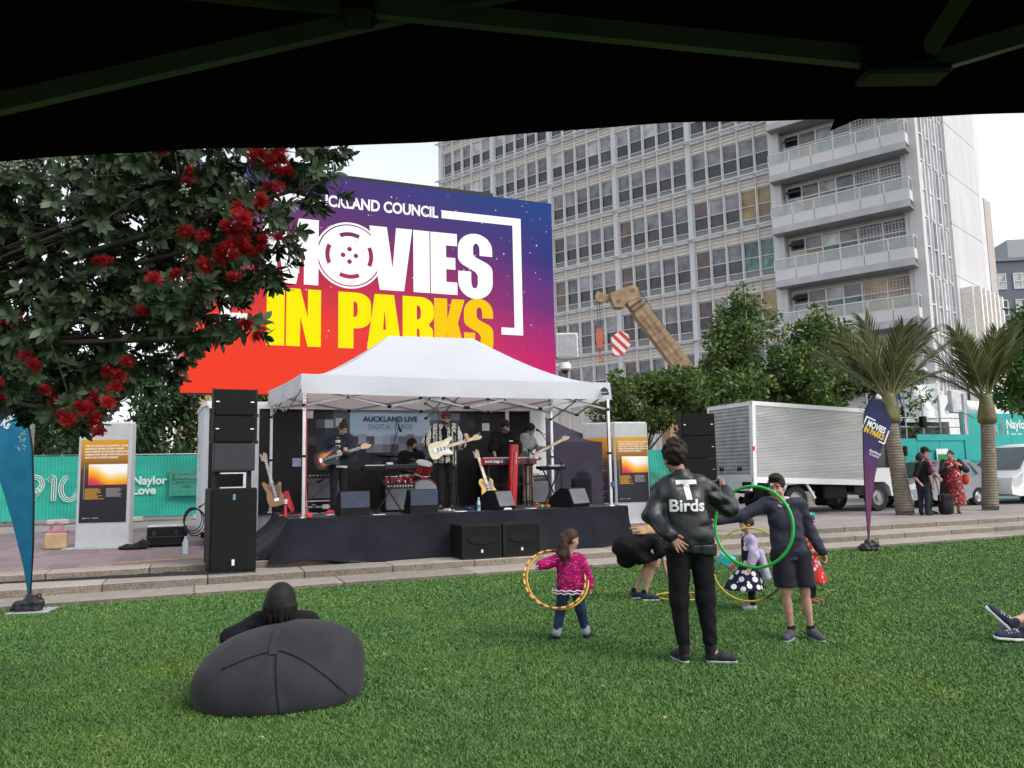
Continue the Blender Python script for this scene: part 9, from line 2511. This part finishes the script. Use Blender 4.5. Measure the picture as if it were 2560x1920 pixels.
def talkers():
 BJ = cloth('black_jeans', None)
 T = thing('person', 'man in a black cap and red striped shirt standing by the left palm', 'person', (10.98, 20.95, ZP), 0)
 J = rig(1.78, 100, 1.0, elR=(0.06, -0.24, 1.12), wrR=(0.22, -0.22, 0.95)); look(J, 95, 14); body(T, J, SK1, 0.017)
 torso(T, J, mat_stripes('red_stripe_shirt', (0.22, 0.02, 0.06), (0.36, 0.20, 0.26), 26, 2, 0.6), 'shirt', 0.017, 0.025, 0.45, 0.05); trousers(T, J, BJ, 'trousers', 0.018, 0.014)
 for n in 'RL': shoe(T, J, n, SHOE_BK, MATS['dark_sole'], 0.016)
 hair_cap(T, J, H_DKBR, 0.016, 0.01); CP = cloth('black_cap', (0.012, 0.013, 0.02)); c = SD(0.01); c.ell(hp(J, 0, -0.012, 0.058), (0.09, 0.11, 0.085), hrot(J)); c.ell(hp(J, 0, 0.125, 0.05), (0.07, 0.07, 0.016), hrot(J)); r, f, u = head_axes(J); c.plane(hp(J, 0, 0, 0.035), -u); c.build('cap', CP, T, 0.012)
 g = MB(); g.ball(hp(J, 0.03, 0.088, 0.0), (0.03, 0.012, 0.02), 8, 6); g.build('sunglasses', MATS['dark_glass'], T); face_bits(T, J)
 T = thing('person', 'woman with long dark hair in black clothes, hand on hip, back turned', 'person', (10.66, 20.55, ZP), 0)
 J = rig(1.62, 60, 1.0, elL=(-0.26, -0.14, 0.98), wrL=(-0.16, -0.17, 0.84), shL=(-0.12, -0.12, 1.30)); look(J, 60, 4); body(T, J, SK1, 0.017, 1.08)
 torso(T, J, cloth('black_tee', None), 'tee', 0.017, 0.02, 0.42, 0.05, 1.1); trousers(T, J, cloth('dark_denim', (0.018, 0.022, 0.035)), 'trousers', 0.018, 0.012, 1.0, 1.12)
 for n in 'RL': shoe(T, J, n, SHOE_BK, MATS['dark_sole'], 0.016)
 def lg(sd, J, hs, rot): sd.cap(hp(J, 0, -0.07, 0), hp(J, 0, -0.10, -0.20), 0.095, 0.07)
 hair_cap(T, J, H_DKBR, 0.016, 0.02, -0.04, 0.05, lg); face_bits(T, J)
 T = thing('person', 'woman in a long red patterned dress and dark coat on the plaza', 'person', (11.78, 21.15, ZP), 0)
 J = rig(1.68, 205, 1.0, elR=(-0.32, -0.10, 1.10), wrR=(-0.22, -0.26, 1.22), elL=(0.36, -0.05, 1.14), wrL=(0.10, -0.24, 1.28)); look(J, 240, -6); body(T, J, SK1, 0.017, 1.15)
 t = newmat('red_dress_print', 0.8); v = t.coord('Object'); t.base(t.ramp(t.noise(v, 16, 3), [(0.35, (0.02, 0.008, 0.01)), (0.45, (0.20, 0.012, 0.016)), (0.58, (0.26, 0.02, 0.02)), (0.64, (0.5, 0.36, 0.34))]))
 sd = SD(0.06); sd.cap((0, -0.02, 1.28), (0, -0.03, 0.95), 0.15, 0.21); sd.cap((0, -0.03, 0.95), (0.05, 0, 0.20), 0.21, 0.25); sd.cap((-0.06, 0, 1.28), (0.06, 0, 1.28), 0.15, 0.15); sd.plane((0, 0, 0.20), (0, 0, -1)); sd.build('dress', t.m, T, 0.018, lambda P: np.stack([0.012*np.sin(P[..., 1]*30), 0.012*np.sin(P[..., 0]*34), 0*P[..., 0]], -1)*np.clip(1.0-P[..., 2:3], 0, 1))
 sd = SD(0.04)
 for n in 'RL': sd.cap(J['sh'+n], J['el'+n], 0.085, 0.075); sd.cap(J['el'+n], J['el'+n].lerp(J['wr'+n], 0.7), 0.075, 0.065)
 for s in (-1, 1): sd.cap((s*0.17, 0.05, 1.30), (s*0.24, 0.07, 0.45), 0.08, 0.09)
 sd.cap((0, 0.10, 1.30), (0, 0.14, 0.5), 0.13, 0.15); sd.plane((0, 0, 0.45), (0, 0, -1)); sd.build('coat', cloth('dark_coat', (0.022, 0.018, 0.024)), T, 0.018)
 k = SD(0.02); k.ell((-0.02, -0.13, 1.24), (0.10, 0.06, 0.07)); k.build('black_top', cloth('black_tee', None), T, 0.015)
 for n in 'RL': shoe(T, J, n, cloth('tan_boot', (0.36, 0.22, 0.09)), MATS['dark_sole'], 0.016, 0.95, 0.05)
 hair_cap(T, J, H_BR, 0.016, 0.01); face_bits(T, J)
 o = SD(0.03); o.ell((0, 0, 0), (0.10, 0.07, 0.15)); o = o.build('red_bag', cloth('red_bag_cloth', (0.42, 0.03, 0.02)), None, 0.016); o.location = (12.16, 21.2, 1.16); props(o, 'red shoulder bag at the side of the woman in the red dress', 'bag')
 B = thing('backpack', 'black backpack standing between the three people on the plaza', 'backpack', (11.33, 20.75, ZP), 0)
 s = SD(0.05); s.box((0, 0, 0.27), (0.17, 0.12, 0.27), None, 0.08); s.ell((0, -0.10, 0.18), (0.13, 0.06, 0.14)); s.build('pack', cloth('black_nylon', (0.014, 0.014, 0.017)), B, 0.016); m = MB(); m.tube([(-0.08, -0.02, 0.53), (-0.06, -0.02, 0.60), (0.06, -0.02, 0.60), (0.08, -0.02, 0.53)], 0.012, 6); m.build('handle', BLACK, B)
 m = MB(); m.tube([(11.02, 20.6, 1.25), (11.10, 20.62, 0.85), (11.16, 20.68, 0.62)], 0.014, 6); l = m.build('lanyard_strap', cloth('dark_red_strap', (0.25, 0.02, 0.03)), None); props(l, 'dark red strap hanging at the side of the man in the black cap', 'strap')
talkers()

def pohutukawa():
 T = thing('pohutukawa_tree', 'dark leafy tree with red brush flowers hanging in from the upper left', 'tree', (-4.9, 4.6, 0.0), 0)
 O = Vector((-4.9, 4.6, 0.0)); rg = np.random.default_rng(5)
 t = newmat('pohutukawa_leaf', 0.55, spec=0.25); geo = t.n('ShaderNodeNewGeometry')
 up = t.ramp(geo.outputs['Random Per Island'], [(0.0, (0.010, 0.024, 0.008)), (0.7, (0.022, 0.048, 0.016)), (0.9, (0.04, 0.082, 0.022)), (1.0, (0.11, 0.18, 0.035))])
 dn = t.ramp(geo.outputs['Random Per Island'], [(0.0, (0.022, 0.040, 0.018)), (0.8, (0.042, 0.070, 0.032)), (1.0, (0.11, 0.14, 0.09))])
 t.base(t.mix(geo.outputs['Backfacing'], up, dn)); LM = t.m
 prof = [(0, 0.12), (0.25, 0.75), (0.5, 1.0), (0.75, 0.8), (1.0, 0.08)]
 lv = []; 
 for (x, w_) in prof: lv += [(x, -0.21*w_, 0.05*w_-0.10*x*x), (x, 0, -0.10*x*x), (x, 0.21*w_, 0.05*w_-0.10*x*x)]
 lf = []
 for i in range(4):
  for j in (0, 1): a = i*3+j; lf.append((a, a+1, a+4, a+3))
 LV = np.array(lv); LF = np.array(lf)
 leaf_me = raw_mesh('leaf', LV, LF, LM, True)
 lobes = [((-2.45, 4.3, 2.95), (0.95, 0.7, 0.52), 330), ((-1.75, 4.0, 3.15), (0.5, 0.5, 0.34), 130), ((-1.18, 3.9, 3.25), (0.34, 0.35, 0.22), 60), ((-1.40, 4.0, 2.82), (0.30, 0.4, 0.32), 85), ((-2.2, 4.2, 2.35), (0.62, 0.5, 0.34), 190), ((-1.62, 3.9, 2.42), (0.28, 0.3, 0.17), 44), ((-2.45, 4.1, 2.02), (0.40, 0.35, 0.16), 70), ((-3.3, 4.6, 2.9), (0.8, 0.8, 0.9), 220), ((-3.0, 4.4, 2.25), (0.45, 0.5, 0.3), 80), ((-1.32, 3.85, 2.27), (0.12, 0.12, 0.08), 7), ((-0.98, 3.85, 3.05), (0.16, 0.2, 0.14), 12), ((-2.2, 3.9, 1.90), (0.16, 0.2, 0.10), 12), ((-2.78, 4.2, 3.3), (0.8, 0.7, 0.4), 150), ((-3.1, 5.3, 3.2), (1.1, 0.5, 0.9), 260), ((-2.2, 5.1, 3.25), (0.75, 0.4, 0.6), 150), ((-2.9, 5.2, 2.5), (0.9, 0.4, 0.35), 90)]
 shoots = []
 for c, r, n in lobes:
  d = rg.normal(size=(n, 3)); d /= np.linalg.norm(d, axis=1)[:, None]; q = rg.uniform(0.25, 1.0, n)[:, None]**0.5
  for p, dd in zip(np.array(c)+d*q*np.array(r), d): shoots.append((p, dd))
 mats4 = []
 for p, dd in shoots:
  ax = dd*0.8+np.array([0.25, -0.25, -0.25])+rg.normal(size=3)*0.25; ax /= np.linalg.norm(ax)
  k = int(rg.integers(11, 16)); ph = rg.uniform(0, 6.28)
  for i in range(k):
   s_ = i/k; a = ph+i*2.4; x, y, z = frame_from_dir(Vector(ax)); out = x*math.cos(a)+y*math.sin(a)
   dirv = (z*(0.35+0.5*s_)+out*(1.0-0.35*s_)+Vector((0, 0, -0.18))).normalized()
   nn = (z-dirv*z.dot(dirv)).normalized(); side = nn.cross(dirv)
   L = float(rg.uniform(0.045, 0.085)); b = Vector(p)+z*(0.06*s_-0.04)
   M4 = Matrix(((dirv.x*L, side.x*L, nn.x*L, b.x), (dirv.y*L, side.y*L, nn.y*L, b.y), (dirv.z*L, side.z*L, nn.z*L, b.z), (0, 0, 0, 1))); mats4.append(M4)
 mats4.sort(key=lambda m: m[0][3]**2+m[1][3]**2+(m[2][3]-1.55)**2 + (50 if m[0][3]/m[1][3] < -0.66 else 0))
 for m in mats4[:300]:
  o = link('leaf', leaf_me, T); o.matrix_local = Matrix.Translation(-O) @ m
 A = np.array([[list(r_) for r_ in m] for m in mats4[300:]]); V = np.einsum('nij,kj->nki', A[:, :3, :3], LV)+A[:, None, :3, 3]-np.array(O)
 F = (np.arange(len(A))[:, None, None]*len(LV)+LF[None]).reshape(-1, 4)
 o = link('foliage', raw_mesh('foliage', V.reshape(-1, 3), F, LM, True), T); props(o, kind='stuff')
 BK = M('dark_bark', (0.055, 0.045, 0.038), 0.9, var=0.3, bump=0.4, bs=14, bd=0.02)
 m = MB(); m.tube([(0, 0, -0.05), (0.05, 0.0, 1.0), (0.25, 0.02, 2.0), (0.5, 0.0, 2.6)], [0.20, 0.16, 0.13, 0.10], 12); m.build('trunk', BK, T, smooth='all')
 for c, r, n in lobes:
  e = Vector(c)-O; m = MB(); s0 = Vector((0.3, 0.01, 2.1)); m.tube([s0, s0.lerp(e, 0.5)+Vector((0, 0, 0.12)), e], [0.05, 0.025, 0.008], 7); m.build('branch', BK, T, smooth='all')
 tw = MB()
 for i in range(0, len(shoots), 5):
  p, dd = shoots[i]; c = min((Vector(l[0]) for l in lobes), key=lambda q: (q-Vector(p)).length); tw.tube([c-O, (c.lerp(Vector(p), 0.6))-O+Vector((0, 0, 0.02)), Vector(p)-O], [0.006, 0.004, 0.002], 4, False)
 o = tw.build('twigs', BK, T); props(o, kind='stuff')
 RD = M('red_stamens', (0.27, 0.006, 0.010), 0.6, 0.0, 0.2, var=0.25, vs=30)
 def flower(seed):
  q = random.Random(seed); m = MB()
  for i in range(260):
   a = q.uniform(0, 6.28); z = q.uniform(-0.25, 1.0); s_ = math.sqrt(max(0, 1-z*z)); d = Vector((s_*math.cos(a), s_*math.sin(a), z)); L = q.uniform(0.034, 0.048); c = Vector((q.uniform(-.012, .012), q.uniform(-.012, .012), q.uniform(-.01, .01))); x = d.cross(Vector((0.3, 0.5, 0.8))).normalized()*0.0011
   e = c+d*L; m.add([c-x, c+x, e+x, e-x], [(0, 1, 2, 3)])
  m.ball((0, 0, 0), 0.014, 8, 6); return m.mesh('flower', RD, recalc=False)
 FM = [flower(1), flower(2)]
 q = random.Random(8); BG = M('grey_green_bud', (0.20, 0.22, 0.17), 0.8, var=0.2); GB = MB()
 for i in range(14):
  d = Vector((q.gauss(0, 1), q.gauss(0, 1), q.gauss(0.6, 0.6))).normalized(); e = d*q.uniform(0.018, 0.04); GB.ball(e, (0.0065, 0.0065, 0.008), 6, 4); GB.bar((0, 0, 0), e, 0.003)
 BM = GB.mesh('bud_cluster', BG, 'all')
 spots = [(-1.22, 3.62, 3.34), (-1.05, 3.62, 3.30), (-0.98, 3.66, 3.35), (-1.14, 3.6, 3.20), (-1.10, 3.62, 3.12), (-1.17, 3.6, 3.05), (-1.12, 3.64, 2.99), (-1.26, 3.6, 3.10), (-1.30, 3.6, 2.80), (-1.22, 3.58, 2.74), (-1.36, 3.6, 2.68), (-1.28, 3.6, 2.64), (-1.40, 3.58, 2.60), (-1.16, 3.62, 2.70), (-1.34, 3.6, 2.55), (-1.26, 3.7, 2.27), (-1.52, 3.7, 2.72), (-2.02, 3.72, 2.02), (-1.94, 3.7, 1.98), (-2.07, 3.72, 1.94), (-1.90, 3.72, 2.08), (-2.24, 3.75, 1.96), (-2.18, 3.74, 1.88), (-1.99, 3.72, 1.80), (-2.62, 3.85, 2.05), (-2.66, 3.9, 1.98), (-1.72, 3.65, 3.20), (-1.60, 3.65, 3.02), (-2.0, 3.75, 2.62), (-0.86, 3.75, 3.30), (-1.62, 3.62, 2.50), (-2.35, 3.8, 2.12), (-2.58, 3.9, 2.42), (-1.74, 3.66, 2.40), (-1.20, 3.6, 2.83), (-1.06, 3.6, 3.22)]
 for i, p in enumerate(spots):
  for k in range(3 if i < 16 else 2):
   o = link('flower', FM[(i+k) % 2], T, Vector(p)-O+Vector((q.uniform(-.06, .06), q.uniform(-.04, .04), q.uniform(-.06, .06)))); o.rotation_euler = (q.uniform(-1, 1), q.uniform(-1, 1), q.uniform(0, 6)); s_ = q.uniform(0.75, 1.05); o.scale = (s_, s_, s_)
 for i in range(70):
  p, dd = shoots[q.randrange(0, 400)]; p = Vector(p)+Vector((0.03, -0.10, 0.02))
  o = link('bud_cluster', BM, T, p-O); o.rotation_euler = (q.uniform(-1, 1), q.uniform(-1, 1), q.uniform(0, 6)); s_ = q.uniform(0.8, 1.5); o.scale = (s_, s_, s_)
pohutukawa()

def near_tent():
 T = thing('black_gazebo', 'black pop-up gazebo overhead with grey folding frame along the top', 'tent', (0, 0, 0), 0)
 t = newmat('black_polyester', 0.9, spec=0.1); t.base(t.ramp(t.noise(t.coord('Object'), 3, 3), [(0.3, (0.006, 0.006, 0.006)), (0.7, (0.010, 0.010, 0.010))])); BP = t.m
 FRM = M('grey_gazebo_frame', (0.085, 0.085, 0.088), 0.4, 0.4); GRN = M('green_tinted_bar', (0.10, 0.12, 0.08), 0.4, 0.3)
 x0, x1, y0, y1, ze = -1.52, 1.5, -1.62, 1.33, 2.44
 pk = Vector((0, -0.15, 3.25)); co = [Vector((x0, y1, ze)), Vector((x1, y1, ze)), Vector((x1, y0, ze)), Vector((x0, y0, ze))]
 r = MB()
 for i in range(4):
  a, b = co[i], co[(i+1) % 4]; r.grid(lambda s, u, a=a, b=b: a.lerp(b, s).lerp(pk, u)-Vector((0, 0, 0.12*math.sin(math.pi*u))), 10, 8)
 r.build('roof', BP, T, smooth='all', recalc=False)
 def vb(x):
  return 2.151+0.034*x+0.0015*math.sin(x*9)-0.014*max(0, x-0.3)**1.2+0.001*math.sin(x*23+1)
 for i in range(4):
  a, b = co[i], co[(i+1) % 4]; g = MB()
  g.grid(lambda s, u, a=a, b=b, i=i: (a.lerp(b, s).x, a.lerp(b, s).y+(0.01*math.sin(s*18)*u if i in (0, 2) else 0), ze+0.01-(ze+0.01-(vb(a.lerp(b, s).x) if i == 0 else 2.15))*u), 60, 5); g.build('valance', BP, T, smooth='all', recalc=False)
 for c in co:
  m = MB(); m.bar((c.x*0.98, c.y*0.98, 0.0), (c.x*0.98, c.y*0.98, ze), 0.045); m.build('leg', FRM, T)
 Y = 1.14
 def tb(a, b, mt=FRM, w_=0.030): m = MB(); m.bar(a, b, 0.016, w_); m.box(((Vector(a)+Vector(b))/2), (0.02, 0.02, 0.02)); m.build('truss_bar', mt, T)
 tb((-1.48, Y, 2.445), (0.60, Y, 2.172)); tb((-1.48, Y+0.02, 1.99), (-0.22, Y+0.02, 2.268)); tb((-0.22, Y+0.02, 2.268), (0.62, Y+0.02, 2.44)); tb((0.60, Y, 2.150), (1.47, Y, 2.40))
 m = MB(); m.box((0.60, Y-0.012, 2.168), (0.105, 0.05, 0.06), None, 0.01); m.box((0.605, Y-0.012, 2.142), (0.13, 0.05, 0.016), None, 0.005); m.build('truss_joint', BLACKM, T)
 m = MB(); m.box((-0.225, Y-0.004, 2.275), (0.05, 0.05, 0.05), None, 0.008); m.build('truss_joint', BLACKM, T)
 tb((0.632, Y-0.03, 2.165), (0.86, Y-0.10, 2.50), GRN, 0.026)
 m = MB(); m.add([(0.60, 1.325, 2.20), (0.64, 1.325, 2.19), (0.622, 1.323, 2.163), (0.585, 1.322, 2.147), (0.571, 1.32, 2.141), (0.580, 1.322, 2.160)], [(0, 1, 2, 3, 4, 5)]); m.build('hanging_tie', BP, T)
near_tent()
for i, (x, y) in enumerate(((-0.75, 6.35), (-1.15, 6.9), (-2.9, 5.9), (-2.5, 4.9), (4.4, 6.55), (3.9, 9.9), (0.9, 5.0), (-1.5, 4.8))):
 o = MB().add([(0, 0, 0), (0.02, 0.012, 0.008), (0.05, 0.0, 0.004), (0.02, -0.012, 0.008)], [(0, 1, 2), (0, 2, 3)]).build('fallen_leaf', M('dry_leaf', (0.45, 0.33, 0.18), 0.8), None, (x, y, 0.038), (0.1, 0, i*1.3)); props(o, 'small dry leaf lying on the mown grass ' + ('right of the beanbag, the nearer one', 'right of the beanbag, the farther one', 'left of the beanbag', 'below left of the beanbag', 'below the navy canvas shoes', 'behind the boy near the steps', 'at the bottom centre of the lawn', 'below the beanbag')[i], 'leaf', 'dry leaves scattered on the lawn')
